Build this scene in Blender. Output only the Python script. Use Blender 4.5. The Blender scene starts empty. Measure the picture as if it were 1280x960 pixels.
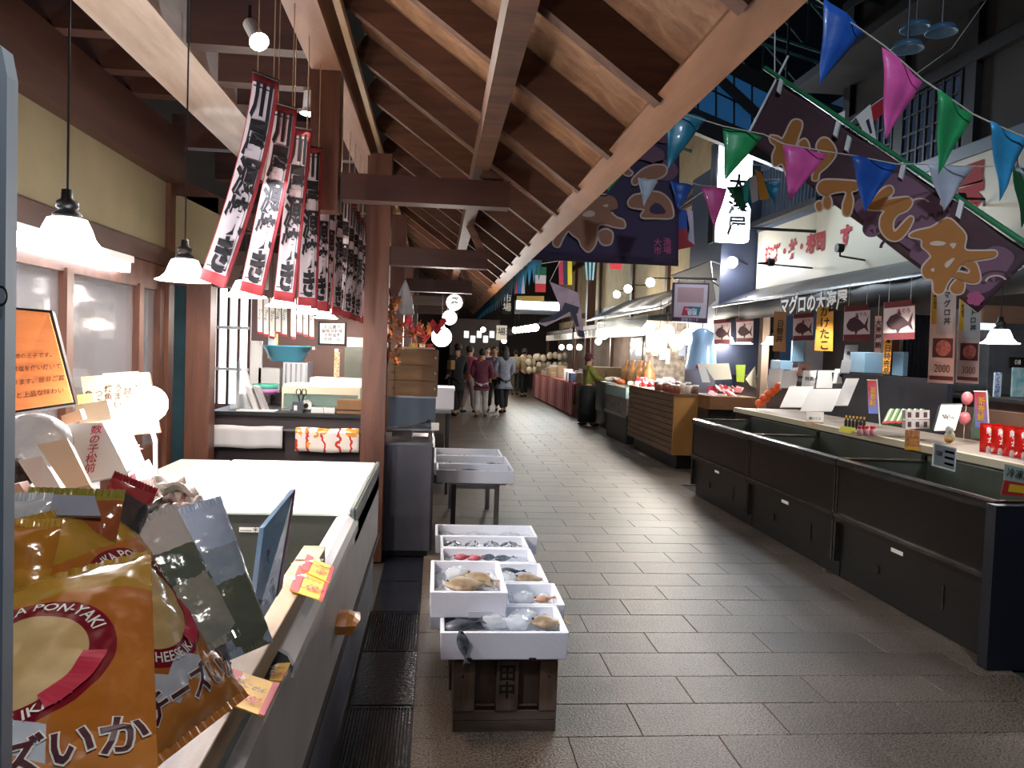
import bpy, bmesh, math, random
from mathutils import Vector, Matrix
random.seed(7)
C = bpy.context.scene.collection
sc = bpy.context.scene
# ---------------- camera, world, exposure ----------------
EYE = Vector((0, 0, 1.56)); FOC = 1000.0
YAW, PITCH, ROLL = map(math.radians, (5.4, -2.4, 2.0))
FW = Vector((math.sin(YAW)*math.cos(PITCH), math.cos(YAW)*math.cos(PITCH), math.sin(PITCH)))
_r = Vector((math.cos(YAW), -math.sin(YAW), 0)); _u = _r.cross(FW)
RT = _r*math.cos(ROLL)+_u*math.sin(ROLL); UP = -_r*math.sin(ROLL)+_u*math.cos(ROLL)
cd = bpy.data.cameras.new('camera'); cam = bpy.data.objects.new('camera', cd); C.objects.link(cam)
cam.matrix_world = Matrix((RT, UP, -FW)).transposed().to_4x4(); cam.location = EYE
cd.sensor_fit = 'HORIZONTAL'; cd.sensor_width = 36; cd.lens = 36*FOC/1280; cd.clip_start = .05; cd.clip_end = 200
sc.camera = cam
w = bpy.data.worlds.new('world'); sc.world = w; w.use_nodes = True
w.node_tree.nodes['Background'].inputs[0].default_value = (.10, .17, .30, 1)
w.node_tree.nodes['Background'].inputs[1].default_value = .12
sc.view_settings.view_transform = 'Standard'; sc.view_settings.look = 'None'; sc.view_settings.gamma = 1
sc.view_settings.use_curve_mapping = False; sc.view_settings.exposure = 0.55
LW, LC = 1.0, (1.0, .93, .86)         # lamp power factor, lamp colour

def at(px, py, x=None, y=None, z=None):
    """point where the sight line of a measured spot of the photograph meets the plane x=, y= or z="""
    d = FW+RT*((px-640)/FOC)+UP*((480-py)/FOC)
    i, v = (0, x) if x is not None else (1, y) if y is not None else (2, z)
    return EYE+d*((v-EYE[i])/d[i])
def on_plane(px, py, o, n):
    d = FW+RT*((px-640)/FOC)+UP*((480-py)/FOC)
    return EYE+d*((o-EYE).dot(n)/d.dot(n))

def light(kind, loc, power, col=LC, size=.05, target=None, parent=None, spot=80, name='light_source', sy=None):
    l = bpy.data.lights.new(name, kind); l.energy = power*LW; l.color = col
    if kind == 'AREA':
        l.size = size
        if sy: l.shape = 'RECTANGLE'; l.size_y = sy
    else: l.shadow_soft_size = size
    if kind == 'SPOT': l.spot_size = math.radians(spot); l.spot_blend = .5
    o = bpy.data.objects.new(name, l); C.objects.link(o); o.location = loc
    if target is not None: o.rotation_euler = (Vector(target)-Vector(loc)).to_track_quat('-Z', 'Y').to_euler()
    if parent is not None:
        o.parent = parent; o.matrix_parent_inverse = Matrix.Translation(-parent.location) if parent.name in WORLD else Matrix()
    return o
WORLD = {}

# ---------------- materials ----------------
def lin(c):
    if isinstance(c, str): c = [int(c[i:i+2], 16)/255 for i in (0, 2, 4)]
    return tuple(((v+.055)/1.055)**2.4 if v > .04045 else v/12.92 for v in c[:3])+(1,)
MC = {}
def mat(key, col='808080', rough=.5, metal=0, noise=None, bump=None, emit=None, coat=0, trans=0, alpha=1, spec=.5, grain=None, rand=0, stretch=None):
    """noise=(scale, colour2, contrast) ; bump=(scale, strength) ; grain=(axis, scale, colour2)"""
    if key in MC: return MC[key]
    m = bpy.data.materials.new(key); m.use_nodes = True; nt = m.node_tree; N = nt.nodes; L = nt.links
    b = N['Principled BSDF']; base = lin(col)
    b.inputs['Base Color'].default_value = base; b.inputs['Roughness'].default_value = rough; b.inputs['Metallic'].default_value = metal
    b.inputs['Specular IOR Level'].default_value = spec; b.inputs['Coat Weight'].default_value = coat; b.inputs['Coat Roughness'].default_value = .08
    b.inputs['Transmission Weight'].default_value = trans; b.inputs['Alpha'].default_value = alpha
    if emit: b.inputs['Emission Color'].default_value = lin(emit[0]); b.inputs['Emission Strength'].default_value = emit[1]
    src = None
    if noise or bump or grain:
        tc = N.new('ShaderNodeTexCoord'); mp = N.new('ShaderNodeMapping'); L.new(tc.outputs['Object'], mp.inputs[0])
        if stretch: mp.inputs['Scale'].default_value = stretch
    if grain:
        mp.inputs['Scale'].default_value = [(.12 if a == grain[0] else 1) for a in 'xyz']
        n1 = N.new('ShaderNodeTexNoise'); n1.inputs['Scale'].default_value = grain[1]; n1.inputs['Detail'].default_value = 6; n1.inputs['Roughness'].default_value = .65
        n1.inputs['Distortion'].default_value = .6
        L.new(mp.outputs[0], n1.inputs['Vector'])
        r = N.new('ShaderNodeValToRGB'); r.color_ramp.elements[0].position = .36; r.color_ramp.elements[1].position = .66
        r.color_ramp.elements[0].color = lin(grain[2]); r.color_ramp.elements[1].color = base
        L.new(n1.outputs[0], r.inputs[0]); src = r.outputs[0]
        bp = N.new('ShaderNodeBump'); bp.inputs['Strength'].default_value = .25; bp.inputs['Distance'].default_value = .004
        L.new(n1.outputs[0], bp.inputs['Height']); L.new(bp.outputs[0], b.inputs['Normal'])
    if noise:
        n1 = N.new('ShaderNodeTexNoise'); n1.inputs['Scale'].default_value = noise[0]; n1.inputs['Detail'].default_value = 4
        L.new(mp.outputs[0], n1.inputs['Vector'])
        k = noise[2] if len(noise) > 2 else .2
        r = N.new('ShaderNodeValToRGB'); r.color_ramp.elements[0].position = .5-k/2; r.color_ramp.elements[1].position = .5+k/2
        r.color_ramp.elements[0].color = lin(noise[1]); r.color_ramp.elements[1].color = base
        L.new(n1.outputs[0], r.inputs[0]); src = r.outputs[0]
    if bump:
        n2 = N.new('ShaderNodeTexNoise'); n2.inputs['Scale'].default_value = bump[0]; n2.inputs['Detail'].default_value = 3
        L.new(mp.outputs[0], n2.inputs['Vector'])
        bp = N.new('ShaderNodeBump'); bp.inputs['Strength'].default_value = bump[1]; bp.inputs['Distance'].default_value = .01
        L.new(n2.outputs[0], bp.inputs['Height']); L.new(bp.outputs[0], b.inputs['Normal'])
    if rand:
        oi = N.new('ShaderNodeObjectInfo'); hs = N.new('ShaderNodeHueSaturation')
        mr = N.new('ShaderNodeMapRange'); mr.inputs[3].default_value = 1-rand; mr.inputs[4].default_value = 1+rand
        L.new(oi.outputs['Random'], mr.inputs[0]); L.new(mr.outputs[0], hs.inputs['Value'])
        if src: L.new(src, hs.inputs['Color'])
        else: hs.inputs['Color'].default_value = base
        src = hs.outputs[0]
    if src: L.new(src, b.inputs['Base Color'])
    MC[key] = m; return m
def glow(key, col, s): return mat(key, 'ffffff', .4, emit=(col, s))

# ---------------- geometry ----------------
class G:
    def __init__(s): s.v = []; s.f = []; s.m = []
    def add(s, vs, fs, mi=0):
        b = len(s.v); s.v += [Vector(v) for v in vs]; s.f += [tuple(i+b for i in f) for f in fs]; s.m += [mi]*len(fs); return s
    def box(s, x0, x1, y0, y1, z0, z1, mi=0):
        vs = [(x, y, z) for z in (z0, z1) for y in (y0, y1) for x in (x0, x1)]
        return s.add(vs, [(0, 2, 3, 1), (4, 5, 7, 6), (0, 1, 5, 4), (2, 6, 7, 3), (0, 4, 6, 2), (1, 3, 7, 5)], mi)
    def obox(s, c, a, b, d, mi=0):
        c, a, b, d = map(Vector, (c, a, b, d))
        vs = [c+a*i+b*j+d*k for k in (-1, 1) for j in (-1, 1) for i in (-1, 1)]
        fs = [(0, 2, 3, 1), (4, 5, 7, 6), (0, 1, 5, 4), (2, 6, 7, 3), (0, 4, 6, 2), (1, 3, 7, 5)]
        if a.cross(b).dot(d) < 0: fs = [f[::-1] for f in fs]
        return s.add(vs, fs, mi)
    def beam(s, p, q, w, h, up=(0, 0, 1), mi=0):
        p, q = Vector(p), Vector(q); d = (q-p); L = d.length; d.normalize()
        side = d.cross(Vector(up)); side = side.normalized() if side.length > 1e-4 else Vector((1, 0, 0))
        u = side.cross(d).normalized()
        return s.obox((p+q)/2, d*L/2, side*w/2, u*h/2, mi)
    def tube(s, pts, r, n=8, cap=True, mi=0):
        pts = [Vector(p) for p in pts]; rs = r if isinstance(r, (list, tuple)) else [r]*len(pts); vs = []; fs = []
        ref = None
        for i, p in enumerate(pts):
            d = (pts[min(i+1, len(pts)-1)]-pts[max(i-1, 0)]).normalized()
            if ref is None: ref = Vector((0, 0, 1)) if abs(d.z) < .9 else Vector((1, 0, 0))
            a = d.cross(ref).normalized(); b = d.cross(a).normalized(); ref = -b if False else ref
            for k in range(n):
                t = 2*math.pi*k/n; vs.append(p+a*math.cos(t)*rs[i]+b*math.sin(t)*rs[i])
        for i in range(len(pts)-1):
            for k in range(n):
                k2 = (k+1) % n; fs.append((i*n+k, i*n+k2, (i+1)*n+k2, (i+1)*n+k))
        if cap: fs.append(tuple(range(n))[::-1]); fs.append(tuple(range((len(pts)-1)*n, len(pts)*n)))
        return s.add(vs, fs, mi)
    def lathe(s, prof, c=(0, 0, 0), n=16, wob=None, mi=0):
        c = Vector(c); vs = []; fs = []
        for (r, z) in prof:
            for k in range(n):
                t = 2*math.pi*k/n; rr = r*(1+(wob(r, t) if wob else 0)); vs.append(c+Vector((rr*math.cos(t), rr*math.sin(t), z)))
        for i in range(len(prof)-1):
            for k in range(n):
                k2 = (k+1) % n; fs.append((i*n+k, i*n+k2, (i+1)*n+k2, (i+1)*n+k))
        return s.add(vs, fs, mi)
    def ball(s, c, r, n=12, m=8, mi=0):
        r = r if isinstance(r, (tuple, list)) else (r, r, r); c = Vector(c); vs = [c+Vector((0, 0, -r[2]))]; fs = []
        for i in range(1, m):
            a = -math.pi/2+math.pi*i/m
            for k in range(n):
                t = 2*math.pi*k/n; vs.append(c+Vector((r[0]*math.cos(a)*math.cos(t), r[1]*math.cos(a)*math.sin(t), r[2]*math.sin(a))))
        vs.append(c+Vector((0, 0, r[2])))
        for k in range(n):
            k2 = (k+1) % n; fs.append((0, 1+k2, 1+k)); T = len(vs)-1; o = 1+(m-2)*n; fs.append((T, o+k, o+k2))
            for i in range(m-2): a = 1+i*n; fs.append((a+k, a+k2, a+n+k2, a+n+k))
        return s.add(vs, fs, mi)
    def prism(s, pts, ext, mi=0):
        pts = [Vector(p) for p in pts]; e = Vector(ext); n = len(pts)
        nrm = Vector((0, 0, 0))
        for i in range(n): nrm += pts[i].cross(pts[(i+1) % n])
        if nrm.dot(e) > 0: pts = pts[::-1]
        vs = pts+[p+e for p in pts]
        fs = [tuple(range(n)), tuple(range(n, 2*n))[::-1]]+[((i+1) % n, i, i+n, (i+1) % n+n) for i in range(n)]
        return s.add(vs, fs, mi)
    def grid(s, fn, nu, nv, mi=0, two=None):
        vs = [fn(i/nu, j/nv) for j in range(nv+1) for i in range(nu+1)]
        fs = [(j*(nu+1)+i, j*(nu+1)+i+1, (j+1)*(nu+1)+i+1, (j+1)*(nu+1)+i) for j in range(nv) for i in range(nu)]
        return s.add(vs, fs, mi)
    def build(s, name, m, parent=None, smooth=False, label=None, bevel=0, solid=0, M=None, sub=0):
        me = bpy.data.meshes.new(name); off = Vector((0, 0, 0)); p = parent
        while p is not None:
            if p.name in WORLD: off = WORLD[p.name]
            p = p.parent
        if M is not None: vs = [M @ v-off for v in s.v]
        else: vs = [v-off for v in s.v]
        me.from_pydata(vs, [], s.f); me.update()
        for x in (m if isinstance(m, (list, tuple)) else [m]): me.materials.append(x)
        if any(s.m): me.polygons.foreach_set('material_index', s.m)
        if smooth: me.polygons.foreach_set('use_smooth', [True]*len(me.polygons))
        o = bpy.data.objects.new(name, me); C.objects.link(o)
        if parent is not None: o.parent = parent
        if label: o['label'] = label
        if bevel: b = o.modifiers.new('bevel', 'BEVEL'); b.width = bevel; b.segments = 2; b.limit_method = 'ANGLE'
        if solid: b = o.modifiers.new('solid', 'SOLIDIFY'); b.thickness = solid; b.offset = 0
        if sub: b = o.modifiers.new('sub', 'SUBSURF'); b.levels = sub; b.render_levels = sub
        return o
def tag(o, label=None, cat=None, group=None, kind=None):
    if label: o['label'] = label
    if cat: o['category'] = cat
    if group: o['group'] = group
    if kind: o['kind'] = kind
    return o
def thing(name, label, cat, loc=(0, 0, 0), group=None, rot=None, world=False, kind=None):
    """an Empty at the thing's base; world=True: its parts are given in world coordinates"""
    o = bpy.data.objects.new(name, None); C.objects.link(o); o.location = loc; o.empty_display_size = .1
    if rot is not None: o.rotation_euler = rot
    tag(o, label, cat, group, kind)
    if world: WORLD[o.name] = Vector(loc)
    return o
def copy_tree(o, parent=None, loc=None, rot=None, label=None, group=None, scale=None):
    c = o.copy(); C.objects.link(c)
    if parent is not None: c.parent = parent
    if loc is not None: c.location = loc
    if rot is not None: c.rotation_euler = rot
    if scale is not None: c.scale = scale
    if label: c['label'] = label
    if group: c['group'] = group
    for ch in list(o.children): copy_tree(ch, c)
    return c
def frame(o, xd, yd):
    """matrix with local x along xd, y along yd (made square), z out of the face"""
    x = Vector(xd).normalized(); z = x.cross(Vector(yd)).normalized(); y = z.cross(x)
    m = Matrix((x, y, z)).transposed().to_4x4(); m.translation = Vector(o); return m
TX = {}
def glyphs(s, size=1, off=0.0):
    k = (s, off)
    if k not in TX:
        cu = bpy.data.curves.new('t', 'FONT'); cu.body = s; cu.size = 1; cu.align_x = 'CENTER'; cu.align_y = 'CENTER'; cu.resolution_u = 2; cu.offset = off
        ob = bpy.data.objects.new('t', cu); me = bpy.data.meshes.new_from_object(ob)
        TX[k] = ([v.co.copy() for v in me.vertices], [tuple(p.vertices) for p in me.polygons])
        bpy.data.objects.remove(ob); bpy.data.curves.remove(cu)
    return [v*size for v in TX[k][0]], TX[k][1]
def host(parent):
    if parent is not None and parent.type == 'EMPTY':
        for c in parent.children:
            if c.name.split('.')[0] in ('board', 'panel', 'sheet', 'card', 'strip', 'cloth', 'sleeve', 'carton', 'pouch', 'light_panel', 'white_field', 'front_board', 'paper', 'frame', 'batten', 'valance') and c.location.length < 1e-6: return c
    return parent
def text(s, size, M, m, parent, vertical=False, name='lettering', bold=.012, sx=1, pitch=1.0, warp=None, lift=.0015, label=None):
    """flat lettering on the plane of M; vertical: characters stacked downwards from the centre"""
    g = G()
    if vertical:
        n = len(s)
        for i, ch in enumerate(s):
            if ch == ' ': continue
            v, f = glyphs(ch, size, bold); dy = ((n-1)/2-i)*size*pitch
            g.add([Vector((a.x*sx, a.y+dy, lift)) for a in v], f)
    else:
        v, f = glyphs(s, size, bold); g.add([Vector((a.x*sx, a.y, lift)) for a in v], f)
    if not g.v: return None
    if warp: g.v = [warp(v) for v in g.v]
    return g.build(name, m, host(parent), M=M, label=label)
def single(g, name, m, label, cat, group=None, kind=None, **k):
    return tag(g.build(name, m, **k), label, cat, group, kind)
X, Y, Z = Vector((1, 0, 0)), Vector((0, 1, 0)), Vector((0, 0, 1))
# common materials
m_wood = mat('dark_red_brown_timber', '6a4231', .45, grain=('z', 9, '4a2c20'))
m_woody = mat('brown_timber_lengthwise', '48291f', .5, grain=('y', 9, '351d16'))
m_woodx = mat('brown_timber_crosswise', '4c2b1e', .5, grain=('x', 9, '361e16'))
m_raft = mat('rafter_timber', '6b452f', .6, grain=('x', 14, '432a1c'))
m_ply = mat('roof_boarding', 'a87f5c', .5, grain=('x', 16, '7a5438'), rand=.12)
m_pale = mat('pale_planed_timber', 'b8a080', .5, grain=('y', 10, '9c8060'))
m_steel = mat('brushed_steel', 'a9abad', .3, 1, noise=(6, '8c8e90', .4), bump=(60, .05))
m_dsteel = mat('dark_steel', '3b3a3c', .4, .6)
m_black = mat('black_plastic', '141416', .4)
m_blackp = mat('black_print', '17151a', .6)
m_white = mat('white_plastic', 'e6e4e2', .35)
m_paper = mat('white_paper', 'f0ece6', .8)
m_red = mat('red_print', 'b3202c', .6)
m_foam = mat('white_polystyrene', 'e3e3ea', .55, bump=(120, .12))
m_navy = mat('navy_cloth', '1c2236', .8)
m_glass = mat('clear_glass', 'ffffff', .04, trans=1, alpha=.35)
m_film = mat('clear_plastic_film', 'e8ecf0', .12, coat=.6, alpha=.45, bump=(40, .9))
m_cream = mat('cream_plaster', '857c60', .8, noise=(3, '786f55', .5))
m_dark = mat('dark_void', '0c0c0e', .7)
m_yel = mat('yellow_print', 'd8a524', .6)
m_card = mat('brown_cardboard', '9a7350', .8, noise=(8, '8a6545', .4))
# ================= structure =================
m_floor = mat('floor_bedding', '2a2622', .6)
def granite(key, a, b_, rough):
    m = mat(key, a, rough, rand=.16); nt = m.node_tree; N = nt.nodes; L = nt.links; b = N['Principled BSDF']
    tc = N.new('ShaderNodeTexCoord'); geo = N.new('ShaderNodeNewGeometry')
    v = N.new('ShaderNodeTexNoise'); v.inputs['Scale'].default_value = 110; v.inputs['Detail'].default_value = 2; L.new(geo.outputs['Position'], v.inputs['Vector'])
    n = N.new('ShaderNodeTexNoise'); n.inputs['Scale'].default_value = 1.3; n.inputs['Detail'].default_value = 3; L.new(geo.outputs['Position'], n.inputs['Vector'])
    r = N.new('ShaderNodeValToRGB'); r.color_ramp.elements[0].position = .38; r.color_ramp.elements[1].position = .62
    r.color_ramp.elements[0].color = lin(b_); r.color_ramp.elements[1].color = lin(a); L.new(v.outputs[0], r.inputs[0])
    mx = N.new('ShaderNodeMix'); mx.data_type = 'RGBA'; mx.blend_type = 'MULTIPLY'; mx.inputs[0].default_value = .5
    r2 = N.new('ShaderNodeValToRGB'); r2.color_ramp.elements[0].position = .35; r2.color_ramp.elements[1].position = .7
    r2.color_ramp.elements[0].color = lin('9a8c80'); r2.color_ramp.elements[1].color = (1, 1, 1, 1); L.new(n.outputs[0], r2.inputs[0])
    L.new(r.outputs[0], mx.inputs[6]); L.new(r2.outputs[0], mx.inputs[7])
    hs = [x for x in N if x.type == 'HUE_SAT'][0]; L.new(mx.outputs[2], hs.inputs['Color'])
    mr = N.new('ShaderNodeMapRange'); mr.inputs[3].default_value = rough-.08; mr.inputs[4].default_value = rough+.22
    L.new(v.outputs[0], mr.inputs[0]); L.new(mr.outputs[0], b.inputs['Roughness'])
    bp = N.new('ShaderNodeBump'); bp.inputs['Strength'].default_value = .9; bp.inputs['Distance'].default_value = .003
    L.new(v.outputs[0], bp.inputs['Height']); L.new(bp.outputs[0], b.inputs['Normal'])
    return m
m_tile = granite('grey_granite_paving', '877463', '362c25', .36)
g = G().box(-5, 8, -1, 34, -.15, -.012)
floor = tag(g.build('floor', m_floor), 'grey granite paving of the market aisle', None, None, 'structure')
JA, JB = .575, .89
tiles = {}
def tile_at(x, y, wd, gg=None):
    a, b_ = x+.0015, x+wd-.0015; c, d = y+.0015, y+.2985; e = .003
    k = round(wd, 3)
    if gg is not None: gg.box(a, b_, c, d, -.012, 0); return
    if k not in tiles:
        t = G(); hw = wd/2-.0015; hd = .1485
        t.add([(-hw, -hd, -.012), (hw, -hd, -.012), (hw, hd, -.012), (-hw, hd, -.012), (-hw, -hd, -e/2), (hw, -hd, -e/2), (hw, hd, -e/2), (-hw, hd, -e/2),
               (-hw+e, -hd+e, 0), (hw-e, -hd+e, 0), (hw-e, hd-e, 0), (-hw+e, hd-e, 0)],
              [(0, 1, 5, 4), (1, 2, 6, 5), (2, 3, 7, 6), (3, 0, 4, 7), (4, 5, 9, 8), (5, 6, 10, 9), (6, 7, 11, 10), (7, 4, 8, 11), (8, 9, 10, 11)])
        o = t.build('tile', m_tile, floor); o.location = (x+wd/2, y+.15, 0); tiles[k] = o
    else:
        o = tiles[k].copy(); C.objects.link(o); o.location = (x+wd/2, y+.15, random.uniform(-.0012, 0))
far = G()
y = 1.65; k = 0
while y < 33:
    j = JA if k % 2 == 0 else JB
    xr = 3.0 if y < 9.2 else 4.3; x = j-.63
    if j == JB: x -= 0
    x0 = -.055
    while x < xr:
        a, b_ = max(x, x0), min(x+.63, xr)
        if b_-a > .05: tile_at(a, y, b_-a, far if y > 14.6 else None)
        x += .63
    if x0 < j-.63 - .05: tile_at(x0, y, j-.63-x0, far if y > 14.6 else None)
    y += .3; k += 1
far.build('tile', m_tile, floor)['kind'] = 'stuff'
# wet drain covers beside the left freezer
m_drain = mat('wet_dark_drain_cover', '262830', .22, .3, bump=(50, .3), noise=(5, '15161c', .5))
for i in range(22):
    y0 = 1.6+i*.62
    g = G()
    if i in (4, 9, 2):
        for q in range(20): g.box(-.33+q*.0135, -.33+q*.0135+.008, y0+.02, y0+.59, -.012, -.003)
        g.box(-.335, -.058, y0+.005, y0+.02, -.012, -.003); g.box(-.335, -.058, y0+.59, y0+.61, -.012, -.003)
    else: g.box(-.335, -.058, y0+.004, y0+.612, -.012, -.004)
    g.build('drain_cover', m_drain, floor)
# ceiling of the hall, far wall
m_ceil = mat('dark_blue_hall_ceiling', '0d0f13', .8, noise=(1, '08090c', .6))
tag(G().box(-5, 9, -1, 36, 7.6, 7.7).build('ceiling', m_ceil), kind='structure')
m_darkwall = mat('dark_brown_plaster', '332a28', .8, noise=(2, '282122', .5))
tag(G().box(-5, 9, 34, 34.2, 0, 7.6).build('wall_far', m_darkwall), 'dark far end wall of the market hall', None, None, 'structure')
tag(G().box(-5.1, -4.95, -1, 34, 0, 7.6).build('wall_outer_left', m_darkwall), 'dark outer wall of the hall behind the left shops', None, None, 'structure')
# ---- left shop wall: plaster above, window below
wl = tag(G().box(-2.12, -2.0, -.6, 6.18, 2.2, 2.69).build('wall_left', m_cream), 'cream plaster strip over the shop window', None, None, 'structure')
G().box(-2.12, -2.0, -.6, 6.18, 0, .72).build('wall_base', m_wood, wl)
G().box(-2.13, -1.96, -.6, 6.18, 2.08, 2.2).build('lintel_beam', m_woody, wl)
G().box(-2.14, -1.9, -.6, 6.18, 2.69, 3.05).build('wall_plate', m_woody, wl)
g = G().box(-2.08, -1.965, 6.08, 6.2, 0, 3.0); g.build('corner_post', m_wood, wl)
wn = tag(G().box(-2.07, -2.0, -.5, 6.1, .72, .8).build('window_1', m_wood), 'large shop window in dark timber frame behind the left stall', None, None, 'structure')
G().box(-2.07, -2.0, -.5, 6.1, 1.9, 2.08).build('top_rail', m_wood, wn)
for yy in (1.2, 2.9, 3.25, 4.55, 5.6, 6.0): G().box(-2.07, -1.985, yy-.04, yy+.04, .8, 1.92).build('mullion', m_wood, wn)
m_wglass = mat('dark_window_glass', 'a8a4a8', .05, trans=0, alpha=.35, spec=1, coat=1)
ys = [-.5, 1.2, 2.9, 3.25, 4.55, 5.6, 6.0]
for a, b_ in zip(ys, ys[1:]): G().box(-2.035, -2.029, a+.04, b_-.04, .8, 1.9).build('window_pane', m_wglass, wn)
m_grey = mat('grey_room_wall', '8e8a8e', .8, noise=(1.2, '6c686e', .6))
bk = tag(G().box(-3.6, -3.5, -.6, 6.1, 0, 3).build('wall_inner', m_grey), 'grey wall of the room behind the window', None, None, 'structure')
g = G().box(-3.3, -2.7, 3.6, 3.75, 0, 1.35); single(g, 'partition_screen', mat('pale_grey_panel', 'aaa6a8', .6), 'pale grey narrow screen seen through the left window', 'screen')
# transverse wall and door beyond the window
wt = tag(G().box(-2.0, -1.66, 6.2, 6.28, 2.12, 2.62).build('wall_back_left', m_cream), 'cream plaster end panel above the teal doorway', None, None, 'structure')
G().box(-2.0, -1.3, 6.18, 6.3, 1.96, 2.12).build('door_lintel', m_woodx, wt)
G().box(-1.86, -1.685, 6.14, 6.3, 0, 2.0).build('door_post', m_wood, wt)
G().beam((-2.0, 6.24, 2.72), (-1.3, 6.24, 2.40), .08, .12).build('rake_board', m_woodx, wt)
m_teal = mat('teal_room', '4f7a86', .7, noise=(3, '35525e', .6))
G().box(-3.1, -2.16, 7.6, 7.65, 0, 2.2).build('room_wall', m_teal, wt)
tag(G().box(-3.2, -.75, 9.6, 9.7, 0, 2.6).build('wall_back', mat('brown_panelled_wall', '6d5148', .7, noise=(2, '5d443c', .5))), 'brown wall at the back of the left stall', None, None, 'structure')
# lattice of the lit back window
m_litp = glow('lit_window_paper', 'e8f2ff', 2.2)
lw_ = tag(G().box(-2.6, -1.95, 8.6, 8.62, .9, 2.1).build('window_2', m_litp), 'bright white lattice window behind the door post', None, None, 'structure')
for k in range(7): G().box(-2.6+k*.105, -2.575+k*.105, 8.55, 8.59, .85, 2.15).build('lattice_bar', m_wood, lw_)
for z_ in (1.25, 1.68): G().box(-2.6, -1.95, 8.54, 8.56, z_, z_+.03).build('lattice_rail', m_white, lw_)

# ---- timber canopy over the left stalls
roof = thing('timber_canopy', 'brown timber canopy roof on posts over the left stalls', 'roof', (0, 4, 0), world=True)
YN, YF = -.3, 16.0
G().box(-1.61, -1.28, YN, YF, 3.0, 3.38).build('girder', mat('pale_lit_timber', 'f0dfd0', .3, coat=.4, grain=('y', 6, 'cbb29c')), roof, label='wide pale-bottomed main girder')  # timber colour paled to stand for lamp glare on the underside
G().box(-.655, -.51, YN, YF, 2.9, 3.12).build('girder', mat('tan_girder', '97705a', .5, grain=('y', 9, '7c5744')), roof)
G().box(-.47, -.44, YN, YF, 2.96, 3.0).build('edge_batten', m_pale, roof)
G().box(.155, .235, .6, YF, 2.46, 2.58).build('purlin', m_raft, roof)
RP0, RP1 = Vector((-.47, 0, 3.06)), Vector((.60, 0, 2.30))       # rafter line seen in section
rd = (RP1-RP0).normalized(); rn = Vector((-rd.z, 0, rd.x))
if rn.z < 0: rn = -rn
yr = .34; n = 0
raf = None; pan = None
while yr < YF:
    if raf is None:
        g = G(); c = (RP0+RP1)/2+rn*.06; L2 = (RP1-RP0).length/2+.02
        g.obox(c, rd*L2, Y*.028, rn*.06); raf = g.build('rafter', m_raft, roof); raf.location.y += yr
        g = G(); g.obox(c+rn*.075, rd*(L2+.02), Y*.309, rn*.012); pan = g.build('roof_board', m_ply, roof); pan.location.y += yr+.33
    else:
        o = raf.copy(); C.objects.link(o); o.location.y = raf.location.y+n*.66
        o = pan.copy(); C.objects.link(o); o.location.y = pan.location.y+n*.66
    yr += .66; n += 1
G().obox(RP1+rd*.05+rn*.07+Y*(YN+YF)/2+Vector((0, 0, 0)), rd*.05, Y*(YF-YN)/2, rn*.055).build('eave_board', mat('eave_timber', '9a6a48', .5, grain=('y', 9, '77502f')), roof)
for i, (yy, sh) in enumerate([(4.05, True), (5.78, False), (8.4, False), (11.1, False), (13.9, False)]):
    if sh: G().box(-.655, -.515, yy, yy+.14, 2.22, 2.9).build('hanging_post', m_wood, roof)
    else:
        g = G().box(-.515 if i > 1 else -.53, -.36, yy, yy+.16, 0, 2.92); g.build('post', m_wood, roof)
    zb = 2.28 if sh else 2.14
    G().box(-.5, .34, yy+.01, yy+.13, zb, zb+.13).build('crossbeam', m_woodx, roof)
    g = G().beam((.3, yy+.07, zb+.13), (.2, yy+.07, 2.46), .05, .05); g.build('strut', m_raft, roof)
for i, yy in enumerate([1.6, 2.5, 3.45, 4.15, 4.72, 5.15, 6.5, 7.7, 9.0, 10.4]):
    G().box(-2.1, -1.61, yy, yy+.11, 3.05, 3.3).build('ceiling_joist', m_woodx, roof)
    G().box(-1.28, -.655, yy, yy+.11, 3.02, 3.3).build('ceiling_joist', m_woodx, roof)
G().box(-2.0, -1.3, 6.4, 6.55, 2.5, 2.62).build('tie_beam', m_woodx, roof)
G().box(-2.9, -1.45, 7.9, 8.05, 2.6, 2.72).build('tie_beam', m_woodx, roof)
# ---- right hand facade
m_plas = mat('aged_grey_plaster', '3a3532', .85, noise=(2, '322d2a', .4))
wr = tag(G().box(6.4, 6.5, -1, 13, 0, 3).build('wall_right', mat('dim_brown_shop_wall', '5c5250', .8, noise=(1.5, '403a3c', .6))), 'dim back wall of the right hand shop', None, None, 'structure')
wu = tag(G().box(5.0, 5.15, 2.5, 9.8, 3.55, 6.6).build('wall_upper_right', m_plas), 'timber framed plaster upper storey over the right shops', None, None, 'structure')
m_bt = mat('black_stained_timber', '1b1a1e', .6, grain=('z', 9, '101014'))
for yy in (3.2, 4.9, 6.1, 7.25, 8.44, 9.6): G().box(4.93, 5.0, yy-.08, yy+.08, 3.55, 6.6).build('timber_stud', m_bt, wu)
for z_ in (3.5, 4.42, 5.3, 5.9): G().box(4.92, 5.0, 2.5, 9.8, z_, z_+.13).build('timber_rail', m_bt, wu)
G().beam((4.75, 2, 5.0), (4.75, 9.9, 5.0), .8, .1).build('upper_eave', m_bt, wu)
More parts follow.
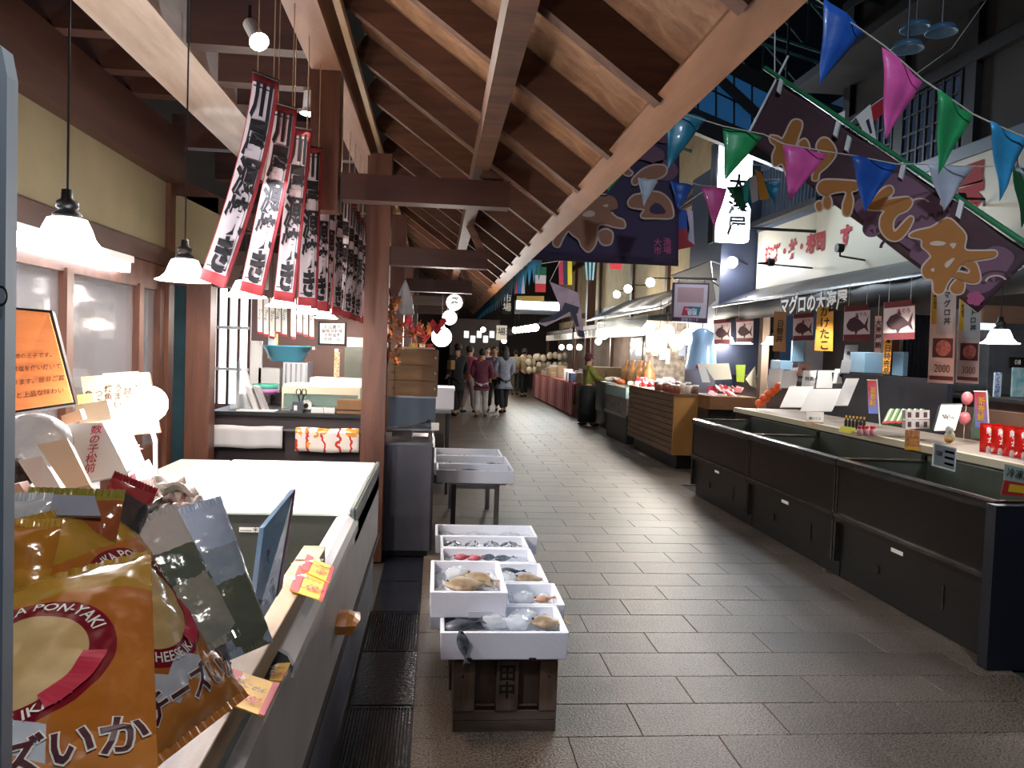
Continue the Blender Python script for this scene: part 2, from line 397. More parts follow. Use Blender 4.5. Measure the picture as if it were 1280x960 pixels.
for nm, (a, b_) in {'window_3': (7.37, 8.34), 'window_4': (8.54, 9.5)}.items():
    wd_ = tag(G().box(4.96, 4.985, a, b_, 3.6, 4.38).build(nm, mat('cool_night_window', '56657c', .3, emit=('5c7aa8', .05))), 'cool lit lattice window of the upper storey', None, None, 'structure')
    nb = 7
    for k in range(nb+1): G().box(4.92, 4.95, a+k*(b_-a)/nb-.014, a+k*(b_-a)/nb+.014, 3.6, 4.4).build('lattice_bar', m_bt, wd_)
    for z_ in (3.62, 3.82, 4.0, 4.2, 4.38): G().box(4.925, 4.945, a, b_, z_-.012, z_+.012).build('lattice_rail', m_bt, wd_)
m_sb = mat('cream_sign_board', 'aaa592', .5)
s1 = thing('shop_signboard', 'long cream signboard with red characters above the black awning', 'signboard', (4.9, 7, 2.65), world=True)
G().box(4.86, 4.93, 3.0, 12.0, 2.62, 3.5).build('board', m_sb, s1)
G().box(4.84, 4.95, 3.0, 12.0, 3.5, 3.62).build('top_rail', mat('grey_blue_trim', '4c5563', .5), s1)
for s_, yy, sz, zz in (('海鮮・丼・寿司', 10.75, .27, 3.08), ('す', 9.3, .3, 3.05), ('屋', 7.15, .62, 3.1), ('海', 5.9, .62, 3.1), ('大', 4.7, .62, 3.1)):
    text(s_, sz, frame((4.855, yy, zz), -Y, Z), mat('signboard_red', '8c1420', .8), s1, bold=.05)
# navy pillar between the shops
wn2 = tag(G().box(4.3, 5.0, 12.05, 13.6, 0, 4.6).build('wall_pier', mat('navy_painted_wall', '232a3c', .5, noise=(3, '1b2130', .5))), 'navy blue pier between the two right hand shops', None, None, 'structure')
# far right building
w2 = tag(G().box(5.0, 5.15, 13.6, 33, 2.5, 6.2).build('wall_far_right', mat('warm_cream_plaster', 'cbb894', .85, noise=(3, 'b8a582', .4))), 'cream plaster upper wall of the far right shops', None, None, 'structure')
for yy in (13.8, 17.2, 20.4, 24.6, 29): G().box(4.93, 5.0, yy-.1, yy+.1, 2.5, 6.2).build('timber_stud', m_wood, w2)
for z_ in (2.75, 4.6): G().box(4.92, 5.0, 13.6, 33, z_, z_+.16).build('timber_rail', m_woody, w2)
G().box(5.9, 6.0, 13.6, 33, 0, 2.6).build('rear_wall', mat('pale_shop_back', 'a89c90', .8, noise=(2, '7e746c', .6)), w2)
g = G(); g.box(4.55, 4.8, 24.4, 24.65, 0, 5.2)
g.build('timber_column', m_wood, w2)
# hall roof trusses
m_truss = mat('blue_green_steel', '2b4c50', .4, .5)
for i, yy in enumerate((7.5, 9, 10.5, 12, 13.5, 16, 20)):
    t = thing('roof_truss', ['nearest', 'second', 'third', 'fourth', 'fifth', 'sixth', 'farthest'][i]+' blue green steel truss under the dark hall ceiling', 'truss', (3, yy, 6), world=True, group='hall roof trusses')
    g = G(); g.tube([(0, yy, 7.5), (8, yy, 5.6)], .035, 6); g.build('top_chord', m_truss, t)
    g = G(); g.tube([(0, yy, 6.9), (8, yy, 5.0)], .03, 6); g.build('bottom_chord', m_truss, t)
    g = G()
    for k in range(10):
        x = k*.8; g.tube([(x, yy, 7.5-x*.2375), (x, yy, 6.9-x*.2375)], .015, 5); g.tube([(x, yy, 7.5-x*.2375), (x+.8, yy, 6.71-x*.2375)], .015, 5)
    g.build('web_bars', m_truss, t)
for i, x in enumerate((2.2, 3.0, 3.8, 4.4)):
    g = G().tube([(x, 5, 7.5-x*.2375+.05), (x, 30, 7.5-x*.2375+.05)], .025, 6)
    single(g, 'roof_purlin', m_truss, 'steel pipe running along the hall roof, '+['nearest the aisle', 'second from the aisle', 'second from the right facade', 'nearest the right facade'][i], 'pipe', 'hall roof pipes')
# blue lit sloping lattice gable
gb = thing('gable_lattice', 'blue lit sloping lattice band high behind the lit shop sign', 'lattice', at(915, 120, y=9.3), world=True)
q = [at(850, 60, y=9.3), at(985, 128, y=9.3), at(985, 185, y=9.3), at(850, 128, y=9.3)]
m_bl = mat('night_blue_glass', '2c5a86', .2, emit=('2f6ea8', .16))
for k in range(6):
    for r in range(2):
        def qp(u, v): return q[0].lerp(q[1], u).lerp(q[3].lerp(q[2], u), v)
        a, b_, c, d = qp(k/6+.012, r/2+.03), qp((k+1)/6-.012, r/2+.03), qp((k+1)/6-.012, (r+1)/2-.03), qp(k/6+.012, (r+1)/2-.03)
        G().prism([a, b_, c, d], (0, .02, 0)).build('pane', m_bl, gb)
G().prism([v+Vector((0, .03, 0)) for v in (q[0]+Z*.2, q[1]+Z*.2, q[2]-Z*.25, q[3]-Z*.25)], (0, .1, 0)).build('dark_frame', m_bt, gb)
G().beam(q[0]+Y*-.1+Z*-.0, q[2]+Y*-.1, .06, .1).build('brace', m_bt, gb)
for v in (q[0], q[1]): G().tube([v+Y*.08, Vector((v.x, v.y+.08, 7.6))], .015, 6).build('hanger_rod', m_bt, gb)

bl = thing('balcony_railing', 'grey balcony with vertical bars above the left end of the cream signboard', 'railing', (4.95, 10.8, 3.62), world=True)
for k in range(20): G().box(4.9, 4.93, 9.9+k*.11, 9.93+k*.11, 3.62, 4.45).build('baluster', mat('grey_blue_trim', '4c5563', .5), bl)
G().box(4.87, 4.95, 9.85, 12.05, 4.45, 4.53).build('handrail', mat('grey_blue_trim', '4c5563', .5), bl)
G().box(4.7, 5.5, 9.8, 12.1, 3.56, 3.64).build('balcony_floor', m_bt, bl)
# ================= lamps =================
m_milk = mat('lit_milk_glass', 'ffffff', .4, emit=('fff4e6', 9), alpha=.5)
m_bulb = glow('lit_bulb', 'fff2e0', 25)
def pendant_proto():
    t = thing('pendant_lamp', 'x', 'lamp', (0, 0, 0), 'milk glass pendant lamps over the left stall')
    g = G().tube([(0, 0, .09), (0, 0, 1.25)], .004, 6); g.build('cord', m_black, t)
    g = G().lathe([(.001, .1), (.018, .1), (.02, .07), (.034, .06), (.034, .04), (.026, .035), (.045, .02), (.045, 0), (.001, 0)], n=14); g.build('cap', m_black, t, smooth=True)
    wob = lambda r, a: .05*math.cos(a*9)*(r > .1)
    g = G().lathe([(.03, .01), (.06, .003), (.075, -.03), (.085, -.06), (.105, -.085), (.128, -.095), (.125, -.1), (.1, -.09), (.08, -.062), (.07, -.03), (.03, 0)], n=36, wob=wob); g.build('shade', m_milk, t, smooth=True)
    g = G().ball((0, 0, -.05), (.02, .02, .03)); g.build('bulb', m_bulb, t, smooth=True)
    return t
pl = pendant_proto()
ordn = ['nearest', 'second', 'third', 'fourth', 'fifth', 'sixth', 'seventh', 'eighth']
def place_pendant(i, loc, label, group, power, first=False, cord=None):
    t = pl if first else copy_tree(pl, loc=loc)
    t.location = loc; t['label'] = label; t['group'] = group
    if cord:
        for c in t.children:
            if c.name.startswith('cord'): k = cord/1.25; c.scale = (1, 1, k)
    light('POINT', Vector(loc)+Vector((0, 0, -.085)), power*1.35, size=.035, name='lamp_light')
for i in range(8):
    place_pendant(i, (-1.235, 2.8+i*1.24, 1.94), ordn[i]+' scalloped milk glass pendant lamp from the camera over the left stall', 'milk glass pendant lamps over the left stall', 34 if i < 3 else 14, i == 0)
for i, (px, py, yy) in enumerate([(1250, 418, 5.6), (965, 424, 10.3), (930, 424, 11.3), (910, 424, 11.9)]):
    p = at(px, py, y=yy)
    place_pendant(i, (p.x, p.y, p.z+.03), ['milk glass pendant lamp right of the two price banners', 'milk glass pendant lamp left of the orange fish streamer', 'milk glass pendant lamp right of the blue workwear', 'milk glass pendant lamp beside the second navy pillar'][i], 'milk glass pendants in the right shops', 14, cord=max(.3, 2.33+(p.x-4.2)*.44-p.z))
# fluorescent strip over the left window
t = thing('strip_light', 'long white fluorescent strip light under the left window lintel', 'lamp', (-1.95, 3.5, 1.98), world=True)
G().box(-1.99, -1.93, 1.2, 5.3, 2.03, 2.07).build('housing', m_white, t)
G().box(-1.985, -1.935, 1.25, 5.25, 1.965, 2.03).build('tube', glow('fluorescent_tube', 'f4f4ff', 9), t)
light('AREA', (-1.9, 3.2, 1.94), 22, (.95, .95, 1), .08, (-1.5, 3.2, 0), t, sy=3.6, name='tube_light')
# clip lamp on the display
p = at(186, 505, y=2.2)
t = thing('display_lamp', 'blazing white bare bulb lamp in front of the wooden sign', 'lamp', p, world=True)
G().ball(p, .048, 16, 10).build('bulb', glow('blazing_bulb', 'f4f0ff', 120), t, smooth=True)
g = G().tube([p+Vector((0, 0, -.04)), p+Vector((.015, .01, -.1)), p+Vector((.02, .02, -.42))], .006, 6); g.build('stem', m_white, t)
g = G().lathe([(.001, 0), (.05, 0), (.05, .012), (.001, .015)], p+Vector((.02, .02, -.43))); g.build('foot', m_white, t)
light('POINT', p+Vector((0, -.07, .04)), 15, (.97, .93, 1), .06, name='bulb_light')
# track spots
for (px, py, yy, lb, cyl) in ((320, 45, 3.6, 'white spotlight near the top of the picture between the girders', 0), (385, 132, 4.8, 'white cylindrical spotlight beside the hanging post', 1)):
    p = at(px, py, y=yy)
    t = thing('spotlight', lb, 'lamp', p, 'ceiling spotlights', world=True)
    d = Vector((-.05, -.1, -1)).normalized() if cyl else Vector((.35, -.5, -.6)).normalized()
    G().tube([p-d*.1, p+d*.02], [.03, .03], 14).build('body', m_white, t, smooth=False)
    G().tube([p+d*.02, p+d*.05], [.03, .042], 14, cap=False).build('rim', m_white, t)
    G().tube([p+d*.03, p+d*.045], [.03, .034], 14).build('lens', glow('spot_lens', 'fff6ea', 40), t)
    G().tube([p-d*.1, p-d*.1+Z*.08], .008, 6).build('bracket', m_black, t)
    light('SPOT', p+d*.06, 45, size=.03, target=p+d, spot=100, name='spot_light', col=(1, .9, .8))
light('AREA', (-1.1, 4.6, 2.6), 26, (1, .84, .7), .3, (-1.2, 4.6, 3.3), name='ballast_light') if False else None
t = thing('spotlight', 'added white fill spotlight under the eave above the snack bags, over the camera', 'lamp', (.0, .55, 2.35), 'ceiling spotlights', world=True)  # added lamp, unseen, fills light onto the snack bags
G().tube([(.0, .5, 2.44), (-.04, .55, 2.34)], [.03, .03], 14).build('body', m_white, t); G().tube([(.0, .5, 2.44), (.0, .5, 2.72)], .008, 6).build('bracket', m_black, t)
light('SPOT', (-.045, .56, 2.32), 15, (1, .95, .9), .05, (-.55, 1.35, .9), None, 75, 'spot_light')
for i, yy in enumerate((4.9, 6.4, 7.9, 9.4)):  # lamps added to brighten the counter boards below the awning
    t = thing('awning_fill_spot', ['nearest', 'second', 'third', 'farthest'][i]+' small added fill spotlight under the black awning', 'lamp', (4.35, yy, 2.28), 'added awning fill lamps', world=True)
    G().tube([(4.35, yy, 2.40), (4.34, yy, 2.28)], .03, 12).build('body', m_black, t); G().tube([(4.34, yy, 2.28), (4.338, yy, 2.27)], .026, 12).build('lens', glow('spot_lens', 'fff6ea', 40), t)
    light('SPOT', (4.33, yy, 2.25), 45, (1, .97, .93), .03, (3.95, yy, .9), None, 110, 'spot_light')
# lit box sign
t = thing('lightbox_sign', 'tall glowing white lightbox sign with three black characters', 'sign', at(917, 240, y=10), world=True)
c0, c1 = at(893, 301, y=10), at(938, 301, y=10); z1 = at(920, 181, y=10).z
G().box(c0.x, c1.x, 10.0, 10.16, c0.z, z1).build('light_panel', glow('lightbox_white', 'eaf6ff', 5.5), t, bevel=.05)
G().box(c0.x-.03, c0.x-.002, 9.98, 10.18, c0.z-.02, z1+.02).build('frame', m_steel, t); G().tube([(c1.x, 10.1, z1-.2), (4.93, 10.1, z1-.2)], .02).build('bracket', m_dsteel, t)
G().tube([(c1.x, 10.1, c0.z+.2), (4.93, 10.1, c0.z+.2)], .02).build('bracket', m_dsteel, t)
text('大海屋', .26, frame(at(922, 258, y=9.985), X, Z), m_blackp, t, vertical=True, bold=.03, pitch=1.0, lift=.004)
light('AREA', ((c0.x+c1.x)/2, 9.93, 3.6), 60, (.75, .88, 1), .4, ((c0.x+c1.x)/2-1.6, 3, 0), sy=1.1, name='sign_light')
# bright globe floodlight on the pier
def globe(px, py, yy, r, lab, grp, pw, col=LC, e=30, nm='globe_lamp', arm=None, cc='fff4e0'):
    p = at(px, py, y=yy); t = thing(nm, lab, 'lamp', p, grp, world=True)
    G().ball(p, r, 14, 9).build('globe', glow('globe_'+cc+str(e), cc, e), t, smooth=True)
    g = G().tube([p+Z*r, p+arm if arm else Vector((p.x, p.y, 7.6 if yy > 18.6 else 2.47))], .012 if arm else .005, 6); g.build('arm', m_black, t)
    if pw: light('POINT', p+Vector((-.05, -r-.06, -.05)), pw, col, r, name='globe_light')
globe(915, 328, 11.9, .085, 'round floodlight glowing on the navy pier below the lit sign', None, 30, (.95, .95, 1), 30, arm=Vector((.3, .15, .0)), cc='f4f6ff')
for i, (px, py, yy) in enumerate([(771, 368, 18.5), (785, 361, 17), (813, 353, 14.8)]):
    globe(px, py, yy, .085, ['left', 'middle', 'right'][i]+' round lamp of three above the grey sloping awning', 'three lamps above the grey awning', 14, arm=Vector((.5, .3, .12)))
globe(811, 410, 14.6, .1, 'round lamp hanging under the grey awning', None, 22)
for i, (px, py, yy, e) in enumerate([(755, 420, 18, 30), (748, 427, 20, 30), (834, 415, 13.2, 60), (846, 428, 12.6, 60), (824, 432, 12.8, 60), (860, 421, 12.2, 60)]):
    globe(px, py, yy, .08 if e == 30 else .12, 'dazzling bulb '+['at the left shop front under the awning', 'deepest of the shop front under the awning', 'highest over the red packets', 'low right over the red packets', 'low left over the red packets', 'beside the blue workwear'][i], 'shop front bulbs', 15, e=e)
for i, (px, py, yy) in enumerate([(702, 434, 22), (712, 434, 20.5), (724, 434, 19.3)]):
    globe(px, py, yy, .07, ['left', 'middle', 'right'][i]+' small bulb of three over the basket stall', 'small bulbs over the basket stall', 8)
for i in range(7):
    globe(644+i*4.2, 413-i*.6, 27-i*.9, .10, 'small glowing bulb in the row over the far stall', 'row of bulbs over the far stall', 6 if i % 2 == 0 else 0)
for i, (px, py, yy, r, lb) in enumerate([(604, 412, 30, .09, 'small far bulb above the people'), (630, 426, 30, .1, 'far round bulb below the paper notice'), (643, 411, 31, .07, 'tiny far bulb right of the paper notice')]):
    globe(px, py, yy, r, lb, None, 10)
# paper lanterns over the left aisle
for i, (px, py, yy, r, lb, e) in enumerate([(568, 378, 9, .09, 'round white paper lantern with a black character', 3.5), (562, 397, 9.6, .085, 'round glowing lantern below the one with the character', 12), (552, 421, 9.3, .115, 'largest glowing globe beside the wooden trays', 30)]):
    p = at(px, py, y=yy); t = thing('paper_lantern', lb, 'lantern', p, 'round lanterns', world=True)
    G().ball(p, r, 16, 10).build('lantern_body', glow('lantern%d' % i, 'fff8ee', e), t, smooth=True)
    G().tube([p+Z*r, p+Z*(r+.03)], .03, 8).build('collar', m_black, t); G().tube([p+Z*r, (p.x, p.y, 2.3)], .004, 5).build('cord', m_black, t)
    if i == 0: text('祭', .1, frame(p-Y*(r+.003), X, Z), m_blackp, t, bold=.03)
    else: light('POINT', p+Vector((.05, -r-.08, -.05)), 10, size=r, name='lantern_light')
# far cool light panel
t = thing('ceiling_panel_light', 'wide white light panel glowing at the far end of the hall', 'lamp', at(672, 381, y=26), world=True)
a, b_ = at(646, 376, y=26), at(699, 388, y=26)
G().box(a.x, (a.x+b_.x)/2-.01, 26, 26.1, b_.z, a.z).build('light_tube', glow('cool_panel', 'dff6ff', 7), t); G().box((a.x+b_.x)/2+.01, b_.x, 26, 26.1, b_.z, a.z).build('light_tube', glow('cool_panel', 'dff6ff', 7), t)
G().box(a.x-.05, b_.x+.05, 26.1, 26.2, b_.z-.15, b_.z+.3).build('casing', m_dsteel, t)
light('AREA', ((a.x+b_.x)/2, 25.9, a.z), 40, (.8, .95, 1), 1.3, (2, 15, 0), name='panel_light')
# dish lamps under the hall roof
for i, (px, py, yy, lb) in enumerate([(1145, 37, 6.5, 'left of two upper'), (1177, 41, 6.4, 'right of two upper'), (1134, 62, 6.2, 'lowest')]):
    p = at(px, py, y=yy); t = thing('dish_lamp', lb+' unlit blue grey dish lamp under the hall roof', 'lamp', p, 'dish lamps', world=True)
    G().lathe([(.02, .08), (.1, .05), (.13, 0), (.12, 0), (.09, .04), (.001, .06)], p, 20).build('dish', mat('blue_grey_enamel', '4f7da0', .3), t, smooth=True)
    G().tube([p+Z*.08, (p.x, p.y, 6.9-p.x*.2375)], .01, 6).build('rod', m_dsteel, t)
# cool high fill lamps added out of view to light the hall
for i, (x, y_) in enumerate(((1.8, 1.0), (2.6, 12.5), (2.2, 20))):
    t = thing('hall_fill_lamp', ['added hall fill lamp above the camera', 'added hall fill lamp over the middle of the aisle', 'added hall fill lamp far along the aisle'][i], 'lamp', (x, y_, 6.4), 'added high hall lamps', world=True)
    G().lathe([(.05, .2), (.12, .16), (.25, 0), (.24, 0), (.1, .14), (.001, .15)], (x, y_, 6.4), 20).build('reflector', m_dsteel, t, smooth=True)
    G().tube([(x, y_, 6.55), (x, y_, 7.6)], .01, 6).build('rod', m_dsteel, t)
    light('AREA', (x, y_, 6.38), [135, 26, 26][i], (.7, .84, 1), .45, (x, y_, 0), t, name='lamp_light')
# ================= left stall =================
def pts(px, y=None, z=None, x=None):
    """px: corner spots; y may be one depth or one per corner"""
    if isinstance(y, (list, tuple)): return [at(a, b, y=yy) for (a, b), yy in zip(px, y)]
    return [at(a, b, x=x, y=y, z=z) for a, b in px]
def slab(corners, th, name, m, label=None, cat=None, group=None, parent=None, bevel=0):
    """flat piece with real thickness; corners order: top-left, top-right, bottom-right, bottom-left"""
    c = corners; n = (c[1]-c[0]).cross(c[3]-c[0]).normalized()
    if n.dot(c[0]-EYE) < 0: n = -n
    o = G().prism(c, n*th).build(name, m, parent, bevel=bevel)
    return tag(o, label, cat, group)
def qframe(c, u=.5, v=.5, lift=.003):
    """frame on the visible face of a quad at (u,v), with its width and height"""
    p = c[0].lerp(c[1], u).lerp(c[3].lerp(c[2], u), v); xd = (c[1]-c[0]).lerp(c[2]-c[3], v); yd = (c[0]-c[3]).lerp(c[1]-c[2], u)
    M = frame(p, xd, yd); z = M.to_3x3() @ Z
    if z.dot(EYE-p) < 0: z = z; 
    M.translation = p+z*lift
    return M, xd.length, yd.length
def sub_quad(c, u0, u1, v0, v1, lift=.002):
    f = lambda u, v: c[0].lerp(c[1], u).lerp(c[3].lerp(c[2], u), v)
    n = (c[1]-c[0]).cross(c[3]-c[0]).normalized()
    if n.dot(EYE-c[0]) < 0: n = -n
    return [f(u0, v0)+n*lift, f(u1, v0)+n*lift, f(u1, v1)+n*lift, f(u0, v1)+n*lift], -n
def print_patch(c, u0, u1, v0, v1, m, parent, name='printed_panel', lift=.002, th=.001):
    q, n = sub_quad(c, u0, u1, v0, v1, lift); return G().prism(q, n*th).build(name, m, host(parent))

fz = thing('chest_freezer', 'white chest freezer with pale lid in the left foreground', 'freezer', (-.8, 2.7, 0), world=True)
m_fw = mat('freezer_white_enamel', 'cfcccb', .35, noise=(4, 'b9b5b2', .5))
m_kick = mat('pale_blue_grey_panel', '9a9daa', .4, noise=(3, '7f828f', .5))
G().box(-1.5, -.335, .55, 4.8, .43, .76).box(-1.45, -.4, .6, 4.75, .02, .43) .build('body', m_fw, fz) if False else None
G().box(-.36, -.325, .55, 4.82, .43, .79).build('front_panel', m_fw, fz)
G().box(-.345, -.315, .55, 4.84, .405, .43).build('bumper_strip', mat('brown_rubber', '3a2c2e', .6), fz)
for a, b_ in ((.55, 2.2), (2.2, 3.6), (3.6, 4.8)): G().box(-.37, -.345, a+.004, b_-.004, .03, .405).build('kick_panel', m_kick, fz)
G().box(-1.5, -1.45, .55, 4.82, .03, .82).build('back_panel', m_fw, fz)
g = G()
prof = [(-.42, .765), (-.42, .80), (-.408, .822), (-.385, .835), (-.355, .835), (-.33, .82), (-.318, .795), (-.318, .76)]
g.prism([Vector((x, 1.92, z)) for x, z in prof], (0, 1.56, 0)); g.build('rounded_rim', mat('glossy_white_rim', 'eceaea', .25), fz)
g = G(); g.prism([Vector((x, 1.90, z)) for x, z in prof[1:-1]], (0, .018, 0)); g.build('rim_end_cap', m_steel, fz)
m_tank = mat('dark_tank_lining', '4c4845', .45, noise=(5, '3c3936', .5), bump=(30, .1))
G().box(-1.45, -.36, 3.45, 3.49, .5, .83).build('tank_end_wall', m_tank, fz)
G().box(-1.45, -.36, .6, 3.45, .48, .5).build('tank_floor', m_tank, fz)
G().box(-.375, -.362, .6, 3.45, .5, .78).build('tank_side_wall', m_tank, fz)
c = pts([(299, 659), (337, 660), (337, 666), (299, 665)], y=3.44); slab(c, .004, 'rating_label', m_paper, parent=fz)
M, w_, h_ = qframe(c); text('-----＊----', .03, M, m_blackp, fz)
m_lid = mat('white_lid_cover', 'f3f1ee', .4, bump=(6, .1))
G().box(-1.18, -.345, 3.42, 4.82, .83, .862).build('lid', m_lid, fz, bevel=.01)
G().box(-1.48, -1.19, 3.42, 4.82, .83, .858).build('lid', mat('steel_lid', 'c4c0ba', .35, .4), fz, bevel=.008, label='grey steel lid')
G().box(-.345, -.325, 3.42, 4.84, .70, .866).build('lid_edge', mat('grey_green_edge', '59625f', .35), fz, bevel=.008)
for q in range(6): G().box(-.5+q*.018, -.5+q*.018+.009, .7, 1.82, .78, .80).build('runner', m_dsteel, fz)
G().box(-.52, -.38, .6, 1.9, .72, .78).build('runner_bed', m_dark, fz)
G().box(-.385, -.355, .6, 1.86, .77, .80).build('side_rail', m_steel, fz); G().box(-.52, -.355, 1.86, 1.885, .77, .80).build('side_rail', m_steel, fz)
# green turf and orange goods at the tank bottom
single(G().box(-.85, -.4, 2.9, 3.4, .50, .515), 'turf_mat', mat('green_turf', '2f8a3c', .8, bump=(200, .5)), 'green plastic turf lining the left chest freezer', 'mat')
for i in range(5):
    g = G().grid(lambda u, v: Vector((-.62+i*.07-.03*0+u*.08, 2.8+v*.14, .56+.03*math.sin(u*3.1)*math.sin(v*3.1))), 5, 5)
    single(g, 'frozen_packet', mat('pk%d' % (i % 2), ['d08a4a', 'd8c8b8'][i % 2], .3), 'small frozen packet in the left freezer, %s from the left' % ['first', 'second', 'third', 'fourth', 'fifth'][i], 'packet', 'frozen packets in the left freezer', solid=.04)
# wooden plank with price tags
pk = thing('wooden_plank', 'long pale wooden plank lying over the freezer edge beside the snacks', 'plank', (-.38, 1.8, .85), world=True)
G().box(-.415, -.345, .95, 2.64, .845, .90).build('board', mat('pale_plank', 'a98d68', .55, grain=('y', 12, '8a6f50')), pk, bevel=.003)
for yy in (1.3, 2.35): G().box(-.41, -.37, yy, yy+.05, .80, .846).build('foot', m_pale, pk)
def price_tag(name, lab, quad, z=None, y=None, txt='たこやき', num='580', grp=None, red_left=True):
    c = pts(quad, y=y, z=z); t = thing(name, lab, 'price tag', c[3], grp, world=True)
    slab(c, .003, 'card', m_yel, parent=t)
    if red_left: print_patch(c, 0, .26, .0, 1, m_red, t, 'red_header'); print_patch(c, .88, 1, .0, 1, m_red, t, 'red_edge')
    M, w_, h_ = qframe(c, .55, .42); text(txt, min(h_*.3, w_*.5/len(txt)*1.2), M, m_blackp, t)
    M, w_, h_ = qframe(c, .13, .5); M2 = M @ Matrix.Rotation(math.pi/2, 4, 'Z'); text('おすすめ', h_*.16, M2, m_paper, t)
    M, w_, h_ = qframe(c, .62, .75); text(num, h_*.22, M, m_red, t)
    return t
G().box(-.41, -.34, 2.45, 2.58, .90, .905).build('tag_pad', m_pale, pk)
price_tag('price_tag', 'yellow and red price tag farthest along the wooden plank', [(384, 693), (418, 710), (412, 728), (376, 712)], z=.915, txt='いか焼')
price_tag('price_tag', 'yellow and red price tag just nearer than the farthest one on the plank', [(374, 707), (413, 722), (404, 751), (362, 737)], z=.91, txt='えびせん')
price_tag('price_tag', 'large yellow price tag with red ends nearest the camera on the plank', [(288, 836), (350, 855), (330, 896), (273, 874)], z=.91, txt='たこせん')
c_ = price_tag('price_tag', 'small curled yellow sticker on the white rounded freezer rim', [(346, 829), (364, 828), (352, 851), (336, 850)], z=.842, txt='割引', red_left=False)

# ---- bags of snacks
def nodemat(key, rough=.18):
    m = bpy.data.materials.new(key); m.use_nodes = True; nt = m.node_tree; b = nt.nodes['Principled BSDF']; b.inputs['Roughness'].default_value = rough
    b.inputs['Coat Weight'].default_value = .8; b.inputs['Coat Roughness'].default_value = .06
    return m, nt, b
class NX:
    """tiny expression helper for shader math on object coordinates"""
    def __init__(s, nt): s.nt = nt; tc = nt.nodes.new('ShaderNodeTexCoord'); sp = nt.nodes.new('ShaderNodeSeparateXYZ'); nt.links.new(tc.outputs['Object'], sp.inputs[0]); s.x, s.y = sp.outputs[0], sp.outputs[1]; s.tc = tc
    def op(s, o, a, b=0, c=0):
        n = s.nt.nodes.new('ShaderNodeMath'); n.operation = o
        for i, v in enumerate((a, b, c)):
            if isinstance(v, (int, float)): n.inputs[i].default_value = v
            else: s.nt.links.new(v, n.inputs[i])
        return n.outputs[0]
    def noise(s, sc_, det=3):
        n = s.nt.nodes.new('ShaderNodeTexNoise'); n.inputs['Scale'].default_value = sc_; n.inputs['Detail'].default_value = det; s.nt.links.new(s.tc.outputs['Object'], n.inputs['Vector']); return n.outputs[0]
    def mix(s, f, a, b):
        n = s.nt.nodes.new('ShaderNodeMix'); n.data_type = 'RGBA'
        for i, v in ((0, f), (6, a), (7, b)):
            if isinstance(v, str): n.inputs[i].default_value = lin(v)
            elif isinstance(v, (int, float)): n.inputs[i].default_value = v
            else: s.nt.links.new(v, n.inputs[i])
        return n.outputs[2]
    def dist(s, cx, cy): return s.op('SQRT', s.op('ADD', s.op('POWER', s.op('SUBTRACT', s.x, cx), 2), s.op('POWER', s.op('SUBTRACT', s.y, cy), 2)))
    def crinkle(s, b, st=.5, sc_=22):
        bp = s.nt.nodes.new('ShaderNodeBump'); bp.inputs['Strength'].default_value = st; bp.inputs['Distance'].default_value = .006
        s.nt.links.new(s.noise(sc_, 2), bp.inputs['Height']); s.nt.links.new(bp.outputs[0], b.inputs['Normal'])
def snack_mat():
    m, nt, b = nodemat('orange_snack_bag'); e = NX(nt); o = e.op
    base = e.mix(e.noise(9), '9c4c20', 'c07c2c')
    d = e.dist(0, 0)
    top = o('GREATER_THAN', e.y, o('ADD', .105, o('MULTIPLY', e.noise(30), .02)))
    col = e.mix(top, base, 'b08a30')
    col = e.mix(o('LESS_THAN', d, .108), col, '7c1424')
    col = e.mix(o('LESS_THAN', d, .078), col, e.mix(e.noise(16), 'b8925a', 'd8c18c'))
    wv = o('ADD', -.112, o('MULTIPLY', o('ABSOLUTE', o('SUBTRACT', o('MODULO', o('ADD', o('MULTIPLY', e.x, 12), 10), 1), .5)), .05))
    low = o('LESS_THAN', e.y, wv)
    lowx = o('MULTIPLY', low, o('LESS_THAN', e.x, .04)); col = e.mix(lowx, col, 'c3cbd6')
    col = e.mix(o('MULTIPLY', o('LESS_THAN', e.y, o('SUBTRACT', wv, .045)), 1), col, 'c8803a')
    nt.links.new(col, b.inputs['Base Color']); e.crinkle(b, .6, 18); return m
m_snack = snack_mat()
def pack_mat(key, c1, c2, c3, scale=7):
    m, nt, b = nodemat(key); e = NX(nt); o = e.op
    n = e.noise(scale, 4); col = e.mix(o('GREATER_THAN', n, .5), c1, c2)
    col = e.mix(o('GREATER_THAN', o('ADD', e.y, o('MULTIPLY', n, .08)), .09), col, c3)
    nt.links.new(col, b.inputs['Base Color']); e.crinkle(b, .9, 30); return m
def pillow_z(x, y, w, h, t, seed):
    u, v = min(1, abs(x)/(w/2)), min(1, abs(y)/(h/2))
    return t*((1-u**2.6)**.7)*((1-v**3)**.7)+.0016*math.sin(x*90+seed)*math.cos(y*55+seed*2)+.001*math.sin(y*140+x*60+seed)
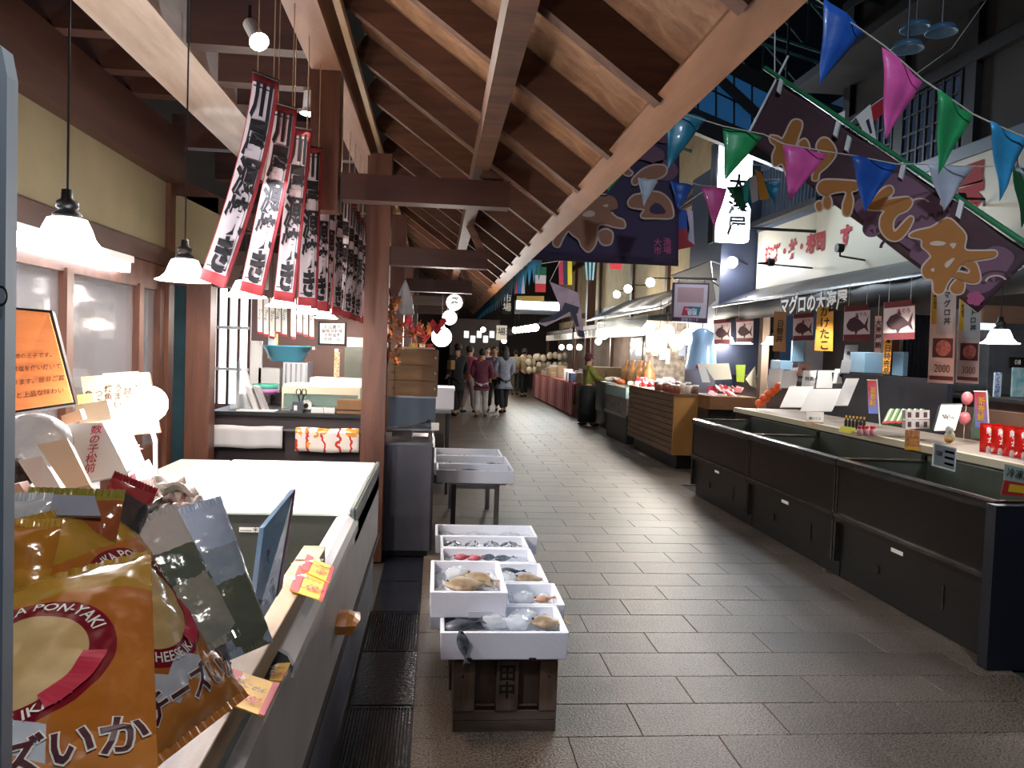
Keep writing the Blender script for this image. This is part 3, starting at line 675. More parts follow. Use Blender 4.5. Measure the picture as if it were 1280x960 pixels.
def bag(name, label, w, h, t, c, right, up, m, group=None, cat='snack bag', seed=0, nu=26, nv=34):
    root = thing(name, label, cat, c, group, rot=None)
    Mr = frame(c, right, up); root.rotation_euler = Mr.to_euler()
    g = G()
    g.grid(lambda a, b_: Vector(((a-.5)*w, (b_-.5)*h, pillow_z((a-.5)*w, (b_-.5)*h, w, h, t, seed))), nu, nv)
    g.grid(lambda a, b_: Vector(((.5-a)*w, (b_-.5)*h, -.6*pillow_z((a-.5)*w, (b_-.5)*h, w, h, t, seed+3)-.0005)), nu//2, nv//2)
    g.build('pouch', m, root, smooth=True)
    for s in (-1, 1):
        q = G(); q.grid(lambda a, b_: Vector(((a-.5)*w, s*(h/2+b_*.014-.002), .0016*math.sin(a*90))), 60, 1); q.build('crimped_seal', m, root, solid=.0012)
    return root
def drape(w, h, t, seed, lift=.0022): return lambda v: Vector((v.x, v.y, pillow_z(v.x, v.y, w, h, t, seed)+lift))
def snack_print(root, w, h, t, seed):
    dz = drape(w, h, t, seed)
    def arc(rad, a0, turn):
        def f(v):
            a = a0-turn*v.x/rad; r = rad+turn*v.y
            return dz(Vector((math.sin(-a+math.pi/2)*0+math.cos(a)*r, math.sin(a)*r, 0)))
        return f
    I = Matrix()
    text('CHEESE IKA PON-YAKI', .023, I, m_paper, root, warp=arc(.093, math.pi/2, 1))
    text('★CHEESE IKA★', .022, I, m_paper, root, warp=arc(.093, -math.pi/2-.1, -1))
    g = G()
    for k in range(12):
        a0 = -.15-.085*k; a1 = a0-.085
        g.add([dz(Vector((math.cos(a)*r, math.sin(a)*r, 0)))+Z*.001 for a, r in ((a0, .074), (a1, .074), (a1, .1), (a0, .1))], [(3, 2, 1, 0)])
    g.build('red_ribbon', mat('ribbon_red', 'c2304a', .3), root)
    for s_, m_, b_, zl in (('チーズいか', m_paper, .06, 0), ('チーズいか', mat('maroon_print', '4a1420', .4), .02, .001)):
        vs, fs = glyphs(s_, .05, b_); gg = G(); gg.add([dz(Vector((v.x+.015, v.y-.148, 0)))+Z*zl for v in vs], fs); gg.build('product_name', m_, root)
W1, H1, T1 = .29, .40, .038
ra = bag('snack_bag', 'orange snack bag with round cracker picture in the bottom left corner', W1, H1, T1, at(32, 856, y=1.0), (.92, .25, .22), (-.35, .85, .35), m_snack, 'orange cracker snack bags', seed=1)
snack_print(ra, W1, H1, T1, 1)
rb = bag('snack_bag', 'orange snack bag tilted right with pale foil edge, behind the corner one', W1*.9, H1, T1, at(163, 772, y=1.3), (.27, .93, -.02), (-.6, .18, .75), m_snack, 'orange cracker snack bags', seed=2)
snack_print(rb, W1*.9, H1, T1, 2)
g = G(); g.grid(lambda a, b_: Vector((-W1*.45-.004+a*.012, (b_-.5)*H1*.9, .004+.003*math.sin(b_*40))), 2, 50); g.build('foil_edge', mat('blue_foil', 'bcd8ea', .12, .9), rb, solid=.001, label='pale blue foil edge')
m_oli = pack_mat('olive_pack', 'a0562c', '8c7a34', '9a8f3c', 5)
bag('snack_bag', 'olive and brown shiny packet leaning behind the orange snack bags', .15, .13, .016, at(85, 668, y=1.34), (1, .05, -.02), (-.05, .45, .9), m_oli, seed=3, cat='packet')
c = pts([(46, 617), (118, 620), (126, 645), (36, 643)], y=[1.36, 1.36, 1.33, 1.33]); slab(c, .006, 'header_card', mat('grey_header', '9a9fb0', .4), 'blue grey header card above the olive packet', 'card')
bag('snack_bag', 'yellow brown packet at the left edge above the corner snack bag', .1, .11, .02, at(20, 705, y=1.2), (1, .05, 0), (0, .5, .86), pack_mat('amber_pack', 'b87a24', 'c89030', 'caa040'), seed=4, cat='packet')
bag('snack_bag', 'blue and white packet at the left edge above the yellow brown one', .09, .08, .012, at(20, 655, y=1.32), (1, .05, 0), (0, .5, .86), pack_mat('bluewhite_pack', 'c8ced4', '3a5a7c', 'c8d4dc'), seed=5, cat='packet')
bag('squid_bag', 'dark striped packet with red stripe behind the olive packet', .08, .17, .012, at(148, 655, y=1.42), (.9, .4, -.5), (-.45, .4, .8), pack_mat('stripe_pack', '3c3c40', '8c9094', 'a03038'), seed=6, cat='packet')
bag('seaweed_bag', 'glossy grey green seaweed packet between snack bags and blue pack', .13, .25, .018, at(212, 730, y=1.4), (.75, .45, .3), (-.38, .5, .78), pack_mat('seaweed_a', '5c6a5e', '9c9c90', 'd0cac6'), 'seaweed packets', seed=7, cat='seaweed packet')
bag('seaweed_bag', 'pale blue seaweed packet with red border standing in the freezer', .11, .27, .018, at(272, 722, y=1.5), (.8, .55, .2), (-.22, .4, .88), pack_mat('seaweed_b', 'a4b4c4', '6c7260', 'c4d4ee'), 'seaweed packets', seed=8, cat='seaweed packet')
c = pts([(330, 660), (369, 611), (352, 735), (312, 802)], y=[1.62, 1.72, 1.72, 1.55])
t = thing('card_pack', 'thin blue cardboard seaweed pack standing upright by the plank', 'pack', c[3], world=True)
slab(c, .012, 'sleeve', pack_mat('blue_sleeve', '9fb4cc', '4f7ca0', '8fb0cc', 14), parent=t)
print_patch(c, .82, 1, 0, 1, mat('mauve_print', '8a6078', .4), t); M, w_, h_ = qframe(c, .42, .6); text('おしゃぶり昆布', .018, M, m_blackp, t, vertical=True)
# ---- display step with bright goods behind the snacks
ds = thing('display_stand', 'white stepped display stand holding goods behind the snack bags', 'stand', (-1.0, 1.9, .5), world=True)
for k in range(3): G().box(-1.42, -.84-.03*k, 1.55+k*.27, 1.82+k*.27, .5, .86+k*.09).build('step', m_white, ds)
G().box(-1.42, -.78, 1.2, 1.55, .5, .84).build('step', m_white, ds)
G().box(-1.44, -.42, .62, 1.2, .5, .80).build('step', m_white, ds)
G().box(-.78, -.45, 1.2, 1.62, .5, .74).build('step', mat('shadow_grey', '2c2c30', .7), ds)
# dark tray with more packets between the bags and the plank
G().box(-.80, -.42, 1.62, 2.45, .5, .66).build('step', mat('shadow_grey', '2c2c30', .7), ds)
for i in range(6):
    bag('seaweed_bag', 'dark seaweed packet lying in the shaded tray, %s from the camera' % ['first', 'second', 'third', 'fourth', 'fifth', 'sixth'][i], .17, .22, .015, Vector((-.60+.03*(i % 2), 1.68+.13*i, .72)), (1, .1*(-1)**i, 0), (0, .75, .65), pack_mat('dark_weed%d' % (i % 2), '2c302a', '4c4840', '5a5648'), 'dark seaweed packets in the tray', seed=20+i, cat='seaweed packet', nu=10, nv=12)

def pbox(lab, quad, y, th, col, cat='box', name='product_box', grp=None, txt=None, tm=None, vert=False, ts=.03, rough=.4):
    c = pts(quad, y=y); t = thing(name, lab, cat, c[3], grp, world=True)
    slab(c, th, 'carton', mat('carton_'+col, col, rough), parent=t)
    if txt: M, w_, h_ = qframe(c); text(txt, ts, M, tm or m_red, t, vertical=vert)
    return t, c
pbox('white price card with red handwritten characters on the bright display', [(78, 530), (128, 528), (160, 592), (104, 604)], [1.95, 1.95, 1.85, 1.85], .006, 'f6efe6', 'price card', 'price_card', txt='数の子松前', vert=True, ts=.026)
pbox('tan paper packet left of the handwritten price card', [(46, 556), (84, 548), (112, 606), (84, 612)], [1.8, 1.8, 1.7, 1.7], .03, 'e8c49c', 'packet', 'paper_packet')
pbox('cream long packet at the far left of the bright display', [(22, 575), (52, 570), (78, 614), (52, 622)], [1.68, 1.68, 1.58, 1.58], .03, 'ecd2bc', 'packet', 'paper_packet')
pbox('orange pink packet behind the blue and white packet at left edge', [(6, 608), (24, 604), (42, 632), (14, 636)], [1.55]*4, .03, 'e8b08c', 'packet', 'paper_packet')
t, c = pbox('white and red cartons stacked under the blazing lamp', [(160, 592), (186, 574), (200, 600), (170, 618)], [2.05, 2.1, 2.05, 1.98], .04, 'efe4e2', 'box')
print_patch(c, .1, .9, .1, .5, m_red, t)
t, c = pbox('small red side carton beside the white and red carton', [(150, 606), (163, 594), (166, 612), (153, 628)], [1.95]*4, .03, 'b04456', 'box')
t, c = pbox('green cylindrical tin in front of the red and white cartons', [(160, 616), (180, 612), (176, 656), (158, 658)], [1.85]*4, .04, '3f6c50', 'tin', 'green_tin'); print_patch(c, 0, 1, .0, .12, m_paper, t)
t, c = pbox('pale green carton beside the green tin', [(140, 608), (156, 606), (156, 640), (142, 640)], [1.9]*4, .03, 'b8c8b4', 'box')
for i, (px, py) in enumerate([(196, 612), (214, 608), (190, 624), (210, 622), (228, 616), (202, 634), (222, 630), (236, 625), (186, 640)]):
    p = at(px, py, y=2.0-.01*i); a = .3+i*.7
    g = G(); g.grid(lambda u, v: Vector(((u-.5)*.09, (v-.5)*.05, .012*math.sin(u*6+i)+.006*math.sin(v*9))), 10, 6)
    o = g.build('dried_squid_packet', mat('sqd%d' % (i % 3), ['8c4a52', 'cbb8a8', '5e5248'][i % 3], .25, coat=.6, noise=(30, 'd8ccc2', .3)), smooth=True, solid=.01); o.location = p; o.rotation_euler = (.45, .1*math.sin(i), a)
    tag(o, 'crinkled dried squid packet heaped beside the green tin', 'packet', 'dried squid packets beside the green tin')
g = G()
g.ball((0, 0, 0), (.085, .05, .065), 20, 12); p = at(42, 552, y=1.9)
o = g.build('wrapped_bundle', mat('bright_wrap', 'f4f2ee', .15, coat=.8, bump=(30, 1.0)), smooth=True); o.location = p; tag(o, 'shiny white plastic wrapped bundle under the orange sign', 'bundle')
g = G().ball((0, 0, 0), (.05, .04, .035), 14, 8); o = g.build('dried_fish_bundle', mat('dark_dry', '4a3f36', .7, bump=(60, 1)), smooth=True); o.location = at(14, 592, y=1.72); tag(o, 'dark dried bundle at left edge below the wrapped one', 'bundle')
pbox('white card standing at the foot of the blazing lamp', [(128, 545), (165, 540), (182, 580), (150, 592)], [2.05, 2.1, 2.02, 1.97], .006, 'faf6f2', 'price card', 'price_card', txt='珍味', ts=.04)
pbox('brown rimmed basket card above the handwritten price card', [(76, 520), (100, 512), (104, 524), (80, 534)], [2.0]*4, .02, 'a0764e', 'box')
pbox('cream wavy paper pack right of the brown rimmed one', [(92, 506), (134, 500), (140, 524), (100, 530)], [2.08]*4, .02, 'f4e4c4', 'packet', 'paper_packet')
t, c = pbox('yellow small card between the two wooden signs', [(96, 494), (116, 492), (118, 503), (98, 505)], [2.14]*4, .01, 'f0d060', 'card', 'yellow_card')
# rear support for the signs
G().box(-1.42, -1.0, 2.36, 2.5, .5, 1.2).build('step', m_white, ds)
# orange wooden sign with black frame, handwritten wooden sign
c = pts([(8, 386), (62, 391), (92, 502), (8, 514)], y=[2.3, 2.3, 2.22, 2.22])
t = thing('menu_board', 'orange wood grain notice board in black frame at the left edge', 'sign', c[3], world=True)
e_ = pts([(5, 383), (65, 388), (95, 505), (5, 518)], y=[2.305, 2.305, 2.225, 2.225]); slab(e_, .02, 'frame', m_black, parent=t)
n_ = (c[1]-c[0]).cross(c[3]-c[0]).normalized()
slab([p_-Vector((0, .006, 0)) for p_ in c], .006, 'panel', mat('orange_woodgrain', 'e58a4a', .45, grain=('x', 22, 'd0743a')), parent=t)
for k, s_ in enumerate(('た。', '干物の王子です。', '自然塩を使い焼いて', 'おります。是非ご賞', 'こと上品な味わい')):
    M, w_, h_ = qframe(c, .15 if k == 0 else .5, .36+k*.13, .009); text(s_, w_*.86/8, M, mat('brown_ink', '4a2412', .7), t)
c = pts([(101, 471), (186, 465), (200, 540), (112, 548)], y=[2.36, 2.36, 2.3, 2.3])
t = thing('wooden_sign', 'small wooden sign with black handwritten vertical lines behind the lamp', 'sign', c[3], world=True)
slab(c, .012, 'board', mat('sign_wood', 'c49a74', .6, grain=('z', 30, 'a87c58')), parent=t)
for k in range(7):
    M, w_, h_ = qframe(c, .08+k*.14, .38); text(['魚介', 'つぶ', '焼魚塩', 'うまい', '試食', 'どうぞ', 'いか'][k], .024, M, m_blackp, t, vertical=True)
c2 = pts([(128, 467), (172, 464), (173, 467), (128, 470)], y=[2.38]*4); slab(c2, .01, 'white_strip', m_paper, parent=t)
# blue grey post at the very left
ps = thing('metal_post', 'blue grey rounded metal panel at the left edge of the picture', 'post', (-.44, .8, .8), world=True)
mp_ = mat('blue_grey_metal', '8c9aa8', .45, .1)
G().prism([Vector((-.50, .8, .80)), Vector((-.408, .8, .80)), Vector((-.408, .8, 1.80)), Vector((-.413, .8, 1.826)), Vector((-.43, .8, 1.838)), Vector((-.50, .8, 1.838))], (0, .02, 0)).build('panel', mp_, ps)
g = G(); p = at(1, 370, y=.795)
for k in range(20):
    a, b_ = 2*math.pi*k/20, 2*math.pi*(k+1)/20; g.add([p+Vector((math.cos(q)*r*1.0, 0, math.sin(q)*r*1.6)) for q, r in ((a, .0062), (b_, .0062), (b_, .0045), (a, .0045))], [(0, 1, 2, 3)])
g.build('ring_mark', m_blackp, ps)
# ---- back counter of the left stall and what stands on it
bc = thing('back_counter', 'dark counter running across behind the white freezer lid', 'counter', (-1.2, 6.7, 0), world=True)
m_cnt = mat('dark_counter_front', '3b2c30', .5, noise=(3, '2b2226', .5))
G().box(-1.75, -.56, 6.55, 7.3, 0, .97).build('body', m_cnt, bc); G().box(-1.78, -.54, 6.5, 7.35, .97, 1.0).build('counter_top', m_black, bc)
G().box(-1.72, -.58, 6.46, 6.5, .86, .875).build('towel_rail', m_steel, bc)
def hang(name, lab, x0, x1, m, zt=.885, zb=.72, grp=None, cat='towel'):
    t = thing(name, lab, cat, (x0, 6.47, zt), grp, world=True)
    g = G(); g.grid(lambda u, v: Vector((x0+u*(x1-x0), 6.445+.004*math.sin(u*20), zt-v*(zt-zb)+.004*math.sin(u*9))), 24, 5)
    g.build('front_fold', m, t, smooth=True, solid=.006)
    g = G(); g.grid(lambda u, v: Vector((x0+u*(x1-x0), 6.445+v*.06, zt+.003*math.sin(v*3.1)+.004*math.sin(u*9))), 24, 3)
    g.build('top_fold', m, t, smooth=True, solid=.006); return t
hang('hand_towel', 'grey white towel hanging over the back counter rail', -1.74, -1.2, mat('grey_towel', 'c9c6c6', .9, bump=(300, .3)))
m_bagp, nt_, b__ = nodemat('colourful_bag'); e = NX(nt_)
n1 = e.noise(7); nt_.links.new(e.mix(e.op('GREATER_THAN', n1, .56), e.mix(e.op('GREATER_THAN', e.op('MODULO', e.op('ADD', e.op('MULTIPLY', e.x, 9), e.op('ADD', e.op('MULTIPLY', n1, 2), 20)), 1), .8), 'f2e6dc', 'd04434'), 'e8a040'), b__.inputs['Base Color']); e.crinkle(b__, .4)
hang('printed_bag', 'white plastic bag with red and orange print hanging on the rail', -1.1, -.6, m_bagp, zb=.70, cat='bag')
def W(px, py, y): return at(px, py, y=y)
# display case
dc = thing('glass_display_case', 'low glass display case with cream frame on the back counter', 'display case', (-1.0, 6.9, 1.0), world=True)
a, b_ = W(352, 505, 6.75), W(450, 490, 6.75)
m_crm = mat('cream_frame', 'cfc7ae', .5)
G().box(a.x, b_.x, 6.75, 7.2, b_.z-.03, b_.z+.03).build('top_frame', m_crm, dc)
G().box(a.x, b_.x, 6.75, 7.2, 1.0, 1.02).build('base', m_steel, dc)
G().box(a.x, b_.x, 6.755, 6.76, 1.02, b_.z-.03).build('front_glass', mat('greenish_glass', 'a8c8bc', .05, alpha=.3, coat=1), dc)
G().box(a.x, b_.x, 7.18, 7.2, 1.02, b_.z-.03).build('back_panel', mat('green_grey', '5c7468', .4), dc)
for xx in (a.x, b_.x-.015): G().box(xx, xx+.015, 6.75, 7.2, 1.02, b_.z-.03).build('end_frame', m_crm, dc)
G().box(a.x, b_.x, 6.85, 7.2, b_.z+.03, b_.z+.045).build('white_tray', m_white, dc)
G().box(a.x+.2, b_.x, 6.9, 7.2, b_.z+.045, b_.z+.1).build('white_tray', m_foam, dc)
# cardboard box, tape, scissors cup, bag, stand, bowl, baskets
def wbox(name, lab, cat, x0, x1, y0, y1, z0, z1, m, grp=None, bevel=.004):
    t = thing(name, lab, cat, ((x0+x1)/2, (y0+y1)/2, z0), grp, world=True); G().box(x0, x1, y0, y1, z0, z1).build('body', m, t, bevel=bevel); return t
a, b_ = W(421, 524, 6.6), W(453, 500, 6.6)
t = wbox('cardboard_box', 'brown cardboard box at the right end of the back counter beside the post', 'box', a.x, b_.x, 6.56, 6.74, 1.0, b_.z, m_card); G().box(a.x, b_.x, 6.552, 6.56, (a.z+b_.z)/2-.004, (a.z+b_.z)/2+.002).build('lid_gap', m_dark, t)
p = W(383, 505, 6.68); t = thing('tape_roll', 'white tape roll standing in a dispenser before the glass case', 'tape', (p.x, 6.68, 1.0), world=True)
G().tube([(p.x, 6.66, 1.05), (p.x, 6.72, 1.05)], .045, 20).build('roll', m_white, t); G().tube([(p.x, 6.655, 1.05), (p.x, 6.725, 1.05)], .02, 14).build('core', m_dark, t); G().box(p.x-.12, p.x+.06, 6.65, 6.73, 1.0, 1.02).build('base', m_black, t); G().ball((p.x-.1, 6.69, 1.04), .018).build('knob', m_red, t)
for i, (px, w_) in enumerate(((398, .1), (413, .09))):
    p = W(px, 508, 6.62); t = wbox('plastic_tub', ['left white shallow tub', 'right white shallow tub'][i]+' in front of the glass case', 'tub', p.x-w_/2, p.x+w_/2, 6.56, 6.66, 1.0, 1.045, m_white, 'white tubs'); G().box(p.x-w_/2+.01, p.x+w_/2-.01, 6.57, 6.65, 1.045, 1.047).build('inside', m_steel, t)
p = W(373, 510, 6.56); t = thing('pen_cup', 'dark square cup holding black scissors on the back counter', 'cup', (p.x, 6.56, 1.0), world=True)
G().box(p.x-.045, p.x+.035, 6.53, 6.6, 1.0, 1.09).build('cup', mat('grey_cup', '4c4f5c', .3), t); G().box(p.x-.03, p.x-.005, 6.525, 6.53, 1.02, 1.06).build('label', m_paper, t)
t = thing('scissors', 'black handled scissors standing in the square cup', 'scissors', (p.x, 6.56, 1.09), world=True)
for s in (-1, 1):
    g = G(); c_ = Vector((p.x+.02+s*.022, 6.56, 1.165)); ring = [c_+Vector((.018*math.cos(k*math.pi/6), 0, .028*math.sin(k*math.pi/6))) for k in range(13)]; g.tube(ring, .005, 6); g.tube([c_-Z*.028, (p.x+.015, 6.56, 1.07)], .006, 6); g.build('handle', m_black, t)
G().box(p.x+.005, p.x+.022, 6.558, 6.562, 1.01, 1.1).build('blade', m_steel, t)
g = G(); p = W(305, 495, 6.75); g.grid(lambda u, v: Vector((p.x-.1+u*.22*(.6+.4*v), 6.7+.05*math.sin(u*7), 1.0+.32*(1-v)*(1-.3*math.cos(u*5)))), 14, 12)
tag(g.build('clear_bag', m_film, smooth=True, solid=.01), 'crumpled clear plastic bag at the left end of the back counter', 'bag')
t = thing('tilted_binder', 'pale grey binders leaning on the back counter beside the clear bag', 'binder', (W(325, 510, 6.65).x, 6.65, 1.0), world=True)
for k in range(2): p = W(318+k*10, 512, 6.62+.04*k); G().obox(p+Vector((-.01, 0, .09)), (.02, 0, -.008), (0, .06, 0), (-.04, 0, .1)).build('binder', mat('binder%d' % k, ['c8c6c4', 'a09c9c'][k], .5), t)
t = wbox('paper_tray', 'flat white tray under the leaning binders', 'tray', W(296, 520, 6.56).x, W(345, 520, 6.56).x, 6.52, 6.66, 1.0, 1.012, m_white)
st = thing('bowl_stand', 'white slatted stand under the light blue basin', 'stand', (W(355, 470, 7.6).x, 7.7, 0), world=True)
cx = W(359, 470, 7.6).x
G().box(cx-.28, cx+.28, 7.45, 7.95, 0, 1.10).build('cabinet', m_cnt, st); G().box(cx-.24, cx-.05, 7.5, 7.8, 1.10, 1.32).build('white_crate', m_white, st)
G().box(cx-.02, cx+.2, 7.5, 7.8, 1.10, 1.38).build('white_crate', m_foam, st)
for k in range(5): G().box(cx-.0+k*.045, cx+.015+k*.045, 7.49, 7.5, 1.12, 1.37).build('slat', m_steel, st)
bp = W(359, 442, 7.65)
t = thing('plastic_basin', 'light blue plastic basin on the white stand', 'basin', (bp.x, 7.65, 1.38), world=True)
G().lathe([(.001, 0), (.13, 0), (.15, .01), (.215, .135), (.235, .14), (.235, .15), (.21, .148), (.145, .02), (.001, .012)], (bp.x, 7.65, 1.382), 28).build('bowl', mat('light_blue_plastic', '5cb0cc', .3), t, smooth=True)
for s in (-1, 1): G().box(bp.x+s*.245-.015, bp.x+s*.245+.015, 7.62, 7.68, 1.50, 1.53).build('grip', m_white, t)
t = wbox('orange_carton', 'small orange and white carton standing in the basin', 'carton', bp.x-.17, bp.x-.09, 7.6, 7.66, 1.41, 1.66, mat('orange_carton', 'e0a060', .5)); G().box(bp.x-.165, bp.x-.095, 7.595, 7.6, 1.5, 1.6).build('label', m_paper, t)
for i, (z_, col, lb) in enumerate(((1.1, 'd890c8', 'pink'), (1.14, '5cc8a8', 'green'))):
    p = W(333, 480, 7.2); t = thing('plastic_bowl', lb+' plastic bowl nested left of the white crates', 'bowl', (p.x, 7.2, z_), 'nested bowls', world=True)
    G().lathe([(.001, 0), (.08, 0), (.12, .05), (.115, .05), (.07, .008), (.001, .008)], (p.x, 7.2, z_), 20).build('bowl', mat('bowl_'+lb, col, .4), t, smooth=True)
t = wbox('low_shelf', 'white low table under the nested bowls', 'table', -1.78, -1.5, 7.38, 7.5, 0, 1.08, m_white)
p = W(319, 460, 7.4); t = wbox('tall_board', 'bright white tall panel between lattice window and basin', 'panel', W(312, 460, 7.5).x, W(327, 460, 7.5).x, 7.5, 7.54, 0, W(320, 426, 7.5).z, mat('bright_panel', 'f4f2f0', .6))
p = W(420, 470, 7.0)
t = thing('ticket_tube', 'tall slim brown striped tube standing on the glass case', 'tube', (p.x, 7.05, 1.27), world=True)
G().box(p.x-.022, p.x+.022, 7.03, 7.06, W(420, 484, 7.05).z, W(420, 440, 7.05).z).build('tube_body', mat('striped_tan', 'b08c5c', .6, noise=(60, 'd8c4a0', .1)), t); G().box(p.x-.022, p.x+.01, 7.035, 7.055, W(420, 440, 7.05).z, W(420, 436, 7.05).z).build('paper_end', m_paper, t)
t = wbox('drinks_fridge', 'grey glass fronted cabinet behind the post with white top', 'cabinet', W(430, 450, 8.3).x, W(462, 450, 8.3).x, 8.3, 8.8, 0, W(440, 434, 8.3).z, mat('grey_green_glass', '7c7c6c', .2, noise=(3, '5c5e52', .5)))
a = W(433, 432, 8.25); b_ = W(458, 422, 8.25); t = wbox('white_carton', 'bright white carton on the grey glass cabinet', 'box', a.x, b_.x, 8.3, 8.6, W(440, 434, 8.3).z, b_.z, m_paper)
c = pts([(400, 404), (431, 404), (430, 430), (400, 429)], y=[9.58]*4); t = thing('notice_board', 'pale notice with rows of characters on the brown back wall', 'notice', c[3], world=True); slab(c, .01, 'paper', m_paper, parent=t)
for k in range(4): M, w_, h_ = qframe(c, .5, .2+k*.2, .004); text(['お品書き', '鮮魚貝刺身', '干物塩辛', '珍味一品'][k], w_*.17, M, m_blackp, t)
G().box(c[0].x-.02, c[1].x+.02, 9.59, 9.6, c[3].z-.02, c[0].z+.02).build('backing', m_dark, t)
# small paper strips hung at the back
for i in range(9):
    x = 322+i*7.6+(4 if i > 4 else 0); wd = 6 if i < 5 else 5.5
    c = pts([(x, 372), (x+wd, 373), (x+wd, 418+(i % 3)*3), (x, 417+(i % 3)*3)], y=[7.1+.15*i]*4)
    t = thing('paper_strip', 'narrow white paper strip with black brush writing, %s from the lattice window' % ['first', 'second', 'third', 'fourth', 'fifth', 'sixth', 'seventh', 'eighth', 'ninth'][i], 'paper strip', c[3], 'paper strips over the light blue basin', world=True)
    slab(c, .003, 'strip', m_paper, parent=t); print_patch(c, 0, 1, .94, 1, m_red, t)
    M, w_, h_ = qframe(c, .5, .45); text(['いくら', 'さくら', 'ほたて', 'うに丼', 'かに汁', 'まぐろ', 'たこ焼', 'いか刺', 'えび天'][i], w_*.8, M, m_blackp, t, vertical=True)
    G().tube([c[0].lerp(c[1], .5), c[0].lerp(c[1], .5)+Z*.5], .002, 4).build('string', m_black, t)
# ---- red bordered vertical banners along the canopy
m_bp = mat('banner_cloth', 'd9d0d4', .8); m_br = mat('banner_red', 'a83a40', .7)
m_mar = mat('banner_shadow_side', '8c3440', .8)
nb = 20
import random as _r2; R3 = _r2.Random(5)
ords = 'nearest second third fourth fifth sixth seventh eighth ninth tenth eleventh twelfth thirteenth fourteenth fifteenth sixteenth seventeenth eighteenth nineteenth twentieth'.split()
for i in range(nb):
    yy = 2.95+i*.335 if i < 3 else 3.95+(i-3)*.30
    sw = [.17, .115, .055, .01, .0, .02, -.01, .03][i] if i < 8 else R3.uniform(-.03, .03)
    ya = [0, .0, 0, .3, .5, .9, 1.05, .7][i] if i < 8 else R3.uniform(.6, 1.1)      # turn of the cloth about the vertical
    wd, ht = .092, .76; zt = 2.50; xt = -.655+.004*i
    t = thing('vertical_banner', ords[i]+' red bordered vertical banner from the camera, '+['swung far left', 'swung left', 'hanging slightly to the left', 'facing the camera with a pale left edge', 'half turned'][i] if i < 5 else ords[i]+' red bordered vertical banner from the camera in the receding row', 'banner', (xt, yy, zt), 'red bordered vertical banners under the canopy', world=True)
    ca, sa = math.cos(ya), math.sin(ya)
    def P(u, v, off=0, sw=sw, ca=ca, sa=sa, xt=xt, yy=yy, wd=wd, ht=ht, zt=zt, i=i):
        b = .012*math.sin(v*5+i)*(1 if i else .3); bow = sw*(v**1.45)
        lx = u*wd; ly = b+.002*math.sin(u*9+i)
        return Vector((xt+lx*ca-bow+.02+off*sa, yy+lx*sa+ly-off*ca, zt-v*ht*math.sqrt(max(.2, 1-(sw/ht)**2))-.18*abs(sw)*u))
    def strip(name, u0, u1, v0, v1, m, off, par=t, P=P, n=14):
        g = G(); g.grid(lambda a, b_: P(u0+(u1-u0)*a, v0+(v1-v0)*b_, off), 8, n); return g.build(name, m, par, smooth=True)
    g = G(); g.grid(lambda a, b_: P(a-.5, b_, 0), 10, 16); g.build('cloth', m_br, t, smooth=True, solid=.0015)
    strip('white_field', -.46, .36 if i < 4 else .43, .045, .945, m_bp, .004)
    for (u0, u1, v0, v1) in ((.28, .30, .06, .925), (-.42, .30, .92, .926), (-.42, .30, .06, .066)):
        strip('inner_line', u0, u1, v0, v1, m_blackp, .006, n=14 if v1-v0 > .5 else 1)
    s_ = '川屋源焼き'
    g = G(); nn = 5
    for k, ch in enumerate(s_):
        vs, fs = glyphs(ch, .14, .05); vc = .13+.185*k
        g.add([P(v_.x*.5/wd*1.0, vc-v_.y/ht, .009) for v_ in vs], fs)
    g.build('brush_lettering', m_blackp, host(t))
    G().tube([P(-.5, 0), P(.5, 0)], .005, 6).build('rod', m_black, t)
    for s in (-.3, .3): G().tube([P(s, 0), Vector((P(s, 0).x, P(s, 0).y, 2.9))], .002, 4).build('string', m_pale, t)
# ================= middle of the aisle: crates, fish boxes, steel cabinet =================
m_crate = mat('weathered_crate_wood', '6e5c4c', .7, grain=('x', 10, '4a3a2e'))
m_crv = mat('weathered_crate_board', '7c6650', .7, grain=('z', 10, '524034'))
m_ink = mat('faded_black_ink', '171310', .8)
def crate(lab, x0, x1, y0, y1, h, detail=True):
    t = thing('wooden_crate', lab, 'crate', ((x0+x1)/2, (y0+y1)/2, 0), 'wooden crates under the fish boxes', world=True)
    G().box(x0+.015, x1-.015, y0+.02, y1-.01, .01, h-.005).build('inner_case', mat('crate_inside', '5a4838', .8, grain=('z', 9, '3e3026')), t)
    for s in (0, 1):
        yy = (y0, y1-.012)[s]
        G().box(x0, x1, yy, yy+.012, h-.03, h).build('rail', m_crate, t)
        G().box(x0, x1, yy, yy+.012, .0, .045).build('rail', m_crate, t); G().box(x0, x1, yy, yy+.012, .048, .085).build('rail', m_crate, t)
        wv = (x1-x0)
        for a, b_ in ((.0, .20), (.41, .62), (.83, 1.0)): G().box(x0+a*wv, x0+b_*wv, yy-.004+s*.01, yy+.008+s*.01, .088, h-.032).build('batten', m_crv, t)
        for a in (.205, .625): G().box(x0+a*wv+.004, x0+a*wv+.08, yy+.003, yy+.015, .105, .112).build('batten_edge', m_crate, t)
    for s in (0, 1):
        xx = (x0, x1-.012)[s]
        for z0, z1 in ((0, .06), (.065, .13), (.135, .2), (.205, .27), (.275, h)): G().box(xx, xx+.012, y0+.012, y1-.012, z0, z1).build('side_board', m_crate, t)
    for xx in (x0+.03, x1-.04): G().box(xx, xx+.01, y0-.006, y0, h-.1, h-.09).build('nail', m_dsteel, t)
    if detail: text('田中', .072, frame(((x0+x1)/2+.005, y0-.0045, .205), X, Z), m_ink, t, vertical=True, bold=.03)
    return t
crate('front weathered wooden crate with two black characters', .108, .532, 3.2, 3.5, .325)
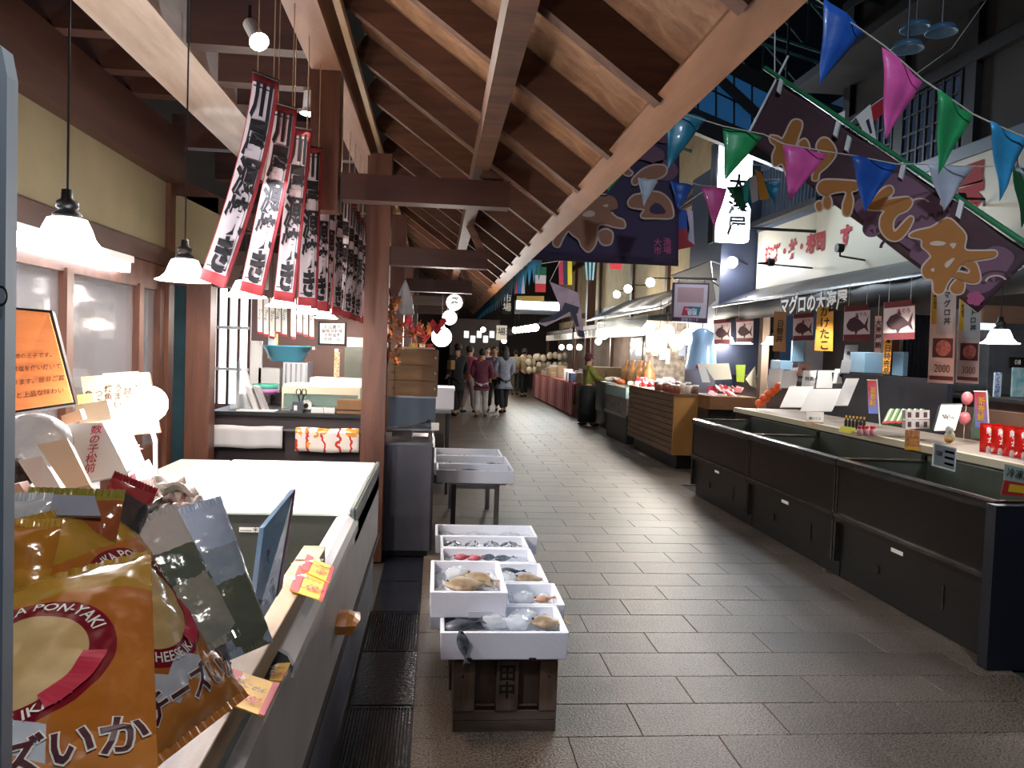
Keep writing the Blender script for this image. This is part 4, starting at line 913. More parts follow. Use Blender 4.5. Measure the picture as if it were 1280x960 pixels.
crate('second wooden crate half hidden behind the front one', .10, .54, 3.6, 3.95, .325, False)
crate('third wooden crate hidden under the middle fish boxes', .10, .54, 4.1, 4.45, .325, False)
crate('rearmost wooden crate under the last fish boxes', .10, .54, 4.6, 4.95, .325, False)
def foam_box(lab, x0, x1, y0, y1, z0, z1, notch=True, fill='ice', grp='polystyrene fish boxes on the crates'):
    t = thing('polystyrene_box', lab, 'fish box', ((x0+x1)/2, (y0+y1)/2, z0), grp, world=True); w = .018
    o = [(x0, y0), (x1, y0), (x1, y1), (x0, y1)]; i_ = [(x0+w, y0+w), (x1-w, y0+w), (x1-w, y1-w), (x0+w, y1-w)]
    tp = .006; vs = [(x+(tp if x == x0 else -tp), y+(tp if y == y0 else -tp), z0) for x, y in o]+[(x, y, z1) for x, y in o]+[(x, y, z1) for x, y in i_]+[(x, y, z0+w) for x, y in i_]
    fs = [(3, 2, 1, 0)]+[(k, (k+1) % 4, (k+1) % 4+4, k+4) for k in range(4)]+[(k+4, (k+1) % 4+4, (k+1) % 4+8, k+8) for k in range(4)]+[(k+8, (k+1) % 4+8, (k+1) % 4+12, k+12) for k in range(4)]+[(12, 13, 14, 15)]
    G().add(vs, fs).build('tub', m_foam, t, bevel=.004)
    if notch:
        cx = (x0+x1)/2; wd = x1-x0
        if fill == 'panel': G().box(cx-.0, cx+.1, y0-.001, y0+.004, z0+.003, z0+.028).build('moulded_recess', mat('foam_shade', 'c4c4cc', .6), t)
        else:
            for s in (-.28, .22): G().box(cx+s*wd-.014, cx+s*wd+.014, y0-.002, y0+.012, z0, z0+.009).build('foot_notch', m_dark, t)
    return t
B = {}
B[1] = (.045, .56, 3.12, 3.46, .327, .44); B[2] = (.0, .325, 3.28, 3.78, .442, .552); B[3] = (.335, .60, 3.47, 3.80, .327, .44)
B[4] = (.31, .575, 3.81, 4.16, .327, .44); B[5] = (.05, .56, 4.17, 4.47, .327, .44); B[6] = (.05, .555, 4.48, 4.76, .327, .44); B[7] = (.02, .64, 4.77, 5.08, .327, .437)
labs = {1: 'long front white fish box on the crate with fish tail over its edge', 2: 'white fish box stacked on the left with a tan flatfish', 3: 'white fish box at the right behind the front one holding ice and crab legs', 4: 'white fish box at the right third from the front with tan fish', 5: 'white fish box with red fish in the middle row', 6: 'white fish box full of small silvery fish', 7: 'rearmost wide white fish box of the crate stack'}
for k, b_ in B.items(): foam_box(labs[k], *b_, fill='panel' if k == 2 else 'ice')
# supports under box 2 rear: a second box below
foam_box('white fish box hidden below the left stacked one', .0, .31, 3.47, 3.80, .327, .44, notch=False)
m_ice = mat('crushed_ice', 'cdd3da', .2, bump=(90, 1.0), noise=(40, 'a8b0ba', .5), coat=.4)
for k, b_ in B.items():
    x0, x1, y0, y1, z0, z1 = b_
    g = G(); g.grid(lambda u, v: Vector((x0+.02+u*(x1-x0-.04), y0+.02+v*(y1-y0-.04), z1-.05+.012*math.sin(u*17+k)*math.cos(v*13+k)+random.uniform(-.006, .006))), 24, 16)
    tag(g.build('crushed_ice', m_ice, smooth=True), 'ice and wet film filling '+['', 'the long front fish box', 'the left stacked fish box', 'the right fish box behind the front', 'the third right fish box', 'the fish box of red fish', 'the fish box of silvery fish', 'the rearmost fish box'][k], 'ice', None, 'stuff')
def fish(lab, c, L, H, T, dirv, up=(0, 0, 1), m=None, cat='fish', grp=None, curve=0.0, fins=None):
    t = thing('fish', lab, cat, c, grp); t.rotation_euler = frame(c, dirv, up).to_euler()
    g = G(); n = 12; K = 12; prof = [0, .35, .62, .82, .95, 1, .98, .9, .75, .55, .34, .18, .10]
    vs = []
    for i in range(n+1):
        u = i/n; x = (u-.5)*L*.86; cz = curve*math.sin(u*math.pi)
        for q in range(K):
            a = 2*math.pi*q/K; vs.append(Vector((x, prof[i]*H/2*math.cos(a)+cz, prof[i]*T/2*math.sin(a))))
    fs = [(i*K+q, i*K+(q+1) % K, (i+1)*K+(q+1) % K, (i+1)*K+q) for i in range(n) for q in range(K)]+[tuple(range(K)), tuple(range(n*K, n*K+K))[::-1]]
    g.add(vs, fs).build('body', m, t, smooth=True)
    xt = L*.43
    G().prism([Vector((xt-.01, 0, 0)), Vector((L*.57, H*.38, 0)), Vector((L*.52, 0, 0)), Vector((L*.57, -H*.38, 0))], (0, 0, .003)).build('tail_fin', fins or m, t)
    G().prism([Vector((-L*.15, H*.44, 0)), Vector((L*.05, H*.68, 0)), Vector((L*.18, H*.3, 0))], (0, 0, .003)).build('back_fin', fins or m, t)
    G().ball((-L*.33, H*.12, T*.27), (.006, .006, .004), 8, 5).build('eye', m_black, t)
    return t
m_fdark = mat('dark_fish_skin', '2c2e34', .25, noise=(20, '5c626a', .4)); m_ftan = mat('tan_fish_skin', 'a08a6c', .4, noise=(30, '6e5c48', .4)); m_fsil = mat('silver_fish_skin', '9aa2ac', .2, .5, noise=(30, '40464e', .3)); m_fred = mat('red_fish_skin', 'a83444', .3, noise=(25, 'd08088', .4))
fish('dark fish lying at the left end of the front box', (.12, 3.24, .425), .2, .07, .04, (.75, .15, .12), (-.1, .9, .3), m_fdark)
fish('dark slim fish bent over the clear bags in the front box', (.20, 3.30, .440), .22, .045, .035, (.98, -.1, -.02), (0, .9, .3), m_fdark)
fish('grey fish tail hanging over the front edge of the front box', (.135, 3.115, .395), .14, .045, .02, (.2, -.15, -.95), (.9, 0, .2), m_fsil)
fish('tan flatfish in the right end of the front box', (.49, 3.28, .428), .17, .11, .04, (1, .1, 0), (0, 1, .1), m_ftan)
fish('large tan flatfish in the left stacked box', (.15, 3.45, .535), .22, .16, .04, (1, .15, 0), (0, 1, .1), m_ftan)
fish('second tan fish half wrapped in the left stacked box', (.22, 3.56, .532), .2, .10, .04, (.8, -.6, 0), (.6, .8, .1), m_ftan)
fish('orange brown crab legs fish in the right box behind the front', (.52, 3.6, .425), .12, .05, .03, (.9, .3, 0), (-.3, .9, .1), mat('orange_brown_skin', '9c5a3c', .4, noise=(30, 'c8a080', .4)))
fish('tan fish in the third right box', (.49, 3.92, .425), .18, .11, .04, (1, 0, 0), (0, 1, .1), m_ftan)
fish('dark fish beside the tan one in the third right box', (.40, 4.05, .425), .16, .05, .04, (1, .1, 0), (0, 1, .1), m_fdark)
for k in range(4): fish('red fish in the middle row fish box, %s one' % ['leftmost', 'second', 'third', 'rightmost'][k], (.17+k*.075, 4.34-.02*(k % 2), .422), .13, .045, .035, (.9, .4, 0), (-.4, .9, .1), m_fred if k < 2 else m_fsil, grp='red fish in the middle row box')
for k in range(16): fish('small silvery fish among many in the silvery fish box', (.10+(k % 8)*.055, 4.56+(k//8)*.1, .418), .12, .022, .018, (.4+.2*math.sin(k), .9*(-1)**k, 0), (.9, -.4, .1), m_fsil, grp='small silvery fish')
for i, (x, y_, z_, lb) in enumerate(((.27, 3.27, .432, 'left clear bag of ice in the front box'), (.36, 3.26, .432, 'right clear bag of ice in the front box'), (.40, 3.34, .43, 'rear clear bag of ice in the front box'), (.12, 3.62, .535, 'clear plastic wrap bunched in the left stacked box'), (.43, 3.62, .42, 'clear ice bag in the right box behind the front'), (.38, 3.93, .425, 'clear wrap in the third right box'))):
    g = G().ball((0, 0, 0), (.055, .05, .03), 18, 10); g.v = [v*(1+.16*math.sin(v.x*120+i)*math.cos(v.y*100)) for v in g.v]
    o = g.build('ice_bag', m_film, smooth=True); o.location = (x, y_, z_); tag(o, lb, 'bag', 'clear bags in the fish boxes')
# ---- boxes on the steel table
tb = thing('steel_table', 'steel legged table carrying three white fish boxes', 'table', (.34, 7.1, 0), world=True)
G().box(.12, .60, 6.55, 7.85, .445, .465).build('table_top', m_steel, tb)
for x in (.17, .53):
    for y_ in (6.62, 7.78): G().box(x-.02, x+.02, y_-.02, y_+.02, 0, .445).build('leg', m_dsteel if x < .3 and y_ < 7 else m_steel, tb)
for y_ in (6.62, 7.78): G().box(.17, .53, y_-.012, y_+.012, .40, .43).build('cross_rail', m_steel, tb)
for k, (a, b_, x0, x1) in enumerate(((6.48, 6.86, .02, .66), (6.87, 7.38, .0, .66), (7.39, 7.92, .0, .64))):
    foam_box(['front white fish box on the steel table', 'middle white fish box on the steel table', 'rear white fish box on the steel table'][k], x0, x1, a, b_, .466, .572, notch=False, grp='fish boxes on the steel table')
    g = G(); g.grid(lambda u, v: Vector((x0+.02+u*(x1-x0-.04), a+.02+v*(b_-a-.04), .515+random.uniform(-.004, .004))), 16, 8); tag(g.build('crushed_ice', mat('ice_sheet', 'c8c8cc', .4, bump=(60, .5)), smooth=True), ['ice in the front box on the steel table', 'ice in the middle box on the steel table', 'ice in the rear box on the steel table'][k], 'ice', None, 'stuff')
fish('dark slim fish in the front box on the steel table', (.3, 6.75, .53), .3, .04, .03, (1, 0, 0), (0, 1, .1), m_fdark)
fish('short dark fish at the right of the middle box on the steel table', (.52, 7.15, .53), .14, .045, .03, (1, .4, 0), (0, 1, .1), m_fdark)
fish('short dark fish at the left of the middle box on the steel table', (.14, 7.15, .53), .09, .045, .03, (1, .6, 0), (0, 1, .1), m_fdark)
for k in range(3): fish('small reddish fish in the rear box on the steel table, '+['left', 'middle', 'right'][k]+' one', (.24+k*.05, 7.7, .53), .06, .03, .02, (.3, 1, 0), (1, 0, .1), m_fred, grp='small reddish fish in the rear box')
# ---- steel cabinet, burner, trays beside the post
sc_ = thing('steel_cabinet', 'plain grey steel cabinet right of the wooden post', 'cabinet', (-.2, 6.2, 0), world=True)
m_cab = mat('grey_steel_panel', '6a6870', .38, .55, noise=(3, '5a5a64', .5), bump=(40, .1))
G().box(-.40, -.015, 5.95, 6.7, .04, .83).build('body', m_cab, sc_, bevel=.004); G().box(-.39, -.03, 5.96, 6.65, 0, .04).build('plinth', m_black, sc_)
G().box(-.015, .0, 5.95, 6.68, .05, .82).build('side_trim', m_dsteel, sc_); G().box(-.41, -.01, 6.0, 6.7, .83, .845).build('top', m_steel, sc_)
G().box(-.33, -.18, 6.2, 6.68, .845, .92).build('riser', mat('brown_grey_riser', '5c5050', .5), sc_)
G().box(-.05, -.02, 6.2, 6.68, .845, .92).build('riser', mat('brown_grey_riser', '5c5050', .5), sc_)
bn = thing('griddle_cabinet', 'blue grey steel griddle cabinet under the stacked wooden trays', 'cabinet', (-.18, 6.45, .92), world=True)
G().box(-.37, .0, 6.15, 6.7, .92, .935).build('shelf', m_steel, bn); G().box(-.37, .0, 6.32, 6.7, .935, 1.175).build('hood', mat('blue_grey_steel', '5c6672', .35, .5, noise=(3, '48525e', .5)), bn)
G().box(-.37, .0, 6.31, 6.32, 1.16, 1.176).build('lip', m_steel, bn)
t = thing('tongs', 'steel tongs lying on the griddle cabinet shelf', 'tongs', (-.15, 6.22, .936), world=True)
for s in (-.012, .012): G().tube([(-.32, 6.2+s, .94), (-.2, 6.2+s*2, .945), (-.06, 6.22+s*.4, .985)], .005, 6).build('arm', m_steel, t)
G().tube([(-.06, 6.21, .985), (-.045, 6.23, .99)], .014, 8).build('grip', m_black, t)
single(G().box(-.03, .03, 6.12, 6.15, .93, .985), 'price_label', m_paper, 'small white card clipped to the right end of the griddle shelf', 'card')
m_tray = mat('tray_wood', '7c5a38', .6, grain=('x', 10, '5c4228'))
for k in range(3):
    t = thing('wooden_tray', ['bottom', 'middle', 'top'][k]+' wooden tray of the stack on the griddle cabinet', 'tray', (-.18, 6.5, 1.176+.122*k), 'stacked wooden trays', world=True); z0 = 1.176+.122*k
    G().box(-.33, -.03, 6.33, 6.345, z0, z0+.118).build('front_board', m_tray, t); G().box(-.33, -.03, 6.68, 6.695, z0, z0+.118).build('back_board', m_tray, t)
    for xx in (-.37, -.03): G().box(xx, xx+.04, 6.325, 6.70, z0, z0+.12).build('end_board', mat('tray_end', '6a4e36', .6), t)
    G().box(-.33, -.03, 6.345, 6.68, z0, z0+.01).build('bottom', m_tray, t)
    for xx in (-.35, -.012): G().tube([(xx, 6.318, z0+.06), (xx, 6.326, z0+.06)], .008, 10).build('bolt', m_steel, t)
t = thing('wicker_tray', 'flat tray of packets on top of the wooden trays', 'tray', (-.18, 6.5, 1.545), world=True)
G().box(-.34, -.02, 6.4, 6.68, 1.545, 1.56).build('base', m_pale, t)
for k in range(5): o = G().box(-.33+k*.062, -.285+k*.062, 6.42, 6.5, 1.56, 1.59).build('packet', [m_paper, m_tray, m_yel, m_paper, m_red][k], t)
# maple branch and red fern ornament
mb = thing('maple_branch', 'branch of orange maple leaves fixed to the post', 'branch', (-.36, 5.9, 1.6), world=True)
m_mapA, m_mapB = mat('maple_orange', 'b8682a', .6, rand=.35), mat('maple_brown', '8a4a22', .6, rand=.3)
G().tube([(-.36, 5.86, 1.98), (-.33, 5.84, 1.8), (-.34, 5.85, 1.6), (-.36, 5.86, 1.42)], .006, 6).build('twig', m_wood, mb); G().tube([(-.33, 5.84, 1.7), (-.22, 5.84, 1.66), (-.1, 5.9, 1.62)], .004, 6).build('twig', m_wood, mb)
lf = []
for v_ in range(2):
    g = G(); ps_ = []
    for k in range(10): r_ = (.03 if k % 2 == 0 else .012)*(1 if k != 5 else .6); a = math.pi/2+k*math.pi/5; ps_.append(Vector((math.cos(a)*r_, math.sin(a)*r_, .004*math.cos(k))))
    g.prism(ps_, (0, 0, .001)); lf.append(g)
RR = random.Random(3)
protos = []
for k in range(85):
    if k < 60: p = Vector((-.37+RR.uniform(-.04, .10), 5.84+RR.uniform(-.05, .05), RR.uniform(1.45, 1.95)))
    else: p = Vector((RR.uniform(-.3, -.05), 5.86+RR.uniform(-.04, .04), RR.uniform(1.58, 1.74)))
    if k < 2: o = lf[k].build('leaf', [m_mapA, m_mapB][k], mb); o.data.transform(Matrix.Translation(WORLD[mb.name])); protos.append(o)
    else: o = protos[k % 2].copy(); C.objects.link(o)
    o.location = p-WORLD[mb.name]; o.rotation_euler = (RR.uniform(.9, 2.0), RR.uniform(-.6, .6), RR.uniform(0, 6)); s = RR.uniform(.7, 1.4); o.scale = (s, s, s)
rf = thing('red_fern_ornament', 'red feathery paper ornament above the wooden trays', 'ornament', (-.1, 6.8, 1.6), world=True)
for k in range(24):
    x = -.28+k*.014; z_ = 1.70+.05*math.sin(k*.9)+.04*math.cos(k*.31); o = G().prism([Vector((x, 6.8, z_-.03)), Vector((x+.035, 6.79, z_+.015)), Vector((x+.008, 6.81, z_+.045)), Vector((x-.02, 6.8, z_+.012))], (0, .003, 0)).build('red_leaf', m_red, rf)
G().tube([(-.3, 6.81, 1.64), (.0, 6.81, 1.66), (.06, 6.81, 1.62)], .006, 6).build('stem', m_wood, rf); G().box(-.2, -.19, 6.8, 6.81, 1.56, 1.66).build('stem', m_wood, rf)
cp = at(506, 372, y=6.0); t = thing('clear_cone_bag', 'clear cone shaped plastic bag hanging right of the post', 'bag', cp, world=True)
G().lathe([(.004, .13), (.02, .1), (.055, 0), (.075, -.12), (.07, -.125), (.05, 0), (.015, .1)], cp, 16).build('cone', m_film, t, smooth=True); G().tube([cp+Z*.13, cp+Z*.26], .003, 5).build('string', m_black, t)
# styrofoam boxes and tables further along the left
for i, (px, py, yy, w_, h_, dp, lb) in enumerate(((556, 500, 8.6, .32, .2, .5, 'large white polystyrene box right of the griddle cabinet'), (556, 520, 8.5, .36, .04, .6, 'steel shelf under the large polystyrene box'))):
    p = at(px, py, y=yy)
    if i == 0:
        t = thing('polystyrene_box', lb, 'fish box', (p.x, yy, p.z-.1), world=True); G().box(p.x-.13, p.x+.10, yy, yy+dp, p.z-.1, p.z+.1).build('tub', m_foam, t, bevel=.006); G().box(p.x-.135, p.x+.105, yy-.005, yy+dp, p.z+.1, p.z+.13).build('lid', m_foam, t); zz = p.z-.1
t = thing('stall_table', 'dark stall table under the large polystyrene box', 'table', (.05, 8.8, 0), world=True)
G().box(-.3, .16, 8.45, 9.6, zz-.03, zz).build('table_top', m_steel, t)
for x in (-.27, .12):
    for y_ in (8.5, 9.5): G().box(x, x+.03, y_, y_+.03, 0, zz-.03).build('leg', m_dsteel, t)
G().box(-.25, .1, 8.6, 9.5, .1, .55).build('stored_box', m_black, t)
for i, (y0, lb) in enumerate(((10.2, 'stall counter with small goods just before the people'), (13, 'second stall counter on the left of the far aisle'), (16.5, 'third stall counter on the left of the far aisle'), (21.5, 'farthest stall counter on the left of the aisle'))):
    t = thing('stall_counter', lb, 'counter', (-.5, y0+1, 0), 'left stall counters', world=True)
    G().box(-.33, -.08, y0, y0+2.2, 0, .8).build('body', m_cnt, t, bevel=.01); G().box(-.34, -.05, y0-.05, y0+2.25, .8, .84).build('counter_top', m_pale, t); G().box(-.3, -.1, y0-.012, y0, .1, .7).build('front_board', m_woodx, t)
    for k in range(8):
        bx = -.32+(k % 2)*.02; by = y0+.1+k*.25; hh = .1+.08*((k*7) % 3)
        o = single(G().box(bx, bx+.19, by, by+.2, .84, .84+hh).box(bx+.02, bx+.17, by+.02, by+.18, .84+hh, .86+hh), 'goods_box', [m_paper, m_card, m_red, m_foam][k % 4], 'small goods box on a far left stall counter', 'box', 'goods boxes on the far left counters')
# ================= right hand shop: open freezers =================
m_fr = mat('dark_brown_metal', '2e2622', .28, .5, noise=(2.5, '231d1b', .5)); m_lip = mat('polished_dark_steel', '6e6a68', .22, .9, noise=(9, '4c4a48', .4))
m_tnk = mat('grey_green_tank', '5b5f58', .35, .4, noise=(3, '4a4d47', .5))
def open_freezer(lab):
    t = thing('open_freezer', lab, 'freezer', (0, 0, 0), 'row of open freezers on the right'); L = 1.625
    G().box(.0, .02, .01, L-.01, .47, .80).build('front_panel', m_fr, t)
    g = G(); prof = [(0, .80), (-.015, .815), (-.018, .84), (-.008, .858), (.02, .866), (.06, .862), (.07, .845), (.07, .80)]
    g.prism([Vector((x, .0, z)) for x, z in prof], (0, L, 0)).build('rounded_lip', m_lip, t)
    G().box(-.02, .02, 0, L, .45, .47).build('steel_band', m_lip, t); G().box(-.012, .02, 0, L, .415, .45).build('lower_band', m_fr, t)
    G().box(.03, .06, .01, L-.01, .12, .415).build('base_panel', mat('black_base', '121110', .35), t)
    G().box(.06, .1, .0, L, .0, .12).build('plinth', m_black, t)
    for s in (0, L-.022): G().box(-.006, .03, s, s+.022, .12, .80).build('corner_trim', m_lip, t)
    G().box(.07, .082, .03, L-.03, .42, .845).build('front_lining', m_tnk, t); G().box(.66, .69, .03, L-.03, .42, .90).build('rear_lining', m_tnk, t)
    for s in (.0, L-.03): G().box(.06, .69, s, s+.03, .42, .852).build('end_lining', m_tnk, t)
    G().box(.05, .70, -.0, .034, .852, .866).build('end_cap', m_lip, t); G().box(.05, .70, L-.034, L, .852, .866).build('end_cap', m_lip, t)
    G().box(.08, .66, .03, L-.03, .40, .42).build('tank_floor', m_tnk, t)
    G().box(.3, .42, L-.032, L-.030, .66, .69).build('end_label', m_paper, t)
    G().box(.028, .03, .82, .95, .36, .385).build('base_label', m_paper, t); G().box(.024, .03, .4, .415, .16, .30).build('base_handle', m_lip, t)
    G().tube([(.02, 1.1, .2), (.04, 1.1, .2)], .03, 12).build('vent_cap', m_dsteel, t)
    return t
of = open_freezer('nearest open freezer on the right with green turf inside'); of.location = (2.905, 3.88, 0)
for i, lb in enumerate(('middle open freezer on the right with bare tank', 'farthest open freezer on the right beside the slatted counter')): copy_tree(of, loc=(2.905, 3.88+1.64*(i+1), 0), label=lb)
single(G().box(2.86, 3.62, 3.80, 3.875, .0, .855), 'end_partition', mat('navy_end_panel', '12141f', .5), 'dark navy end panel at the near end of the right freezers', 'panel')
single(G().box(2.99, 3.56, 3.93, 5.1, .42, .50), 'turf_mat', mat('green_turf', '2f8a3c', .8, bump=(200, .5)), 'green plastic turf in the nearest right freezer', 'mat')
# orange crab on the turf
cb = thing('orange_crab', 'small orange crab lying on the turf in the right freezer', 'crab', (3.2, 4.62, .5), rot=(0, 0, .5))
G().ball((0, 0, .025), (.05, .04, .018), 12, 8).build('shell', mat('crab_orange', 'e0702c', .4), cb, smooth=True)
for s in (-1, 1):
    for k in range(4): G().tube([(s*.03, -.02+k*.014, .02), (s*.075, -.04+k*.026, .035), (s*.1, -.05+k*.034, .003)], [.006, .005, .002], 6).build('leg', mat('crab_orange', 'e0702c', .4), cb)
    G().tube([(s*.03, -.03, .02), (s*.05, -.07, .03), (s*.02, -.085, .02)], [.007, .011, .005], 6).build('claw', mat('crab_orange', 'e0702c', .4), cb)
# rear ledge and counter
lg = thing('service_counter', 'cream edged counter behind the right freezers', 'counter', (3.9, 6.4, 0), world=True)
m_ledge = mat('cream_steel_ledge', 'c9bfa4', .35)
G().box(3.60, 3.66, 3.4, 9.4, .905, .965).build('ledge_front', m_ledge, lg); G().box(3.66, 4.4, 3.4, 9.4, .93, .96).build('counter_top', mat('counter_laminate', '8d7f72', .45), lg)
G().box(3.63, 4.3, 3.4, 9.4, .0, .905).build('body', m_fr, lg); G().box(3.585, 3.60, 3.4, 9.4, .90, .915).build('lower_lip', m_lip, lg)
m_nb = mat('navy_board', '191c2c', .5, noise=(2, '141724', .5))
single(G().box(4.38, 4.43, 6.5, 8.7, .9, 1.44), 'navy_partition', m_nb, 'navy blue partition board behind the counter goods', 'partition')
single(G().box(4.38, 4.43, 3.6, 6.48, .9, 1.22), 'brown_partition', mat('brown_board', '5a4030', .6, noise=(2, '49342a', .5)), 'brown partition board behind the red bags', 'partition')
single(G().tube([(4.375, 8.15, 1.24), (4.372, 8.15, 1.24)], .03, 18), 'round_badge', m_paper, 'round white badge on the navy partition', 'badge')
# things on the counter --------------------------------------------------
def leaning(name, lab, cat, px, py, wpx, hpx, y, m, th=.012, lean=.0, skew=0, grp=None, txt=None, tm=None, ts=.02, vert=False, parts=None):
    q = [(px-wpx/2+skew, py-hpx/2), (px+wpx/2+skew, py-hpx/2), (px+wpx/2, py+hpx/2), (px-wpx/2, py+hpx/2)]
    c = pts(q, y=[y+lean, y+lean, y, y]); t = thing(name, lab, cat, c[3], grp, world=True); slab(c, th, 'panel', m, parent=t)
    if txt:
        M, w_, h_ = qframe(c); text(txt, ts, M, tm or m_blackp, t, vertical=vert)
    return t, c
for i, (px, py, w_, h_, yy, sk) in enumerate([(990, 496, 30, 26, 8.3, 12), (1020, 500, 40, 28, 7.9, 14), (1052, 490, 16, 34, 7.6, 14)]):
    t, c = leaning('menu_board', ['left', 'middle', 'right narrow'][i]+' blank white price board leaning in the row left of the small flag', 'board', px, py, w_, h_, yy, m_paper, lean=.12, skew=sk, grp='white price boards on the right counter')
for i, (px, py, w_, h_, yy, lb) in enumerate([(968, 474, 18, 26, 9.0, 'white card leaning at the pillar foot behind the orange ornament'), (985, 474, 20, 22, 8.9, 'white wrapped card right of the pillar'), (1003, 462, 14, 16, 8.8, 'tilted brown and white card on the goods behind the boards'), (1010, 474, 16, 22, 8.6, 'card with photographs behind the middle white board'), (1030, 474, 20, 22, 8.5, 'pale grey card behind the middle white board'), (1050, 470, 18, 18, 8.3, 'white card with a black dot near the navy partition'), (1062, 442, 16, 22, 8.4, 'grey printed sheet standing above the navy partition'), (1056, 458, 12, 16, 8.2, 'dark grey crumpled sheet left of the light blue box')]):
    t, c = leaning('price_card', lb, 'price card', px, py, w_, h_, yy, [m_paper, m_paper, mat('brown_print_card', '8c5c50', .5), m_paper, m_white, m_paper, mat('grey_sheet', 'a8a8aa', .6), mat('grey_sheet2', '77777a', .6)][i], lean=.05, skew=3, txt=['', '', '鮭', '特選', '', '●', '案内', ''][i] or None, ts=.05)
ob = thing('lobster_ornament', 'bright orange lobster ornament at the left end of the counter ledge', 'ornament', at(958, 500, y=9.1), world=True)
m_or = mat('bright_orange', 'f0641e', .4)
for k, (px, py, r) in enumerate([(950, 504, .06), (956, 498, .065), (962, 492, .06), (968, 487, .055), (974, 482, .05)]): G().ball(at(px, py, y=9.05-.02*k), (r, r, r*.8), 10, 7).build('segment', m_or, ob, smooth=True)
for k in range(6): p = at(950+k*5, 505-k*4, y=9.0); G().tube([p, p+Vector((-.05, -.03, -.06))], [.012, .005], 6).build('leg', m_or, ob)
def mini_flag(px, top, bot, yy, lab):
    a, b_ = at(px+10, bot, y=yy), at(px+6, top, y=yy)
    t = thing('mini_banner', lab, 'flag', a, 'small upright flags on the right counter', world=True)
    G().tube([a, b_], .006, 6).build('pole', m_white, t); G().tube([b_+Vector((0, 0, -.01)), b_+Vector((-.1, 0, -.01))], .004, 5).build('crossbar', m_white, t)
    c = [b_+Vector((-.095, 0, -.012)), b_+Vector((-.008, 0, -.012)), a.lerp(b_, .28)+Vector((-.008, 0, 0)), a.lerp(b_, .28)+Vector((-.105, 0, 0))]
    m, nt, bb = nodemat('flag_red_blue', .6); e = NX(nt); bb.inputs['Coat Weight'].default_value = 0
    tc2 = nt.nodes.new('ShaderNodeTexCoord'); sp = nt.nodes.new('ShaderNodeSeparateXYZ'); nt.links.new(tc2.outputs['Generated'], sp.inputs[0])
    nt.links.new(e.mix(e.op('SMOOTH_MIN', 1, sp.outputs[2], .01), '5f7fc0', 'c83a34'), bb.inputs['Base Color'])
    slab(c, .003, 'cloth', m, parent=t); M, w_, h_ = qframe(c); text('新巻鮭', .06, M, m_yel, t, vertical=True); return t
mini_flag(1090, 474, 534, 7.3, 'small red and blue upright flag left of the spray bottles')
mini_flag(1227, 488, 552, 5.6, 'small red and blue upright flag left of the red bags')
for i in range(6):
    p = at(1058+i*4.5, 517+i*.6, y=6.95-.03*i); t = thing('sauce_bottle', 'small dark sauce bottle with gold cap in the row under the flag', 'bottle', p, 'small dark bottles on the right counter', world=True)
    p.z = .96; G().lathe([(.001, 0), (.014, 0), (.014, .07), (.006, .085), (.006, .10)], p, 10).build('glass', m_black, t, smooth=True); G().lathe([(.008, .095), (.008, .115), (.001, .116)], p, 10).build('cap', m_yel, t)
for i in range(6):
    p = at(1075+(i % 3)*8, 530+(i//3)*5, y=6.3-.05*(i//3)); p.z = .96; t = thing('jam_jar', 'small pink jar with red lid in the cluster right of the dark bottles', 'jar', p, 'small pink jars on the right counter', world=True)
    G().lathe([(.001, 0), (.02, 0), (.022, .05), (.017, .06)], p, 12).build('glass', mat('pink_jar', 'c88c98', .2), t, smooth=True); G().lathe([(.019, .06), (.019, .08), (.001, .081)], p, 12).build('lid', m_red, t)
for i in range(6):
    t = thing('tea_packet', 'green and white striped packet leaning in the row of six', 'packet', at(1108+i*7.5, 532, y=6.4), 'green striped packets on the right counter', world=True)
    c = pts([(1112+i*7.5, 511), (1118+i*7.5, 511), (1110+i*7.5, 530), (1103+i*7.5, 529)], y=[6.32, 6.32, 6.22, 6.22]); slab(c, .02, 'pouch', mat('green_pack', '6f9a4c', .3), parent=t); print_patch(c, .15, .5, 0, .9, m_paper, t); print_patch(c, 0, 1, .8, 1, m_red, t)
for i in range(6):
    px, py = 1137+(i % 3)*10, 518+(i//3)*12
    c = pts([(px-5, py-5), (px+5, py-5), (px+5, py+6), (px-5, py+6)], y=[6.05+.02*(1-i//3)]*4); t = thing('badge_box', 'small clear box with dark emblem, stacked two high beside the green packets', 'box', c[3], 'small clear boxes on the right counter', world=True); slab(c, .05, 'box', mat('pale_clear_box', 'c2bcbc', .2), parent=t); print_patch(c, .25, .7, .2, .8, mat('dark_emblem', '4a3438', .5), t)
t, c = leaning('tablet_sign', 'white rounded tablet shaped price board leaning on a dark holder', 'board', 1181, 522, 26, 32, 5.75, m_paper, th=.012, lean=.12, skew=9, txt='特価', ts=.05)
slab([p+Vector((.02, .03, .01)) for p in c], .05, 'holder', m_dark, parent=t)
t = thing('tissue_balloons', 'two pink balloon fish hanging in the dark gap beside the tablet sign', 'ornament', at(1210, 505, y=6.1), world=True)
for px, py in ((1209, 498), (1206, 523)): G().ball(at(px, py, y=6.1), (.045, .04, .055), 12, 8).build('balloon', mat('salmon_pink', 'd87880', .4), t, smooth=True)
G().tube([at(1209, 498, y=6.1), at(1206, 523, y=6.1), (at(1206, 523, y=6.1).x, 6.1, .96)], .003, 5).build('string', m_white, t)
for i, (px, w_) in enumerate(((1216, 6), (1222, 7), (1228, 4))):
    t, c = leaning('seaweed_sheet', ['left', 'middle', 'right'][i]+' upright dark green packet behind the small flag', 'packet', px, 520, w_, 56, 5.75+.05*i, mat('dark_green_pack', '3f4c42', .25, coat=.5), th=.015, lean=.06, skew=7, grp='upright dark packets beside the red bags')
